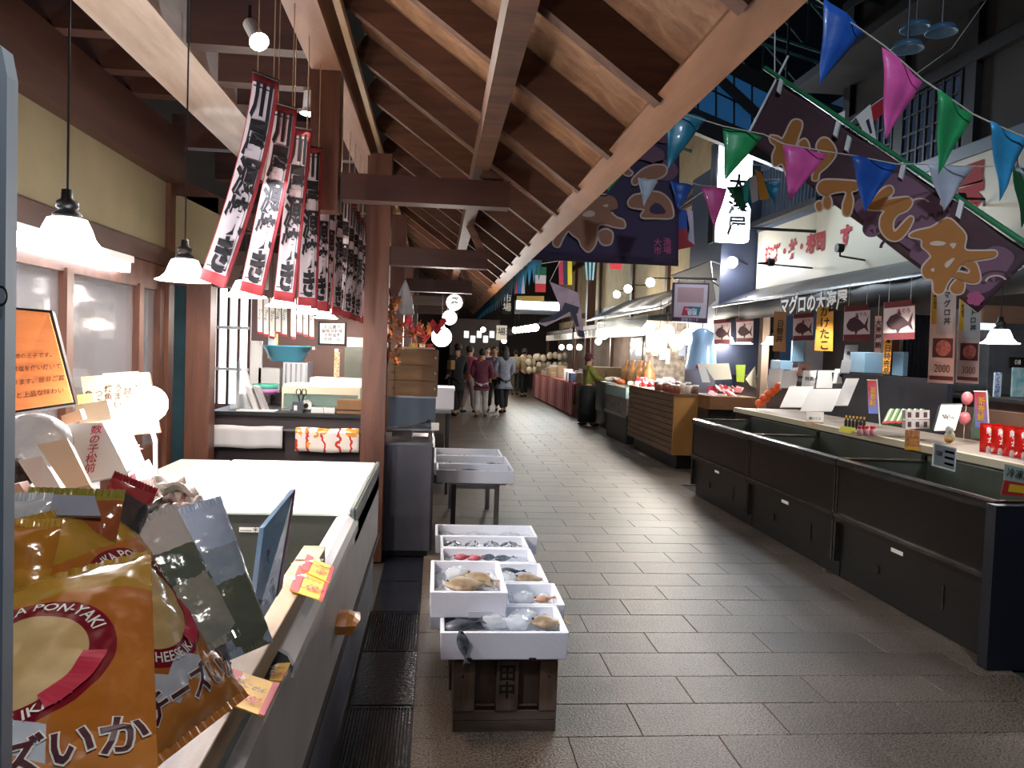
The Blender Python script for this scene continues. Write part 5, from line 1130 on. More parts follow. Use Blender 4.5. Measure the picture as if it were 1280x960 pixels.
m_rbag, nt_, b__ = nodemat('red_bag'); e = NX(nt_)
sy = e.op('ADD', e.op('MULTIPLY', e.y, 45), e.op('MULTIPLY', e.op('SINE', e.op('MULTIPLY', e.x, 90)), .8)); nt_.links.new(e.mix(e.op('MULTIPLY', e.op('GREATER_THAN', e.op('SINE', sy), .55), e.op('LESS_THAN', e.op('ABSOLUTE', e.x), .03)), 'd42418', 'f0e4e0'), b__.inputs['Base Color']); e.crinkle(b__, .4)
for i in range(6):
    px = 1228+i*13; p = at(px, 545+i*3, y=5.35-.10*i)
    r = bag('red_bag', 'glossy red bag with white script, '+['leftmost', 'second', 'third', 'fourth', 'fifth', 'last'][i]+' of the row by the right edge', .14, .19, .022, Vector((p.x+.03, 5.3-.11*i, 1.06)), (.85, -.5, .0), (.22, .25, .9), m_rbag, 'red bags on the right counter', seed=i, nu=10, nv=12)
    text('いか', .05, Matrix.Translation((0, .0, .021)), m_paper, r, vertical=True, bold=.03)
# price signs clipped to the ledge
def ledge_sign(lab, q, y, m, txt=None, tm=None, ts=.03, parts=(), vert=False, name='price_sign'):
    c = pts(q, y=y); t = thing(name, lab, 'price sign', c[3], 'price signs on the cream ledge', world=True); slab(c, .004, 'card', m, parent=t)
    for a in parts: print_patch(c, *a[:4], a[4], t)
    if txt: M, w_, h_ = qframe(c, .5, .5, .006); text(txt, ts, M, tm or m_blackp, t, vertical=vert)
    clip = G().tube([c[3].lerp(c[2], .5)+Z*.02+Y*.008, c[3].lerp(c[2], .5)+Y*.03+Vector((.05, 0, .0))], .004, 5); clip.build('clip', m_white, t); return t
ledge_sign('white sign with small lines hanging from the far part of the ledge', [(1008, 514), (1030, 515), (1029, 532), (1007, 531)], [7.35]*4, m_paper, '鮭いくら', ts=.03, parts=[(0, 1, .75, 1, mat('tan_print', 'b08c6c', .6))])
ledge_sign('yellow green tag on the ledge below the dark bottles', [(1052, 532), (1070, 535), (1066, 543), (1048, 539)], [6.6]*4, mat('yellow_green', 'c8c44c', .6))
t = thing('price_label', 'yellow tag', 'tag') if False else None
ledge_sign('brown and orange food photo sign on the ledge under the clear boxes', [(1132, 537), (1150, 538), (1149, 563), (1131, 562)], [5.6]*4, mat('brown_food_print', '8c5636', .5, noise=(30, 'c89060', .3)), '珍味', m_yel, .03, [(0, 1, .82, 1, m_yel)])
ledge_sign('large white framed notice with rows of lettering over the turf freezer', [(1167, 553), (1196, 560), (1194, 590), (1165, 582)], [4.9]*4, m_paper, None, parts=[(.06, .94, .05, .92, mat('grey_print', '8c8c90', .6)), (.5, .9, .2, .3, m_blackp), (.5, .9, .45, .55, m_blackp), (.5, .9, .7, .8, m_blackp), (.12, .4, .3, .5, m_red)])
ledge_sign('grey green notice with black characters at the right edge', [(1256, 580), (1290, 588), (1290, 606), (1255, 600)], [4.1]*4, mat('grey_green_card', '9ca494', .6), '冷凍品', ts=.05)
ledge_sign('red sign with yellow arrow at the right edge of the freezers', [(1256, 600), (1290, 606), (1290, 622), (1251, 618)], [4.1]*4, mat('deep_red_card', 'a82c24', .5), None, parts=[(.2, 1, .2, .75, m_yel)])
c = pts([(1262, 605), (1290, 609), (1290, 617), (1262, 614)], y=[4.08]*4); 
pe = thing('penguin_toy', 'small cream and orange toy bird sitting on the ledge above the framed notice', 'toy', at(1186, 556, y=5.2), world=True); p = at(1187, 546, y=5.15)
G().ball(p, (.035, .03, .045), 12, 8).build('body', mat('cream_toy', 'cfc8a4', .7), pe, smooth=True); G().ball(p+Vector((-.012, -.01, .05)), .026, 12, 8).build('head', m_white, pe, smooth=True); G().ball(p+Vector((-.02, -.02, -.02)), (.03, .02, .02), 10, 6).build('belly', mat('toy_orange', 'd88c3c', .6), pe, smooth=True); G().tube([p+Vector((-.02, -.03, .045)), p+Vector((-.035, -.045, .04))], [.006, .002], 6).build('beak', m_yel, pe)
# light blue containers, curtain and back items in the shop
def bx(name, lab, cat, px0, py0, px1, py1, y, dp, m, grp=None):
    a, b_ = at(px0, py1, y=y), at(px1, py0, y=y); t = thing(name, lab, cat, (a.x, y, a.z), grp, world=True); G().box(a.x, b_.x, y, y+dp, a.z, b_.z).build('body', m, t, bevel=.004); return t
m_lb = mat('light_blue_plastic_box', '8fb6d2', .5)
bk_ = thing('back_shelf', 'brown shelf unit along the back of the right shop', 'shelf', (5.2, 8, 0), world=True)
G().box(4.6, 5.2, 5.0, 12.0, 0, 1.28).build('carcass', mat('shelf_brown', '43322c', .6), bk_); G().box(4.55, 5.25, 4.95, 12.0, 1.28, 1.31).build('shelf_top', m_bt, bk_)
bx('plastic_box', 'light blue box above the navy partition left of the yellow strip', 'box', 1080, 441, 1104, 466, 8.0, .3, m_lb)
bx('plastic_box', 'light blue corner box right of the brown post', 'box', 1128, 440, 1136, 470, 7.9, .2, m_lb)
bx('plastic_box', 'light blue box beside the pillar above the cards', 'box', 975, 451, 990, 462, 9.8, .3, m_lb)
bx('display_screen', 'pale blue and white tall panel under the fish poster with white glare', 'panel', 990, 426, 1030, 470, 9.9, .05, mat('pale_panel', 'c8ccd4', .5))
bx('display_screen', 'pale blue strip left of the white tall panel', 'panel', 990, 426, 1006, 452, 9.85, .05, m_lb)
bx('shop_post', 'reddish brown post behind the yellow paper strip', 'post', 1104, 400, 1126, 470, 8.15, .12, m_wood)
cu = thing('noren_curtain', 'dark pleated curtain at the back between the post and the price banners', 'curtain', at(1150, 440, y=8.6), world=True)
a, b_ = at(1128, 480, y=8.7), at(1175, 396, y=8.7)
for k in range(9): g = G(); x0 = a.x+(b_.x-a.x)*k/9; g.grid(lambda u, v: Vector((x0+u*(b_.x-a.x)/9, 8.7-.03*math.sin(u*math.pi), a.z+v*(b_.z-a.z))), 6, 2); g.build('pleat', mat('curtain_grey', '3c3e48', .8), cu, smooth=True, solid=.004)
G().tube([Vector((a.x, 8.7, b_.z)), Vector((b_.x, 8.7, b_.z))], .012, 6).build('rod', m_black, cu); G().box(a.x-.03, a.x, 8.68, 8.72, 0, b_.z).build('rod_stand', m_black, cu); G().box(b_.x, b_.x+.03, 8.68, 8.72, 0, b_.z).build('rod_stand', m_black, cu)
# window-like lit blue scene at the far right
bl_ = bx('blue_poster', 'light blue poster with yellow patch at the right edge', 'poster', 1264, 460, 1290, 502, 6.5, .02, mat('aqua_print', '6cb0c8', .5, noise=(14, 'b8d8dc', .3)))
bx('blue_poster', 'pale blue paper with vertical writing left of the aqua poster', 'poster', 1241, 466, 1253, 502, 6.4, .01, mat('pale_blue_paper', 'a8bcd4', .6))
text('いくら醤油', .06, frame(at(1247, 484, y=6.39), X, Z), mat('blue_ink', '34508c', .6), bpy.data.objects['blue_poster.001'], vertical=True)
bx('fridge_unit', 'grey shop refrigerator behind the right price banners', 'fridge', 1232, 385, 1300, 510, 7.4, .6, mat('grey_fridge', '8c8e94', .3, noise=(4, '5c6a78', .4)))
bx('lit_sign', 'pale blue lit sign above the pendant at the right edge', 'sign', 1228, 402, 1256, 412, 6.9, .04, glow('pale_blue_lit', 'bcdcf4', 1.2))
bx('calendar', 'dark calendar card with white figures at the right edge', 'calendar', 1261, 447, 1290, 460, 6.6, .01, m_dark); text('08', .06, frame(at(1272, 453, y=6.58), X, Z), m_paper, bpy.data.objects['calendar'])
bx('wood_soffit', 'tan wooden fascia behind the banner tip at the right edge', 'fascia', 1228, 384, 1300, 403, 6.7, .1, mat('tan_fascia', '9a7c66', .6, noise=(3, '86695a', .5)))
# awning
aw = thing('shop_awning', 'black sloping awning with white lettering over the right shop', 'awning', (4.5, 8, 2.3), world=True)
m_aw = mat('black_awning_cloth', '26282e', .45, bump=(8, .2))
g = G(); g.grid(lambda u, v: Vector((4.2+v*.68, 3.0+u*9.0, 2.34+v*.30-.012*abs(math.sin(u*9*math.pi))*(1-v)*v*4)), 90, 5); g.build('canopy_cloth', m_aw, aw, smooth=True, solid=.01)
g = G(); g.grid(lambda u, v: Vector((4.2+.006*math.sin(u*60), 3.0+u*9.0, 2.10+v*.24)), 90, 2); g.build('valance', mat('black_valance', '15161b', .6), aw, smooth=True, solid=.008)
for k in range(7): yy = 3.05+k*1.48; G().tube([(4.22, yy, 2.33), (4.9, yy, 2.61)], .014, 6).build('rib', m_dsteel, aw)
G().tube([(4.2, 3, 2.335), (4.2, 12.0, 2.335)], .014, 6).build('front_bar', m_dsteel, aw)
text('マグロの大海屋', .22, frame((4.186, 8.72, 2.2), -Y, Z), m_paper, aw, bold=.03, sx=1.05)
for k, yy in enumerate((3.2, 9.55, 12.0)):
    if k == 1: single(G().box(4.42, 4.52, 10.6, 10.72, 0, 2.35), 'awning_post', mat('pale_post', '8c7868', .6), 'slim pale post holding the awning beside the orange ornament', 'post')
# hanging posters, strips under the valance
m_pink = mat('poster_pink', 'd8a8a0', .5); m_maroon = mat('poster_maroon', '6e2c30', .5); m_fishink = mat('fish_print', '4a2c30', .6)
def fish_poster(lab, q, y):
    c = pts(q, y=y); t = thing('fish_poster', lab, 'poster', c[3], 'tuna posters under the awning', world=True)
    slab(c, .004, 'sheet', mat('poster_ground', 'd8c4be', .3), parent=t); print_patch(c, 0, 1, 0, .16, m_maroon, t); print_patch(c, 0, 1, .82, 1, m_maroon, t)
    q_, n = sub_quad(c, 0, 1, 0, 1, .004); f = lambda u, v: q_[0].lerp(q_[1], u).lerp(q_[3].lerp(q_[2], u), v)
    fp = [(.08, .55), (.2, .38), (.4, .32), (.6, .42), (.78, .56), (.93, .32), (.88, .6), (.95, .78), (.78, .64), (.55, .72), (.3, .74), (.14, .66)]
    G().prism([f(*p) for p in fp], n*.001).build('fish_print', m_fishink, t)
    for a_ in ([(.42, .33), (.5, .22), (.56, .38)], [(.4, .72), (.46, .85), (.55, .7)]): G().prism([f(*p) for p in a_], n*.001).build('fin_print', m_fishink, t)
    M, w_, h_ = qframe(c, .62, .27, .006); text('まぐろ', w_*.16, M, m_red, t)
    for u in (.15, .85): p = c[0].lerp(c[1], u); G().tube([p, Vector((p.x, p.y, 2.33))], .002, 4).build('string', m_white, t)
    return t
def vstrip(lab, q, y, m, txt, tm=None, ts=.07, grp='paper strips under the awning'):
    c = pts(q, y=y); t = thing('paper_strip', lab, 'paper strip', c[3], grp, world=True); slab(c, .003, 'strip', m, parent=t); M, w_, h_ = qframe(c, .5, .5, .004); text(txt, ts, M, tm or m_blackp, t, vertical=True)
    p = c[0].lerp(c[1], .5); G().tube([p, p+Z*.2], .002, 4).build('string', m_white, t); return t
m_tan = mat('tan_paper', 'a8784c', .7); m_oran = mat('orange_paper', 'e09a34', .6)
vstrip('tan paper strip hanging at the left end of the awning lettering', [(968, 389), (983, 390), (982, 440), (966, 439)], [9.1]*4, m_tan, '日替丼', ts=.09)
fish_poster('tuna poster with a white glare, between the tan and the orange strips', [(992, 393), (1017, 391), (1016, 425), (991, 426)], [8.75]*4)
vstrip('orange paper strip with bold black brush characters', [(1022, 384), (1042, 383), (1041, 439), (1018, 438)], [8.3]*4, m_oran, 'かけたこ', ts=.12)
fish_poster('middle tuna poster between the orange strip and the largest tuna poster', [(1056, 383), (1088, 380), (1087, 426), (1054, 426)], [7.5]*4)
vstrip('narrow white paper strip between the two large tuna posters', [(1094, 395), (1102, 395), (1101, 441), (1093, 441)], [7.3]*4, m_pink, '大海屋鮪', ts=.07)
fish_poster('largest tuna poster, nearest to the price banners', [(1105, 378), (1144, 374), (1143, 424), (1104, 425)], [6.8]*4)
vstrip('narrow orange strip hanging below the largest tuna poster', [(1105, 424), (1115, 424), (1112, 468), (1103, 467)], [6.9]*4, m_oran, '本日特売品', ts=.07)
for i, (px, py, lb) in enumerate(((902, 416, 'left dim tuna poster with a gleaming lamp in front'), (930, 414, 'right dim tuna poster with a gleaming lamp in front'))): fish_poster(lb, [(px-10, py-16), (px+12, py-18), (px+11, py+14), (px-9, py+14)], [11.4-.5*i]*4)
for i, (x0, x1, num, lb) in enumerate(((1164, 1195, '2000', 'left plastic covered bowl price banner reading 2000'), (1199, 1226, '3000', 'right plastic covered bowl price banner reading 3000'))):
    c = pts([(x0+1, 352+i*14), (x1+1, 350+i*14), (x1-3, 480), (x0-4, 478)], y=[5.35-.15*i]*4); t = thing('price_banner', lb, 'banner', c[3], 'hanging bowl price banners', world=True)
    slab(c, .004, 'sheet', mat('banner_pale_pink', 'd8b4a8', .3, coat=.6), parent=t); print_patch(c, .04, .22, .02, .42, m_yel, t); print_patch(c, .25, .96, .02, .52, mat('banner_grey', 'b8b0aa', .4), t)
    print_patch(c, .12, .92, .56, .75, mat('dark_bowl_photo', '5c3434', .5), t); n_ = (c[1]-c[0]).cross(c[3]-c[0]).normalized(); 
    M, w_, h_ = qframe(c, .52, .655, .006); g = G(); g.prism([M @ Vector((w_*.3*math.cos(k*math.pi/9), w_*.3*math.sin(k*math.pi/9), 0)) for k in range(18)], M.to_3x3() @ Z*.001); g.build('bowl_picture', mat('tuna_red', 'b84c44', .4, noise=(40, 'd88878', .3)), t)
    M, w_, h_ = qframe(c, .5, .86, .006); text(num, w_*.42, M, mat('price_ink', '5a2418', .5), t, sx=.75, bold=.0)
    M, w_, h_ = qframe(c, .62, .27, .006); text(['マグロ丼', '中トロ丼'][i], w_*.30, M, m_blackp, t, vertical=True, pitch=1.1)
    M, w_, h_ = qframe(c, .13, .2, .006); text('本日限定', w_*.14, M, m_blackp, t, vertical=True)
    print_patch(c, .04, .96, .93, .97, m_maroon, t)
    for u in (.1, .9): p = c[0].lerp(c[1], u); G().tube([p, Vector((4.19, p.y+.1, 2.33))], .003, 4).build('string', m_white, t)
# ================= middle and far right stalls =================
sl = thing('slatted_counter', 'wooden slatted counter with ochre end panel at the right of the aisle', 'counter', (3.5, 12, 0), world=True)
m_sl = mat('brown_slat', '6f553e', .5, grain=('y', 10, '55402f')); m_och = mat('ochre_end_panel', 'a8793e', .5, noise=(5, '96692f', .5))
for k in range(10): G().box(3.25, 3.27, 10.72, 13.3, .2+k*.082, .2+k*.082+.072).build('slat', m_sl, sl)
G().box(3.27, 3.29, 10.7, 13.3, .2, 1.02).build('backing', m_dark, sl)
G().box(3.25, 3.76, 10.68, 10.72, .2, 1.02).build('end_panel', m_och, sl); G().box(3.24, 3.78, 10.66, 13.32, 1.02, 1.045).build('counter_top', m_sl, sl); G().box(3.35, 3.74, 10.8, 13.2, 0, .2).build('plinth', m_black, sl); G().box(3.74, 3.76, 10.7, 13.3, .2, 1.02).build('rear_panel', m_sl, sl)
RR = random.Random(11)
for i in range(16):
    x = 3.32+.13*(i % 3)+RR.uniform(-.02, .02); y_ = 10.8+(i//3)*.2; h_ = RR.uniform(.06, .12)
    t = thing('preserve_jar', 'white capped jar in the crowd on the slatted counter', 'jar', (x, y_, 1.045), 'jars on the slatted counter'); G().lathe([(.001, 0), (.045, 0), (.048, h_), (.04, h_+.01)], n=12).build('glass', mat('jar_%d' % (i % 3), ['8a4a38', 'c8b8a8', '6c5048'][i % 3], .25, coat=.5), t, smooth=True); G().lathe([(.043, h_+.01), (.043, h_+.03), (.001, h_+.031)], n=12).build('lid', m_white, t)
for i in range(22):
    x = 3.32+RR.uniform(0, .4); y_ = 11.9+RR.uniform(0, 1.3); t = thing('red_packet', 'red and white foil packet heaped on the slatted counter', 'packet', (x, y_, 1.05+RR.uniform(0, .12)), 'red packets on the slatted counter', rot=(RR.uniform(.3, 1.3), 0, RR.uniform(-.6, .6)))
    g = G(); g.grid(lambda u, v: Vector(((u-.5)*.16, (v-.5)*.12, .02*math.sin(u*3.14)*math.sin(v*3.14))), 6, 5); g.build('pouch', [mat('foil_red', 'c02c38', .2, coat=.6), mat('foil_white', 'dcd8d6', .25, coat=.6), mat('foil_pink', 'd88c94', .25, coat=.6)][i % 3], t, smooth=True, solid=.012)
def rack(lab, x0, x1, y0, y1, m_top, stuff='tan'):
    t = thing('stall_rack', lab, 'stand', ((x0+x1)/2, y0, 0), None, world=True)
    G().box(x0, x1, y0, y1, .78, .82).build('shelf', m_top, t); G().box(x0+.02, x1, y0, y1, .40, .43).build('shelf', m_steel, t)
    for x in (x0, x1-.04):
        for y_ in (y0, y1-.04): G().box(x, x+.04, y_, y_+.04, 0, .8).build('leg', m_dsteel, t)
    return t
# steel cases left of the slatted counter
t = thing('steel_display_case', 'grey steel chilled case left of the slatted counter', 'display case', (3.5, 15.5, 0), world=True)
G().box(3.46, 4.0, 15.4, 17.3, .35, .95).build('body', mat('grey_case', '6c706e', .35, .4), t); G().box(3.44, 4.02, 15.38, 17.32, .95, .98).build('rim', m_steel, t); G().box(3.5, 3.55, 15.5, 17.2, 0, .35).build('leg_panel', m_black, t)
t = thing('glass_display_case', 'pale green glass topped case beside the slatted counter', 'display case', (3.4, 14, 0), world=True)
G().box(3.25, 3.85, 13.5, 15.2, .8, .98).build('glass_top', mat('pale_green_glass', 'b4d4cc', .15, coat=.6), t); G().box(3.27, 3.85, 13.5, 15.2, .5, .8).build('picture_panel', mat('grey_picture_panel', '8a8480', .5, noise=(14, '4c4644', .3)), t); G().box(3.3, 3.8, 13.55, 15.15, .0, .5).build('base', m_black, t); G().box(3.24, 3.28, 13.45, 15.2, .46, .5).build('steel_rail', m_steel, t)
for i in range(30):
    y_ = 13.5+RR.uniform(0, 3.6); x = 3.52+RR.uniform(0, .3); z_ = .98
    t = thing('dried_goods_packet', 'tan dried food packet on the cases left of the slatted counter', 'packet', (x, y_, z_), 'dried food packets on the display cases', rot=(RR.uniform(0, .5), 0, RR.uniform(0, 3)))
    G().ball((0, 0, .045), (.1, .07, .05), 10, 6).build('pouch', [mat('dry_tan', 'c89c68', .35), mat('dry_white', 'dcd4c8', .3), mat('dry_orange', 'e0763a', .4)][i % 3 if i % 5 else 2], t, smooth=True)
for i in range(7):
    y_ = 13.9+i*.28; t = thing('hanging_snack', 'tall tan bag of dried fish, %s from the slatted counter' % ords[i], 'packet', (3.75+.04*(i % 2), y_, .98), 'tall tan bags')
    G().lathe([(.001, 0), (.10, .0), (.12, .12), (.10, .3), (.02, .42), (.05, .48), (.001, .48)], n=10).build('bag', mat('tan_bag%d' % (i % 2), ['c08a58', 'd8b080'][i % 2], .3, noise=(20, '8c5c3c', .4)), t, smooth=True)
# shop interior behind: shelves, fridge doors, blue workwear, sign
t = thing('upright_fridge', 'tall grey glass door fridge at the back of the far right shop', 'fridge', (4.6, 17, 0), world=True)
G().box(4.5, 5.2, 16.2, 18.4, 0, 1.95).build('body', mat('fridge_grey', 'a4a6b0', .3, noise=(2, '8c909c', .5)), t); G().box(4.47, 4.5, 17.2, 17.3, 0, 1.95).build('door_frame', m_wood, t)
for a, b_ in ((16.25, 17.15), (17.35, 18.35)): G().box(4.48, 4.5, a, b_, .3, 1.85).build('glass_door', mat('bright_door', 'c4cad8', .15, coat=.6), t)
def bx2(name, lab, cat, px0, py0, px1, py1, y, dp, m, grp=None): return bx(name, lab, cat, px0, py0, px1, py1, y, dp, m, grp)
bx2('wood_counter', 'brown wooden counter with red packets behind the far freezer', 'counter', 887, 497, 946, 512, 10.2, .8, mat('counter_brown', '7c5434', .5, grain=('x', 8, '66432a')))
a = at(887, 512, y=10.2); bx_ = bpy.data.objects['wood_counter']; G().box(a.x, at(946, 512, y=10.2).x, 10.25, 11.0, 0, a.z).build('base', m_black, bx_)
for i in range(20):
    px = 888+i*1.9; p = at(px, 494-RR.uniform(0, 10), y=10.3+RR.uniform(0, .4)); t = thing('red_candy_packet', 'pink and red packet heaped on the brown wooden counter', 'packet', p, 'red packets on the brown counter', rot=(RR.uniform(.4, 1.2), RR.uniform(-.6, .6), RR.uniform(-.8, .8)))
    G().box(-.05, .05, -.035, .035, -.008, .008).build('pouch', [mat('candy_red', 'b83a40', .3), mat('candy_pink', 'd89a9a', .3), m_paper][i % 3], t, bevel=.004)
for i, (q, col, lb) in enumerate((([(880, 455), (911, 454), (915, 474), (893, 475)], 'e6e4d0', 'cream crumpled paper bag above the red packets'), ([(872, 455), (880, 453), (888, 478), (878, 478)], 'd8e0e0', 'white slanted paper beside the cream bag'), ([(920, 456), (932, 456), (930, 478), (921, 477)], 'a8c43c', 'yellow green striped card on the dark wall'), ([(932, 474), (944, 458), (946, 486), (938, 482)], 'd8d4bc', 'cream folded paper at the pale post'))):
    c = pts(q, y=[10.9]*4); t = thing('paper_card', lb, 'card', c[3], world=True); slab(c, .01, 'sheet', mat('pc'+col, col, .6), parent=t)
bl2 = thing('blue_workwear', 'light blue plastic coat hanging on a hook behind the second shop', 'coat', at(877, 440, y=12.0), world=True); p = at(877, 440, y=11.95)
G().lathe([(.05, .36), (.17, .3), (.2, .1), (.24, -.25), (.25, -.28), (.22, -.25)], (p.x, p.y, p.z), 14).build('coat', mat('pale_blue_film', '7fa2c4', .2, coat=.5), bl2, smooth=True); G().tube([p+Z*.36, p+Z*.8], .006, 5).build('hook', m_black, bl2); G().ball(p+Vector((-.05, -.2, -.22)), (.1, .05, .06), 8, 6).build('red_badge', m_red, bl2)
bx2('notice_board', 'cluttered pale wall board in the bright shop behind the red packets', 'board', 805, 404, 905, 480, 14.8, .05, mat('clutter_board', 'b8aca0', .7, noise=(9, '6c625c', .35)))
for i in range(12):
    px = 808+i*8; t = bx2('shelf_poster', 'small pale notice pinned in the bright shop behind the red packets', 'notice', px, 415+(i*7) % 22, px+6+(i % 3)*2, 440+(i*5) % 20, 14.75, .02, [m_paper, mat('pale_tan', 'd0b898', .6), mat('pale_blue2', 'a8b8cc', .6)][i % 3], 'small notices in the bright shop')
# back wall for that shop
w3 = tag(G().box(4.9, 5.0, 13.6, 16.2, 0, 2.6).build('wall_shop_side', mat('bright_shop_wall', 'cfc6bc', .7, noise=(6, '8c8580', .4))), 'pale wall inside the bright second shop', None, None, 'structure')
# grey awning
ga = thing('sloping_awning', 'grey translucent sloping awning with brackets on the far right shop', 'awning', (4.4, 17, 2.4), world=True)
q = [at(838, 342, y=14.0), at(745, 405, y=20.5)]
n0, n1 = at(842, 392, y=14.0), at(745, 405, y=20.5)
g = G(); g.grid(lambda u, v: Vector((3.9+v*1.05, 13.7+u*7.2, 2.42+v*.55)), 12, 4); g.build('canopy_sheet', mat('grey_awning', '8a8886', .35, noise=(3, '76757a', .5)), ga, smooth=True, solid=.012)
for k in range(8): yy = 13.75+k*1.0; G().tube([(3.9, yy, 2.40), (4.95, yy, 2.95)], .02, 6).build('rib', m_steel, ga)
G().tube([(3.9, 13.7, 2.40), (3.9, 20.9, 2.40)], .02, 6).build('front_bar', m_steel, ga)
g = G(); g.grid(lambda u, v: Vector((4.1, 15.5+u*5, 1.95+v*.42)), 10, 2); g.build('clear_curtain', mat('clear_pvc', 'b0b0a8', .2, alpha=.5), ga, solid=.006)
# hanging sign with card logo
c = pts([(842, 353), (887, 354), (884, 404), (840, 402)], y=[11.0]*4)
t = thing('card_sign', 'purple framed hanging sign with red and blue card logo', 'sign', c[3], world=True)
slab(c, .06, 'frame', mat('purple_frame', '3c2c44', .4), parent=t); print_patch(c, .04, .96, .04, .88, mat('pale_lilac', 'b4aab8', .5), t); print_patch(c, .12, .85, .12, .5, mat('faded_rose', '9c7f88', .6), t, lift=.004)
q_, n_ = sub_quad(c, 0, 1, 0, 1, .006); f = lambda u, v: q_[0].lerp(q_[1], u).lerp(q_[3].lerp(q_[2], u), v)
for a, b_, mm in ((.27, .42, mat('logo_red', 'a02c4c', .5)), (.40, .60, mat('logo_blue', '20508c', .5)), (.58, .76, mat('logo_teal', '1c6c84', .5))): G().prism([f(a+.04, .60), f(b_+.04, .60), f(b_-.02, .83), f(a-.02, .83)], n_*.001).build('logo_field', mm, t)
M, w_, h_ = qframe(c, .52, .67, .009); text('UnionPay', w_*.085, M, m_paper, t); M, w_, h_ = qframe(c, .55, .77, .009); text('银联', w_*.14, M, m_paper, t); M, w_, h_ = qframe(c, .5, .94, .009); text('銀聯カード', w_*.1, M, mat('pale_lilac', 'b4aab8', .5), t)
G().tube([c[0]+Z*.06, c[1]+Z*.06+X*.1], .02, 6).build('top_bar', m_dsteel, t); G().tube([c[1]+Z*.06, Vector((4.28, 12.04, c[1].z+.06))], .015, 6).build('bracket', m_dsteel, t)
for u in (.15, .85): p = c[0].lerp(c[1], u); G().tube([p, p+Z*.06], .006, 5).build('hanger', m_dsteel, t)
ap = thing('clear_triangle_sheet', 'clear plastic sheet stretched in a triangle behind the card sign', 'sheet', at(880, 340, y=11.6), world=True)
slab([at(838, 345, y=11.7), at(888, 326, y=11.7), at(894, 376, y=11.7), at(884, 386, y=11.7)], .004, 'sheet', mat('misty_sheet', '9a9488', .3, alpha=.55), parent=ap); G().tube([at(838, 345, y=11.7), at(888, 326, y=11.7), at(894, 376, y=11.7)], .012, 6).build('edge_rod', m_steel, ap)
G().tube([at(888, 326, y=11.7), Vector((4.3, 12.06, at(888, 326, y=11.7).z))], .01, 5).build('wire', m_dsteel, ap)
# far stalls on the right
st_ = thing('red_skirted_table', 'stall table with long red and white striped skirt on the right', 'table', (3.4, 22, 0), world=True)
G().box(3.3, 4.1, 19, 27, .78, .82).build('table_top', mat('red_cloth', 'a8403c', .8), st_)
g = G(); g.grid(lambda u, v: Vector((3.28+.03*math.sin(u*150), 19+u*8, .05+v*.75)), 200, 1)
m_sk, nt_, b__ = nodemat('red_stripe_skirt', .8); b__.inputs['Coat Weight'].default_value = 0; e = NX(nt_); nt_.links.new(e.mix(e.op('GREATER_THAN', e.op('SINE', e.op('MULTIPLY', e.y, 60)), .1), 'b04850', 'd8b0ac'), b__.inputs['Base Color']); g.build('skirt', m_sk, st_, smooth=True)
for i in range(40):
    y_ = 18.9+RR.uniform(0, 8); x = 3.4+RR.uniform(0, .6); h_ = RR.uniform(.1, .34)
    t = thing('basket_goods', 'tan package stacked on the red skirted table', 'package', (x, y_, .82), 'packages on the red skirted table', rot=(0, 0, RR.uniform(-.3, .3))); G().box(-.12, .12, -.14, .14, 0, h_).build('box', [mat('pk_tan', 'b8a082', .6), mat('pk_brown', '7c6450', .6), m_paper, mat('pk_blue', '4c5c80', .6)][i % 4], t, bevel=.01)
bs = thing('basket_stall', 'stall counter with stacked wicker baskets behind the woman in green', 'stall', (3.7, 18.2, 0), world=True)
G().box(3.4, 4.2, 17.6, 18.9, .1, .85).build('counter', mat('stall_brown', '59443a', .6), bs)
for k in range(6): G().box(3.45+(k % 2)*.36, 3.77+(k % 2)*.36, 17.7+(k//2)*.38, 18.0+(k//2)*.38, .85, 1.25).build('basket', mat('wicker', 'a08864', .8, bump=(60, .8), noise=(40, '7c6848', .3)), bs)
for i, (x, y0, y1) in enumerate(((4.2, 19, 24), (4.3, 25, 31))):
    t = thing('market_stall', ['nearer', 'farther'][i]+' roofed stall frame with sign strip on the far right', 'stall', (x, y0, 0), world=True)
    for yy in (y0, (y0+y1)/2, y1):
        G().box(x-.05, x+.03, yy, yy+.08, 0, 2.3).build('post', m_wood, t)
    G().box(x-.08, x+.6, y0, y1, 2.2, 2.32).build('roof_board', m_woody, t); G().box(x-.1, x-.06, y0, y1, 1.98, 2.18).build('sign_strip', m_paper, t)
    G().box(x+.5, x+.55, y0, y1, 0, 2.2).build('back_sheet', mat('stall_back', '7c6a5c', .8, noise=(3, '56473e', .5)), t)
    text('干物・珍味・乾物', .2, frame((x-.104, (y0+y1)/2, 2.08), -Y, Z), m_blackp, t)
for i in range(26):
    px, py = 655+(i % 9)*6.5+RR.uniform(-2, 2), 446+(i//9)*9+RR.uniform(-2, 2); p = at(px, py, y=26.5+RR.uniform(0, 1)); 
    t = thing('white_lantern_gourd', 'pale round dried gourd in the heap over the far stall', 'gourd', p, 'pale gourds over the far stall'); G().ball((0, 0, 0), (.11, .11, .13), 8, 6).build('gourd', mat('pale_gourd', 'd0c4ac', .5), t, smooth=True)
bx2('paper_notice', 'white paper notice with black characters hanging over the far aisle', 'notice', 620, 407, 634, 425, 28, .02, m_paper); text('市場通', .28, frame(at(627, 415, y=27.97), X, Z), m_blackp, bpy.data.objects['paper_notice'])
bx2('black_banner', 'tall black hanging board with white characters over the far aisle', 'board', 628, 362, 640, 392, 20, .03, m_dark); text('市場', .22, frame(at(634, 379, y=19.98), X, Z), m_paper, bpy.data.objects['black_banner'], vertical=True)
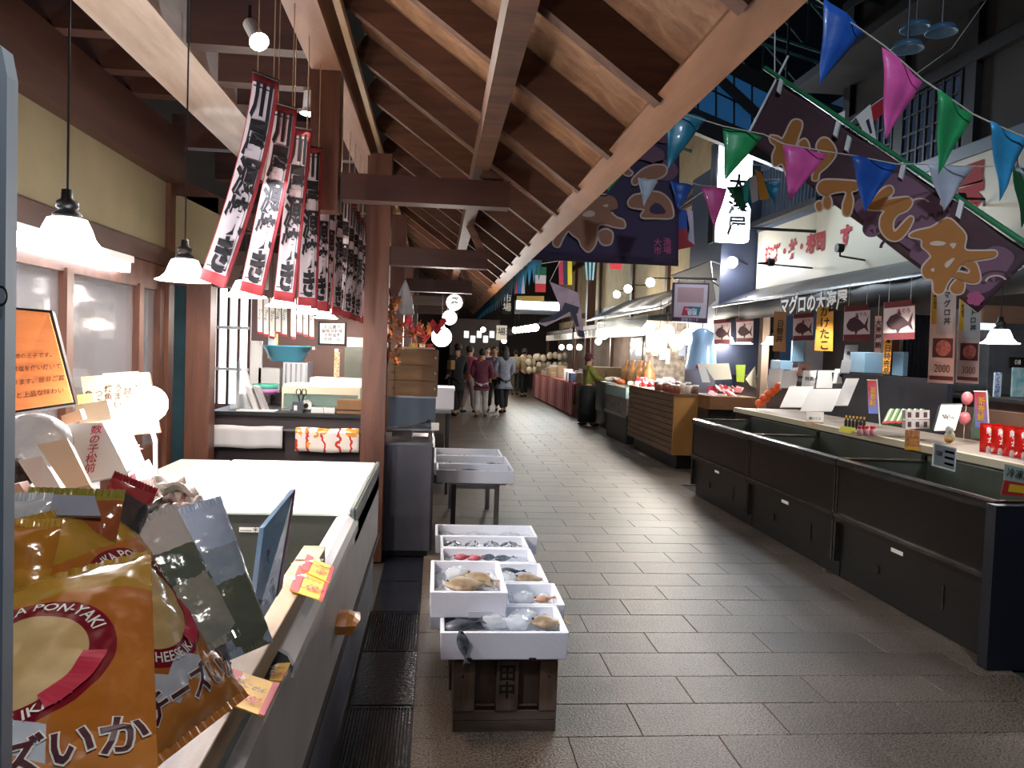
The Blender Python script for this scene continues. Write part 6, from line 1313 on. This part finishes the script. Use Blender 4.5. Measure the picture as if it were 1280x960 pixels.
bx2('end_stall', 'dark far end stall front with pale notices', 'stall', 560, 400, 625, 500, 32, .3, mat('far_dark', '3c302e', .7))
for i in range(5): bx2('end_notice', 'small bright notice on the far end stall front', 'notice', 580+i*8, 414+(i % 2)*6, 586+i*8, 422+(i % 2)*6, 31.97, .02, glow('dim_sign', 'e8f0f4', 1.5), 'bright notices at the far end')
# ================= bunting =================
def flat(key, col): return mat(key, col, .45, noise=(6, ''.join('%02x' % int(int(col[k:k+2], 16)*.8) for k in (0, 2, 4)), .5), bump=(12, .4), coat=.15)
PC = {'blue': flat('pennant_blue', '2058b4'), 'pink': flat('pennant_pink', 'e85aa4'), 'green': flat('pennant_green', '289c58'), 'sky': flat('pennant_sky', '3094c4'), 'white': flat('pennant_white', 'c8ccd8'), 'teal': flat('pennant_teal', '1c7c96'), 'dark': flat('pennant_dark', '0c6030')}
def bunting(lab, cord, flags, cr=.004):
    """cord: [(px,py,y)]; flags: (colour, left(px,py), right(px,py), tip(px,py), depth)"""
    P0 = at(cord[0][0], cord[0][1], y=cord[0][2]); t = thing('bunting', lab, 'bunting', P0, 'strings of pennants over the aisle', world=True)
    G().tube([at(a, b_, y=yy) for a, b_, yy in cord], cr, 6).build('cord', mat('pale_cord', 'b8b4a8', .7), t)
    for k, (col, a, b_, tp, yy) in enumerate(flags):
        A, B_, T = at(*a, y=yy), at(*b_, y=yy+.03), at(*tp, y=yy-.02)
        g = G(); n = 8; vs = []; fs = []
        for i in range(n+1):
            v = i/n; L_, R_ = A.lerp(T, v), B_.lerp(T, v)
            for j in range(7):
                u = j/6; p = L_.lerp(R_, u)+Y*(.014*math.sin(u*7+k)*(1-v)+.008*math.sin(v*9+k)); vs.append(p)
        for i in range(n):
            for j in range(6): q0 = i*7+j; fs.append((q0, q0+1, q0+8, q0+7))
        g.add(vs, fs).build('pennant', PC[col], t, smooth=True, solid=.001, label=col.replace('sky', 'light blue').replace('dark', 'dark green')+' pennant')
    return t
bunting('nearest string of pennants crossing the upper right corner', [(905, -70, 4.3), (1000, -14, 4.2), (1078, 38, 4.1), (1106, 58, 4.05), (1154, 100, 4.0), (1172, 112, 3.95), (1215, 142, 3.9), (1236, 152, 3.85), (1290, 176, 3.8), (1400, 205, 3.7)],
        [('white', (930, -25), (975, 0), (942, 26), 4.25), ('blue', (1032, -5), (1082, 38), (1024, 106), 4.1), ('pink', (1105, 57), (1155, 101), (1106, 175), 4.02), ('green', (1172, 112), (1216, 144), (1172, 219), 3.92), ('sky', (1235, 152), (1282, 172), (1250, 252), 3.83), ('white', (1268, 190), (1284, 230), (1270, 212), 3.9)])
bunting('second string of pennants, running behind the near one across the right banner', [(690, 110, 5.2), (833, 136, 5.1), (905, 158, 5.0), (955, 168, 5.0), (980, 180, 4.95), (1036, 190, 4.9), (1064, 194, 4.9), (1120, 205, 4.85), (1157, 205, 4.8), (1215, 208, 4.7), (1262, 208, 4.6), (1340, 215, 4.5)],
        [('teal', (833, 136), (883, 148), (835, 212), 5.08), ('green', (905, 159), (955, 170), (906, 226), 5.0), ('pink', (980, 180), (1036, 192), (986, 252), 4.92), ('blue', (1064, 194), (1122, 205), (1080, 265), 4.88), ('white', (1157, 205), (1215, 208), (1180, 264), 4.76), ('dark', (1262, 207), (1310, 214), (1278, 285), 4.6), ('white', (797, 222), (823, 226), (805, 258), 6.4), ('green', (756, 205), (782, 214), (760, 240), 6.4)])
bunting('third string of small pennants in front of the lit sign', [(780, 210, 7.2), (848, 224, 7), (877, 232, 6.9), (912, 234, 6.8), (940, 232, 6.7), (975, 226, 6.6)],
        [('blue', (838, 226), (868, 232), (848, 262), 6.95), ('pink', (877, 233), (910, 235), (893, 285), 6.85), ('dark', (909, 234), (935, 232), (928, 266), 6.8), ('teal', (925, 232), (945, 228), (938, 262), 6.75), ('sky', (952, 228), (975, 224), (968, 256), 6.65)])
cords = [(700, 300), (668, 325), (640, 345), (615, 368), (600, 385), (590, 398)]
t = thing('bunting', 'far string of light blue pennants receding under the eave', 'bunting', at(700, 300, y=8), 'strings of pennants over the aisle', world=True)
pp = [Vector((1.05-.0*i, 8.5+i*1.25, 2.60+.02*math.sin(i))) for i in range(12)]
G().tube([Vector((.69, 8.0, 2.35))]+pp, .005, 5).build('cord', m_white, t)
for i in range(30):
    a = i/30*11; k = int(a); p = pp[k].lerp(pp[min(k+1, 11)], a-k); d = (pp[min(k+1, 11)]-pp[k]).normalized() if k < 11 else Y
    o = G().prism([p-d*.13+X*.02, p+d*.13-X*.02, p-Z*.28], (.004, 0, 0)).build('pennant', PC['sky'] if i % 3 else PC['teal'], t)
# national flags across the far aisle
fl = thing('flag_string', 'string of small national flags across the far aisle', 'bunting', at(640, 335, y=14), world=True)
G().tube([at(600, 338, y=14), at(640, 335, y=14), at(700, 326, y=13.6), at(760, 326, y=13.2)], .006, 5).build('cord', m_white, fl)
def flag(q, cols, y, vertical=True, lab=None):
    c = pts(q, y=[y]*4); n = len(cols)
    for i, cl in enumerate(cols):
        f2 = lambda u, v: c[0].lerp(c[1], u).lerp(c[3].lerp(c[2], u), v)
        s = (i/n, (i+1)/n, 0, 1) if vertical else (0, 1, i/n, (i+1)/n)
        G().prism([f2(s[0], s[2]), f2(s[1], s[2]), f2(s[1], s[3]), f2(s[0], s[3])], (0, .01, 0)).build('flag_stripe', mat('fc'+cl, cl, .7), fl, label=lab)
flag([(643, 336), (656, 336), (656, 367), (643, 367)], ['b03848', '2858a8', 'b8b8c0'], 14); flag([(669, 333), (683, 334), (682, 365), (669, 365)], ['206848', 'b8b4b8', 'b83038'], 13.9, False)
flag([(698, 326), (715, 326), (715, 356), (699, 356)], ['a82c48', '202440', 'c8b820'], 13.6); flag([(731, 328), (744, 328), (742, 350), (733, 350)], ['88b8c4', '203840', '88b8c4', '203840', '88b8c4'], 13.3); flag([(762, 328), (778, 328), (777, 337), (763, 336)], ['b82c34'], 13.2); flag([(646, 370), (680, 370), (680, 376), (646, 376)], ['a88c44'], 14, False)
hs_ = thing('hanging_flag', 'red, blue and white small flag hanging left of the lit sign', 'flag', at(855, 262, y=7.1), world=True)
for q, cl in (([(846, 262), (858, 262), (862, 286), (848, 286)], '2858a8'), ([(858, 262), (866, 264), (868, 306), (860, 300)], 'b8bccc'), ([(848, 286), (862, 286), (868, 308), (848, 312)], 'a03038')): slab(pts(q, y=[7.1]*4), .004, 'field', mat('fc'+cl, cl, .7), parent=hs_)
G().tube([at(846, 262, y=7.1), at(878, 240, y=7.0)], .004, 5).build('string', m_white, hs_)
of_ = thing('tricolour_pennant', 'orange, white and teal striped pennant right of the lit sign', 'flag', at(945, 235, y=6.5), world=True)
for q, cl in (([(930, 228), (938, 222), (934, 256), (930, 250)], '3cc0b8'), ([(936, 222), (946, 218), (948, 250), (940, 254)], 'c8c8d0'), ([(944, 212), (952, 216), (962, 248), (950, 250)], 'd89838')): slab(pts(q, y=[6.4]*4), .004, 'field', mat('fc'+cl, cl, .7), parent=of_)
G().tube([at(930, 224, y=6.4), at(975, 224, y=6.6)], .004, 5).build('string', m_white, of_)
kf = thing('white_print_flag', 'small white flag with dark blue printed mark behind the pink pennant', 'flag', at(1080, 150, y=6.5), world=True)
slab(pts([(1070, 146), (1088, 130), (1096, 178), (1088, 182)], y=[6.2]*4), .004, 'field', m_paper, parent=kf); print_patch(pts([(1070, 146), (1088, 130), (1096, 178), (1088, 182)], y=[6.2]*4), .45, .7, .3, .7, mat('dark_blue_mark', '2c2440', .6), kf); slab(pts([(1088, 134), (1104, 124), (1104, 142), (1092, 152)], y=[6.25]*4), .004, 'red_field', m_red, parent=kf); slab(pts([(1040, 146), (1056, 138), (1056, 156), (1046, 156)], y=[6.25]*4), .004, 'small_flag', m_paper, parent=kf)
G().tube([at(1040, 176, y=6.2), at(1070, 146, y=6.2), at(1104, 122, y=6.3), at(1190, 60, y=6.6), Vector((4.8, 6.8, 4.9))], .004, 5).build('string', m_white, kf)
# big cloth with running figure print
cl_ = thing('printed_cloth', 'white and pink hanging cloth with dark abstract brush shapes', 'cloth', at(705, 385, y=12), world=True)
cp_ = [at(px, py, y=12) for px, py in ((687, 352), (723, 366), (731, 424), (722, 420), (714, 392), (682, 408), (672, 404), (702, 388))]
G().prism(cp_, (0, .006, 0)).build('cloth', mat('pink_white_cloth', 'c4b4c4', .7, noise=(5, 'a88ca0', .4)), cl_)
for q in ([(706, 378), (724, 384), (722, 392), (711, 390), (694, 400), (676, 404), (674, 400), (690, 394), (702, 388)], [(712, 388), (720, 390), (724, 408), (720, 408)], [(722, 412), (730, 414), (731, 422), (723, 420)]): G().prism([at(px, py, y=11.985) for px, py in q], (0, .004, 0)).build('dark_print', mat('dark_slate_print', '34384a', .7), cl_)
G().tube([at(687, 352, y=12), at(700, 326, y=12), Vector((at(700, 326, y=12).x, 12, 7.6))], .004, 5).build('string', m_white, cl_)
# ================= festival banners =================
m_pur = mat('purple_banner_cloth', '3c2c4a', .75, noise=(2.5, '33284a', .5), bump=(5, .3)); m_mrn = mat('maroon_banner_cloth', '4a2a30', .75, noise=(2.5, '3f262e', .5), bump=(5, .3))
m_wave = mat('dusty_mauve_print', '6e4c5e', .8); m_bro = mat('tan_brush_print', '9a6a52', .8); m_gold = mat('ochre_brush_print', 'a0662c', .75); m_out = mat('cream_outline_print', 'c8b0a0', .8)
def smooth_poly(p, n=4):
    out = []; N = len(p)
    for i in range(N):
        a, b_, c, d = [Vector(p[(i+k) % N]) for k in (-1, 0, 1, 2)]
        for k in range(n):
            t = k/n; out.append(.5*((2*b_)+(c-a)*t+(2*a-5*b_+4*c-d)*t*t+(3*b_-a-3*c+d)*t**3))
    return out
def outline(p, w):
    N = len(p); out = []; A = sum(p[i].x*p[(i+1) % N].y-p[(i+1) % N].x*p[i].y for i in range(N)); s = 1 if A > 0 else -1
    for i in range(N):
        d = (p[(i+1) % N]-p[i-1]).normalized(); out.append(p[i]+Vector((d.y, -d.x))*w*s)
    return out
def fill(poly, place, m, name, parent):
    import mathutils
    tri = mathutils.geometry.tessellate_polygon([[Vector((p.x, p.y, 0)) for p in poly]])
    g = G(); g.add([place(p) for p in poly], [tuple(t_) for t_ in tri]); return g.build(name, m, parent)
def brush(polys, O, nrm, parent, m, w=2.6, hole=None):
    for P in polys:
        sp_ = smooth_poly([Vector(p) for p in P])
        fill(outline(sp_, w), lambda p: on_plane(p.x, p.y, O-nrm*.008, nrm), m_out, 'brush_outline', parent); fill(sp_, lambda p: on_plane(p.x, p.y, O-nrm*.012, nrm), m, 'brush_stroke', parent)
    for P in hole or []:
        sp_ = smooth_poly([Vector(p) for p in P]); fill(sp_, lambda p: on_plane(p.x, p.y, O-nrm*.016, nrm), m_out, 'brush_counter', parent)
# right banner hanging from the green pole
B4 = [at(968, 98, y=6.0), at(1292, 318, y=4.4), at(1222, 390, y=4.4), at(932, 172, y=6.0)]
nr = (B4[1]-B4[0]).cross(B4[3]-B4[0]).normalized()
if nr.y < 0: nr = -nr
B4[2] = on_plane(1222, 390, B4[0], nr)
fb = thing('festival_banner', 'maroon festival banner with ochre brush characters slanting down to the right', 'banner', B4[0], world=True)
O = B4[0]
g = G(); g.grid(lambda u, v: B4[0].lerp(B4[1], u).lerp(B4[3].lerp(B4[2], u), v)+nr*(.006+.010*math.sin(u*22+v*4)), 50, 12); g.build('cloth', m_mrn, fb, smooth=True, solid=.003)
G().tube([B4[0]-(B4[1]-B4[0]).normalized()*.12+Z*.03, B4[1]+(B4[1]-B4[0]).normalized()*.5+Z*.03], .018, 8).build('pole', mat('green_pole', '2c7a50', .35), fb)
G().tube([on_plane(985, 70, O, nr), on_plane(925, 188, O, nr)], .009, 6).build('end_rod', m_white, fb)
for px, py in ((975, 108), (1046, 192-30), (1060, 180), (1128, 214), (1200, 262), (1180, 248)): p = on_plane(px, py, O-nr*.02, nr); G().obox(p, (B4[1]-B4[0]).normalized()*.018, nr*.012, (.01, 0, .05)).build('loop', m_white, fb)
for P in ([(1068, 255), (1085, 240), (1098, 222), (1130, 218), (1165, 242), (1190, 264), (1165, 285), (1150, 315), (1120, 300), (1095, 283), (1075, 272)], [(1137, 318), (1150, 300), (1172, 318), (1165, 340), (1147, 328)], [(1205, 340), (1240, 308), (1268, 320), (1250, 350), (1232, 366), (1212, 365)], [(1078, 285), (1090, 262), (1110, 268), (1100, 292), (1085, 296)]):
    sp_ = smooth_poly([Vector(p) for p in P]); fill(sp_, lambda p: on_plane(p.x, p.y, O-nr*.005, nr), m_wave, 'wave_print', fb)
for (cx_, cy_, r0, r1) in ((1245, 352, 20, 24), (1245, 352, 11, 14), (1150, 255, 10, 13), (1125, 310, 22, 26)):
    g = G(); pr = []
    for k in range(13): a = math.pi+math.pi*k/12*.9; pr += [on_plane(cx_+math.cos(a)*r0, cy_+math.sin(a)*r0*.6, O-nr*.007, nr), on_plane(cx_+math.cos(a)*r1, cy_+math.sin(a)*r1*.6, O-nr*.007, nr)]
    g.add(pr, [(2*k, 2*k+1, 2*k+3, 2*k+2) for k in range(12)]).build('wave_line', m_mrn if r0 > 15 else m_out, fb)
K1 = [[(963, 170), (972, 171), (979, 173), (990, 152), (1000, 151), (1002, 158), (996, 176), (992, 190), (990, 210), (985, 222), (980, 208), (977, 204), (968, 207), (966, 195), (970, 183), (964, 177)], [(999, 179), (1006, 174), (1011, 182), (1009, 192), (1001, 190)], [(1021, 184), (1026, 174), (1035, 174), (1044, 186), (1043, 196), (1033, 208), (1024, 216), (1022, 224), (1016, 224), (1018, 214), (1026, 204), (1028, 194)]]
K2 = [[(1022, 233), (1028, 226), (1042, 225), (1058, 226), (1072, 228), (1072, 236), (1064, 240), (1066, 252), (1062, 268), (1055, 268), (1054, 256), (1058, 240), (1044, 240), (1032, 244), (1024, 240)], [(1030, 248), (1036, 245), (1039, 254), (1036, 261), (1030, 258)], [(1020, 255), (1026, 252), (1027, 262), (1022, 263)]]
K3 = [[(1090, 262), (1084, 259), (1094, 246), (1104, 236), (1113, 233), (1116, 240), (1106, 250), (1120, 248), (1135, 247), (1140, 253), (1134, 262), (1122, 268), (1116, 278), (1118, 290), (1130, 278), (1138, 271), (1141, 275), (1133, 290), (1122, 300), (1110, 298), (1101, 286), (1101, 272), (1106, 263)]]
K4 = [[(1137, 295), (1145, 289), (1165, 284), (1184, 273), (1198, 283), (1207, 295), (1206, 312), (1225, 314), (1244, 314), (1243, 321), (1222, 325), (1206, 327), (1196, 338), (1190, 346), (1184, 354), (1178, 366), (1168, 365), (1166, 350), (1156, 347), (1153, 336), (1158, 328), (1164, 321), (1160, 314), (1153, 308), (1152, 299)], [(1200, 329), (1206, 328), (1219, 328), (1225, 349), (1216, 354), (1202, 350), (1191, 345), (1198, 340), (1210, 342), (1212, 336)], [(1190, 356), (1197, 350), (1205, 354), (1203, 365), (1194, 367), (1188, 362)]]
H4 = [[(1162, 304), (1170, 301), (1182, 303), (1178, 307), (1166, 307)], [(1187, 305), (1195, 304), (1192, 311)], [(1181, 330), (1188, 324), (1193, 323), (1188, 331), (1183, 335)], [(1163, 337), (1168, 335), (1167, 340)]]
brush(K1+K2+K3+K4, O, nr, fb, m_gold, 2.2, H4)
for k in range(5): a = k*1.256; p = (1219+math.cos(a)*6, 373+math.sin(a)*5); fill([Vector((p[0]+math.cos(q*1.05)*6, p[1]+math.sin(q*1.05)*5)) for q in range(6)], lambda q_: on_plane(q_.x, q_.y, O-nr*(.012+.0006*k), nr), mat('rose_print', 'a04468', .7), 'flower_petal', fb)
# string that holds the pole
G().tube([B4[0]+Z*.03, Vector((B4[0].x-.1, 6.1, 6.9))], .005, 5).build('cord', m_white, fb); G().tube([B4[1]+Z*.03, Vector((4.2, 4.3, 2.7)), Vector((4.85, 4.3, 2.8))], .005, 5).build('cord', m_white, fb)
# centre banner
O2 = at(760, 240, y=7.0); nc = Vector((0, 1, 0))
pb = thing('festival_banner', 'purple festival banner with tan brush characters hanging beyond the eave', 'banner', at(847, 140, y=7), world=True)
Q4 = [at(655, 96, y=7), at(850, 104, y=7), at(848, 332, y=7), at(650, 322, y=7)]
g = G(); g.grid(lambda u, v: Q4[0].lerp(Q4[1], u).lerp(Q4[3].lerp(Q4[2], u), v)+nc*(.008+.012*math.sin(u*16+v*3)), 30, 16); g.build('cloth', m_pur, pb, smooth=True, solid=.003)
G().box(Q4[3].x, Q4[2].x, 7.0, 7.012, Q4[2].z-.005, Q4[2].z+.05).build('bottom_hem', mat('dark_purple_hem', '2a1c34', .8), pb); G().tube([Q4[0]-X*.1, Q4[1]+X*.1], .02, 8).build('pole', m_pale, pb); G().tube([Q4[1], Q4[1]+Vector((.1, 0, 2.9))], .005, 5).build('cord', m_white, pb); G().tube([Q4[0]+Z*0, Q4[0]+Vector((0, 0, 2.9))], .005, 5).build('cord', m_white, pb)
for P in ([(812, 160), (822, 150), (840, 148), (845, 165), (838, 178), (820, 176)], [(780, 175), (800, 165), (815, 180), (830, 190), (826, 205), (805, 200), (788, 196)], [(815, 205), (838, 200), (848, 215), (836, 226), (818, 222)]):
    sp_ = smooth_poly([Vector(p) for p in P]); fill(sp_, lambda p: on_plane(p.x, p.y, O2-nc*.006, nc), m_wave, 'wave_print', pb)
C1 = [[(692, 302), (706, 280), (708, 273), (728, 262), (735, 250), (742, 244), (755, 246), (762, 244), (770, 249), (772, 260), (763, 264), (770, 272), (779, 276), (780, 284), (768, 283), (757, 280), (750, 280), (746, 286), (744, 304), (736, 314), (728, 308), (724, 299), (716, 293), (710, 288), (703, 298), (698, 308)], [(750, 290), (758, 287), (765, 292), (763, 304), (754, 305), (749, 298)]]
HC1 = [[(728, 268), (736, 263), (743, 265), (742, 270), (732, 271)], [(753, 257), (760, 255), (759, 259)]]
C2 = [[(791, 225), (797, 218), (806, 211), (818, 207), (831, 208), (832, 216), (824, 222), (812, 224), (803, 222), (797, 229), (792, 230)]]
C3 = [[(786, 252), (792, 245), (800, 243), (812, 240), (826, 242), (837, 252), (841, 266), (838, 272), (820, 272), (802, 271), (806, 262), (798, 260), (788, 258)]]
C4 = [[(776, 204), (782, 202), (786, 212), (790, 216), (786, 219), (780, 216), (778, 208)], [(785, 186), (792, 184), (796, 190), (792, 195), (786, 192)], [(797, 178), (804, 177), (807, 186), (802, 189)]]
brush(C1+C2+C3+C4, O2, nc, pb, m_bro, 2.2, HC1)
fill(smooth_poly([Vector(p) for p in [(812, 262), (818, 254), (826, 256), (832, 266), (818, 267)]]), lambda p: on_plane(p.x, p.y, O2-nc*.018, nc), m_pur, 'brush_counter', pb)
for (s_, px, py) in (('大', 822, 304), ('漁', 834, 303), ('市', 822, 314), ('場', 834, 313)): text(s_, .075, frame(at(px, py, y=6.985), X, Z), mat('magenta_print', 'b05078', .7), pb)
# black spots lamps on arms at the facade
for i, (x0, y0, x1, y1, yy, lb) in enumerate(((948, 329, 964, 328, 9.9, 'black arm spotlight at the left bottom of the cream signboard'), (1230, 249, 1200, 248, 6.6, 'black arm spotlight in front of the big red character'), (1050, 320, 1050, 310, 8.6, 'tiny black spotlight at the lower edge of the signboard'))):
    p, q_ = at(x0, y0, y=yy), at(x1, y1, y=yy); t = thing('arm_spotlight', lb, 'lamp', p, 'arm spotlights of the signboard', world=True)
    wallp = Vector((4.86, yy+.25, p.z)); G().tube([wallp, p, q_], .012, 6).build('arm', m_black, t); G().tube([q_-X*.04, q_+X*.03], .05, 12).build('head', m_black, t)
light('SPOT', (4.35, 6.8, 2.75), 4, (1, .95, .9), .05, (4.9, 6.8, 3.2), None, 120, 'sign_spot'); light('SPOT', (4.35, 10.0, 2.75), 5, (1, .95, .9), .05, (4.9, 10.2, 3.1), None, 120, 'sign_spot')
# ================= people =================
m_skin = mat('skin', 'b98a72', .6)
def skinned(name, verts, edges, radii, m, parent, sub=1):
    me = bpy.data.meshes.new(name); me.from_pydata([Vector(v) for v in verts], edges, []); me.materials.append(m)
    o = bpy.data.objects.new(name, me); C.objects.link(o); o.parent = parent
    sk = o.modifiers.new('skin', 'SKIN'); sk.use_smooth_shade = True
    if not me.skin_vertices:
        bm = bmesh.new(); bm.from_mesh(me); bm.verts.layers.skin.verify(); bm.to_mesh(me); bm.free()
    for i, r in enumerate(radii):
        r = r if isinstance(r, tuple) else (r, r); me.skin_vertices[0].data[i].radius = r
    me.skin_vertices[0].data[0].use_root = True
    s = o.modifiers.new('sub', 'SUBSURF'); s.levels = sub; s.render_levels = sub
    return o
def person(lab, x, y, h, face, top, bottom, hair, skirt=False, arms=((.2, .1, .95), (-.2, .1, .95)), step=.12, long_hair=False, hat=None, coat_len=0, bag_=None, grp=None):
    """face: heading in degrees (0 = away from the camera); built 1.7 m tall, scaled"""
    t = thing('person', lab, 'person', (x, y, 0), grp, rot=(0, 0, math.radians(face))); s = h/1.7; t.scale = (s, s, s)
    # local: +Y is forward
    V = [(0, 0, .95), (0, 0, 1.12), (0, .01, 1.34), (0, .01, 1.46), (0, .02, 1.56), (0, .02, 1.64)]; E = [(0, 1), (1, 2), (2, 3), (3, 4), (4, 5)]; Rr = [(.15, .10), (.13, .09), (.15, .10), .05, (.075, .095), (.06, .075)]
    def add(p, par, r): V.append(p); Rr.append(r); E.append((par, len(V)-1)); return len(V)-1
    hands = []
    for sd, (hx, hy, hz) in zip((1, -1), arms):
        a = add((sd*.19, 0, 1.38), 2, .055); el = ((sd*.22+hx)/2+sd*.05, hy*.35-.03, (1.38+hz)/2-.04); b_ = add(el, a, .042); c = add((hx, hy, hz), b_, .03); d = add((hx, hy+.05, hz-.05), c, (.035, .018)); hands.append((hx, hy+.05, hz-.05))
        fx = Vector((hx, hy+.05, hz-.05))
        for k in range(4): add(tuple(fx+Vector(((k-1.5)*.018, .045+.006*(k in (1, 2)), -.035))), d, .009)
        add(tuple(fx+Vector((-sd*.035, .02, -.005))), d, .01)
    for sd, st_ in ((1, step), (-1, -step)):
        a = add((sd*.085, 0, .86), 0, .085); b_ = add((sd*.09, st_*.5+.02, .48), a, .055); c = add((sd*.09, st_-.02, .09), b_, .035); add((sd*.1, st_+.13, .03), c, (.04, .025))
    skinned('body', V, E, Rr, m_skin, t)
    # clothing
    V2 = [(0, 0, .92-coat_len*.5), (0, 0, 1.12), (0, .01, 1.36), (0, .01, 1.45)]; E2 = [(0, 1), (1, 2), (2, 3)]; R2 = [(.185+coat_len*.05, .135), (.165, .12), (.18, .125), (.07, .07)]
    if coat_len > .1: V2.append((0, 0, .92-coat_len)); R2.append((.2, .15)); E2.append((0, 4))
    for sd, (hx, hy, hz) in zip((1, -1), arms):
        n = len(V2); V2 += [(sd*.19, 0, 1.38), ((sd*.22+hx)/2+sd*.05, hy*.35-.03, (1.38+hz)/2-.04), (hx, hy, hz+.02)]; R2 += [.08, .065, .05]; E2 += [(2, n), (n, n+1), (n+1, n+2)]
    skinned('jacket', V2, E2, R2, top, t)
    if skirt:
        g = G().lathe([(.001, .98), (.17, .97), (.19, .8), (.2, .4), (.21, .1), (.2, .1), (.18, .4)], n=18, wob=lambda r, a: .04*math.cos(a*7)); g.build('skirt', bottom, t, smooth=True)
    else:
        V3 = [(0, 0, .96)]; R3_ = [(.165, .12)]; E3 = []
        for sd, st_ in ((1, step), (-1, -step)): n = len(V3); V3 += [(sd*.09, 0, .84), (sd*.095, st_*.5+.02, .48), (sd*.095, st_-.02, .12)]; R3_ += [.105, .08, .07]; E3 += [(0, n), (n, n+1), (n+1, n+2)]
        skinned('trousers', V3, E3, R3_, bottom, t)
    for sd, st_ in ((1, step), (-1, -step)): G().ball((sd*.1, st_+.05, .04), (.045, .13, .04), 10, 6).build('shoe', m_black, t, smooth=True)
    G().ball((0, .0, 1.63), (.088, .105, .10), 14, 10).build('hair', hair, t, smooth=True)
    G().ball((0, .045, 1.60), (.070, .075, .095), 14, 10).build('face', m_skin, t, smooth=True)
    G().ball((0, .122, 1.59), (.013, .016, .02), 8, 6).build('nose', m_skin, t, smooth=True); G().ball((0, .112, 1.55), (.022, .008, .006), 8, 5).build('mouth', mat('lip', '8c4c48', .5), t)
    for sd in (-1, 1): G().ball((sd*.028, .112, 1.615), (.010, .007, .006), 8, 5).build('eye', m_black, t); G().ball((sd*.083, .03, 1.60), (.012, .02, .03), 8, 6).build('ear', m_skin, t)
    if long_hair: G().ball((0, -.05, 1.5), (.10, .06, .20), 12, 8).build('long_hair', hair, t, smooth=True)
    if hat: G().lathe([(.001, .12), (.07, .11), (.10, .06), (.105, 0), (.14, -.01), (.14, -.02), (.1, -.02)], (0, .0, 1.63), 16).build('hat', hat, t, smooth=True)
    if bag_: G().box(*bag_[0]).build('carried_bag', bag_[1], t, bevel=.02)
    return t
m_hair = mat('dark_hair', '1c1614', .6)
cloth = lambda k, c: mat(k, c, .85, noise=(12, ''.join('%02x' % int(int(c[i:i+2], 16)*.8) for i in (0, 2, 4)), .5))
F = lambda px, yy: at(px, 480, y=yy).x
person('woman in olive green jacket and long black skirt holding out goods at the right stalls', F(735, 16.9), 16.9, 1.52, -80, cloth('olive_jacket', '7a7c34'), cloth('black_skirt', '101014'), mat('maroon_hair', '3c1c22', .7), skirt=True, arms=((.12, .36, 1.08), (-.10, .38, 1.04)), hat=cloth('maroon_cap', '4a1c28'))
person('person in black with a light bag strap at the left of the group', F(571, 18.6), 18.6, 1.66, 30, cloth('black_coat', '14161a'), cloth('black_trousers', '121214'), m_hair, coat_len=.35, bag_=((-.3, -.18, -.2, -.02, 1.1, 1.32), cloth('tan_bag', '9a7a4c')))
person('person in bright pink jacket with a black bag beside the one in black', F(586, 19.6), 19.6, 1.62, -50, cloth('pink_jacket', 'd8607c'), cloth('grey_pink_trousers', 'a88c90'), m_hair, bag_=((-.32, -.1, -.05, .15, .62, .86), cloth('black_bag', '18181a')))
person('person in maroon coat and pale trousers seen from behind', F(602, 18.4), 18.4, 1.56, -10, cloth('maroon_coat', '6c3044'), cloth('pale_trousers', 'c4bcbc'), m_hair, coat_len=.15)
person('person in blue top facing the camera with crossed arms', F(617, 20.4), 20.4, 1.62, 170, cloth('blue_top', '4c6488'), cloth('dark_trousers', '1c1c24'), m_hair, arms=((-.05, .2, 1.15), (.05, .22, 1.12)))
person('long haired person in grey blue coat right of the group', F(630, 19.8), 19.8, 1.64, 20, cloth('grey_blue_coat', '8c90a4'), cloth('navy_trousers', '20222c'), m_hair, long_hair=True, coat_len=.25)
person('person in beige coat and black trousers farther down the aisle', F(655, 27), 27, 1.6, 10, cloth('beige_coat', 'a89878'), cloth('black_trousers', '121214'), m_hair, hat=cloth('dark_hat', '201c1c'))
person('person in pale coat half hidden beyond the grey blue coat', F(644, 28), 28, 1.58, 0, cloth('pale_coat', 'b4b0a4'), cloth('taupe_trousers', '6c645c'), m_hair)
person('distant person in light blue behind the group', F(608, 25), 25, 1.6, 180, cloth('light_blue_top', '7c9cb8'), cloth('dark_trousers', '1c1c24'), m_hair)
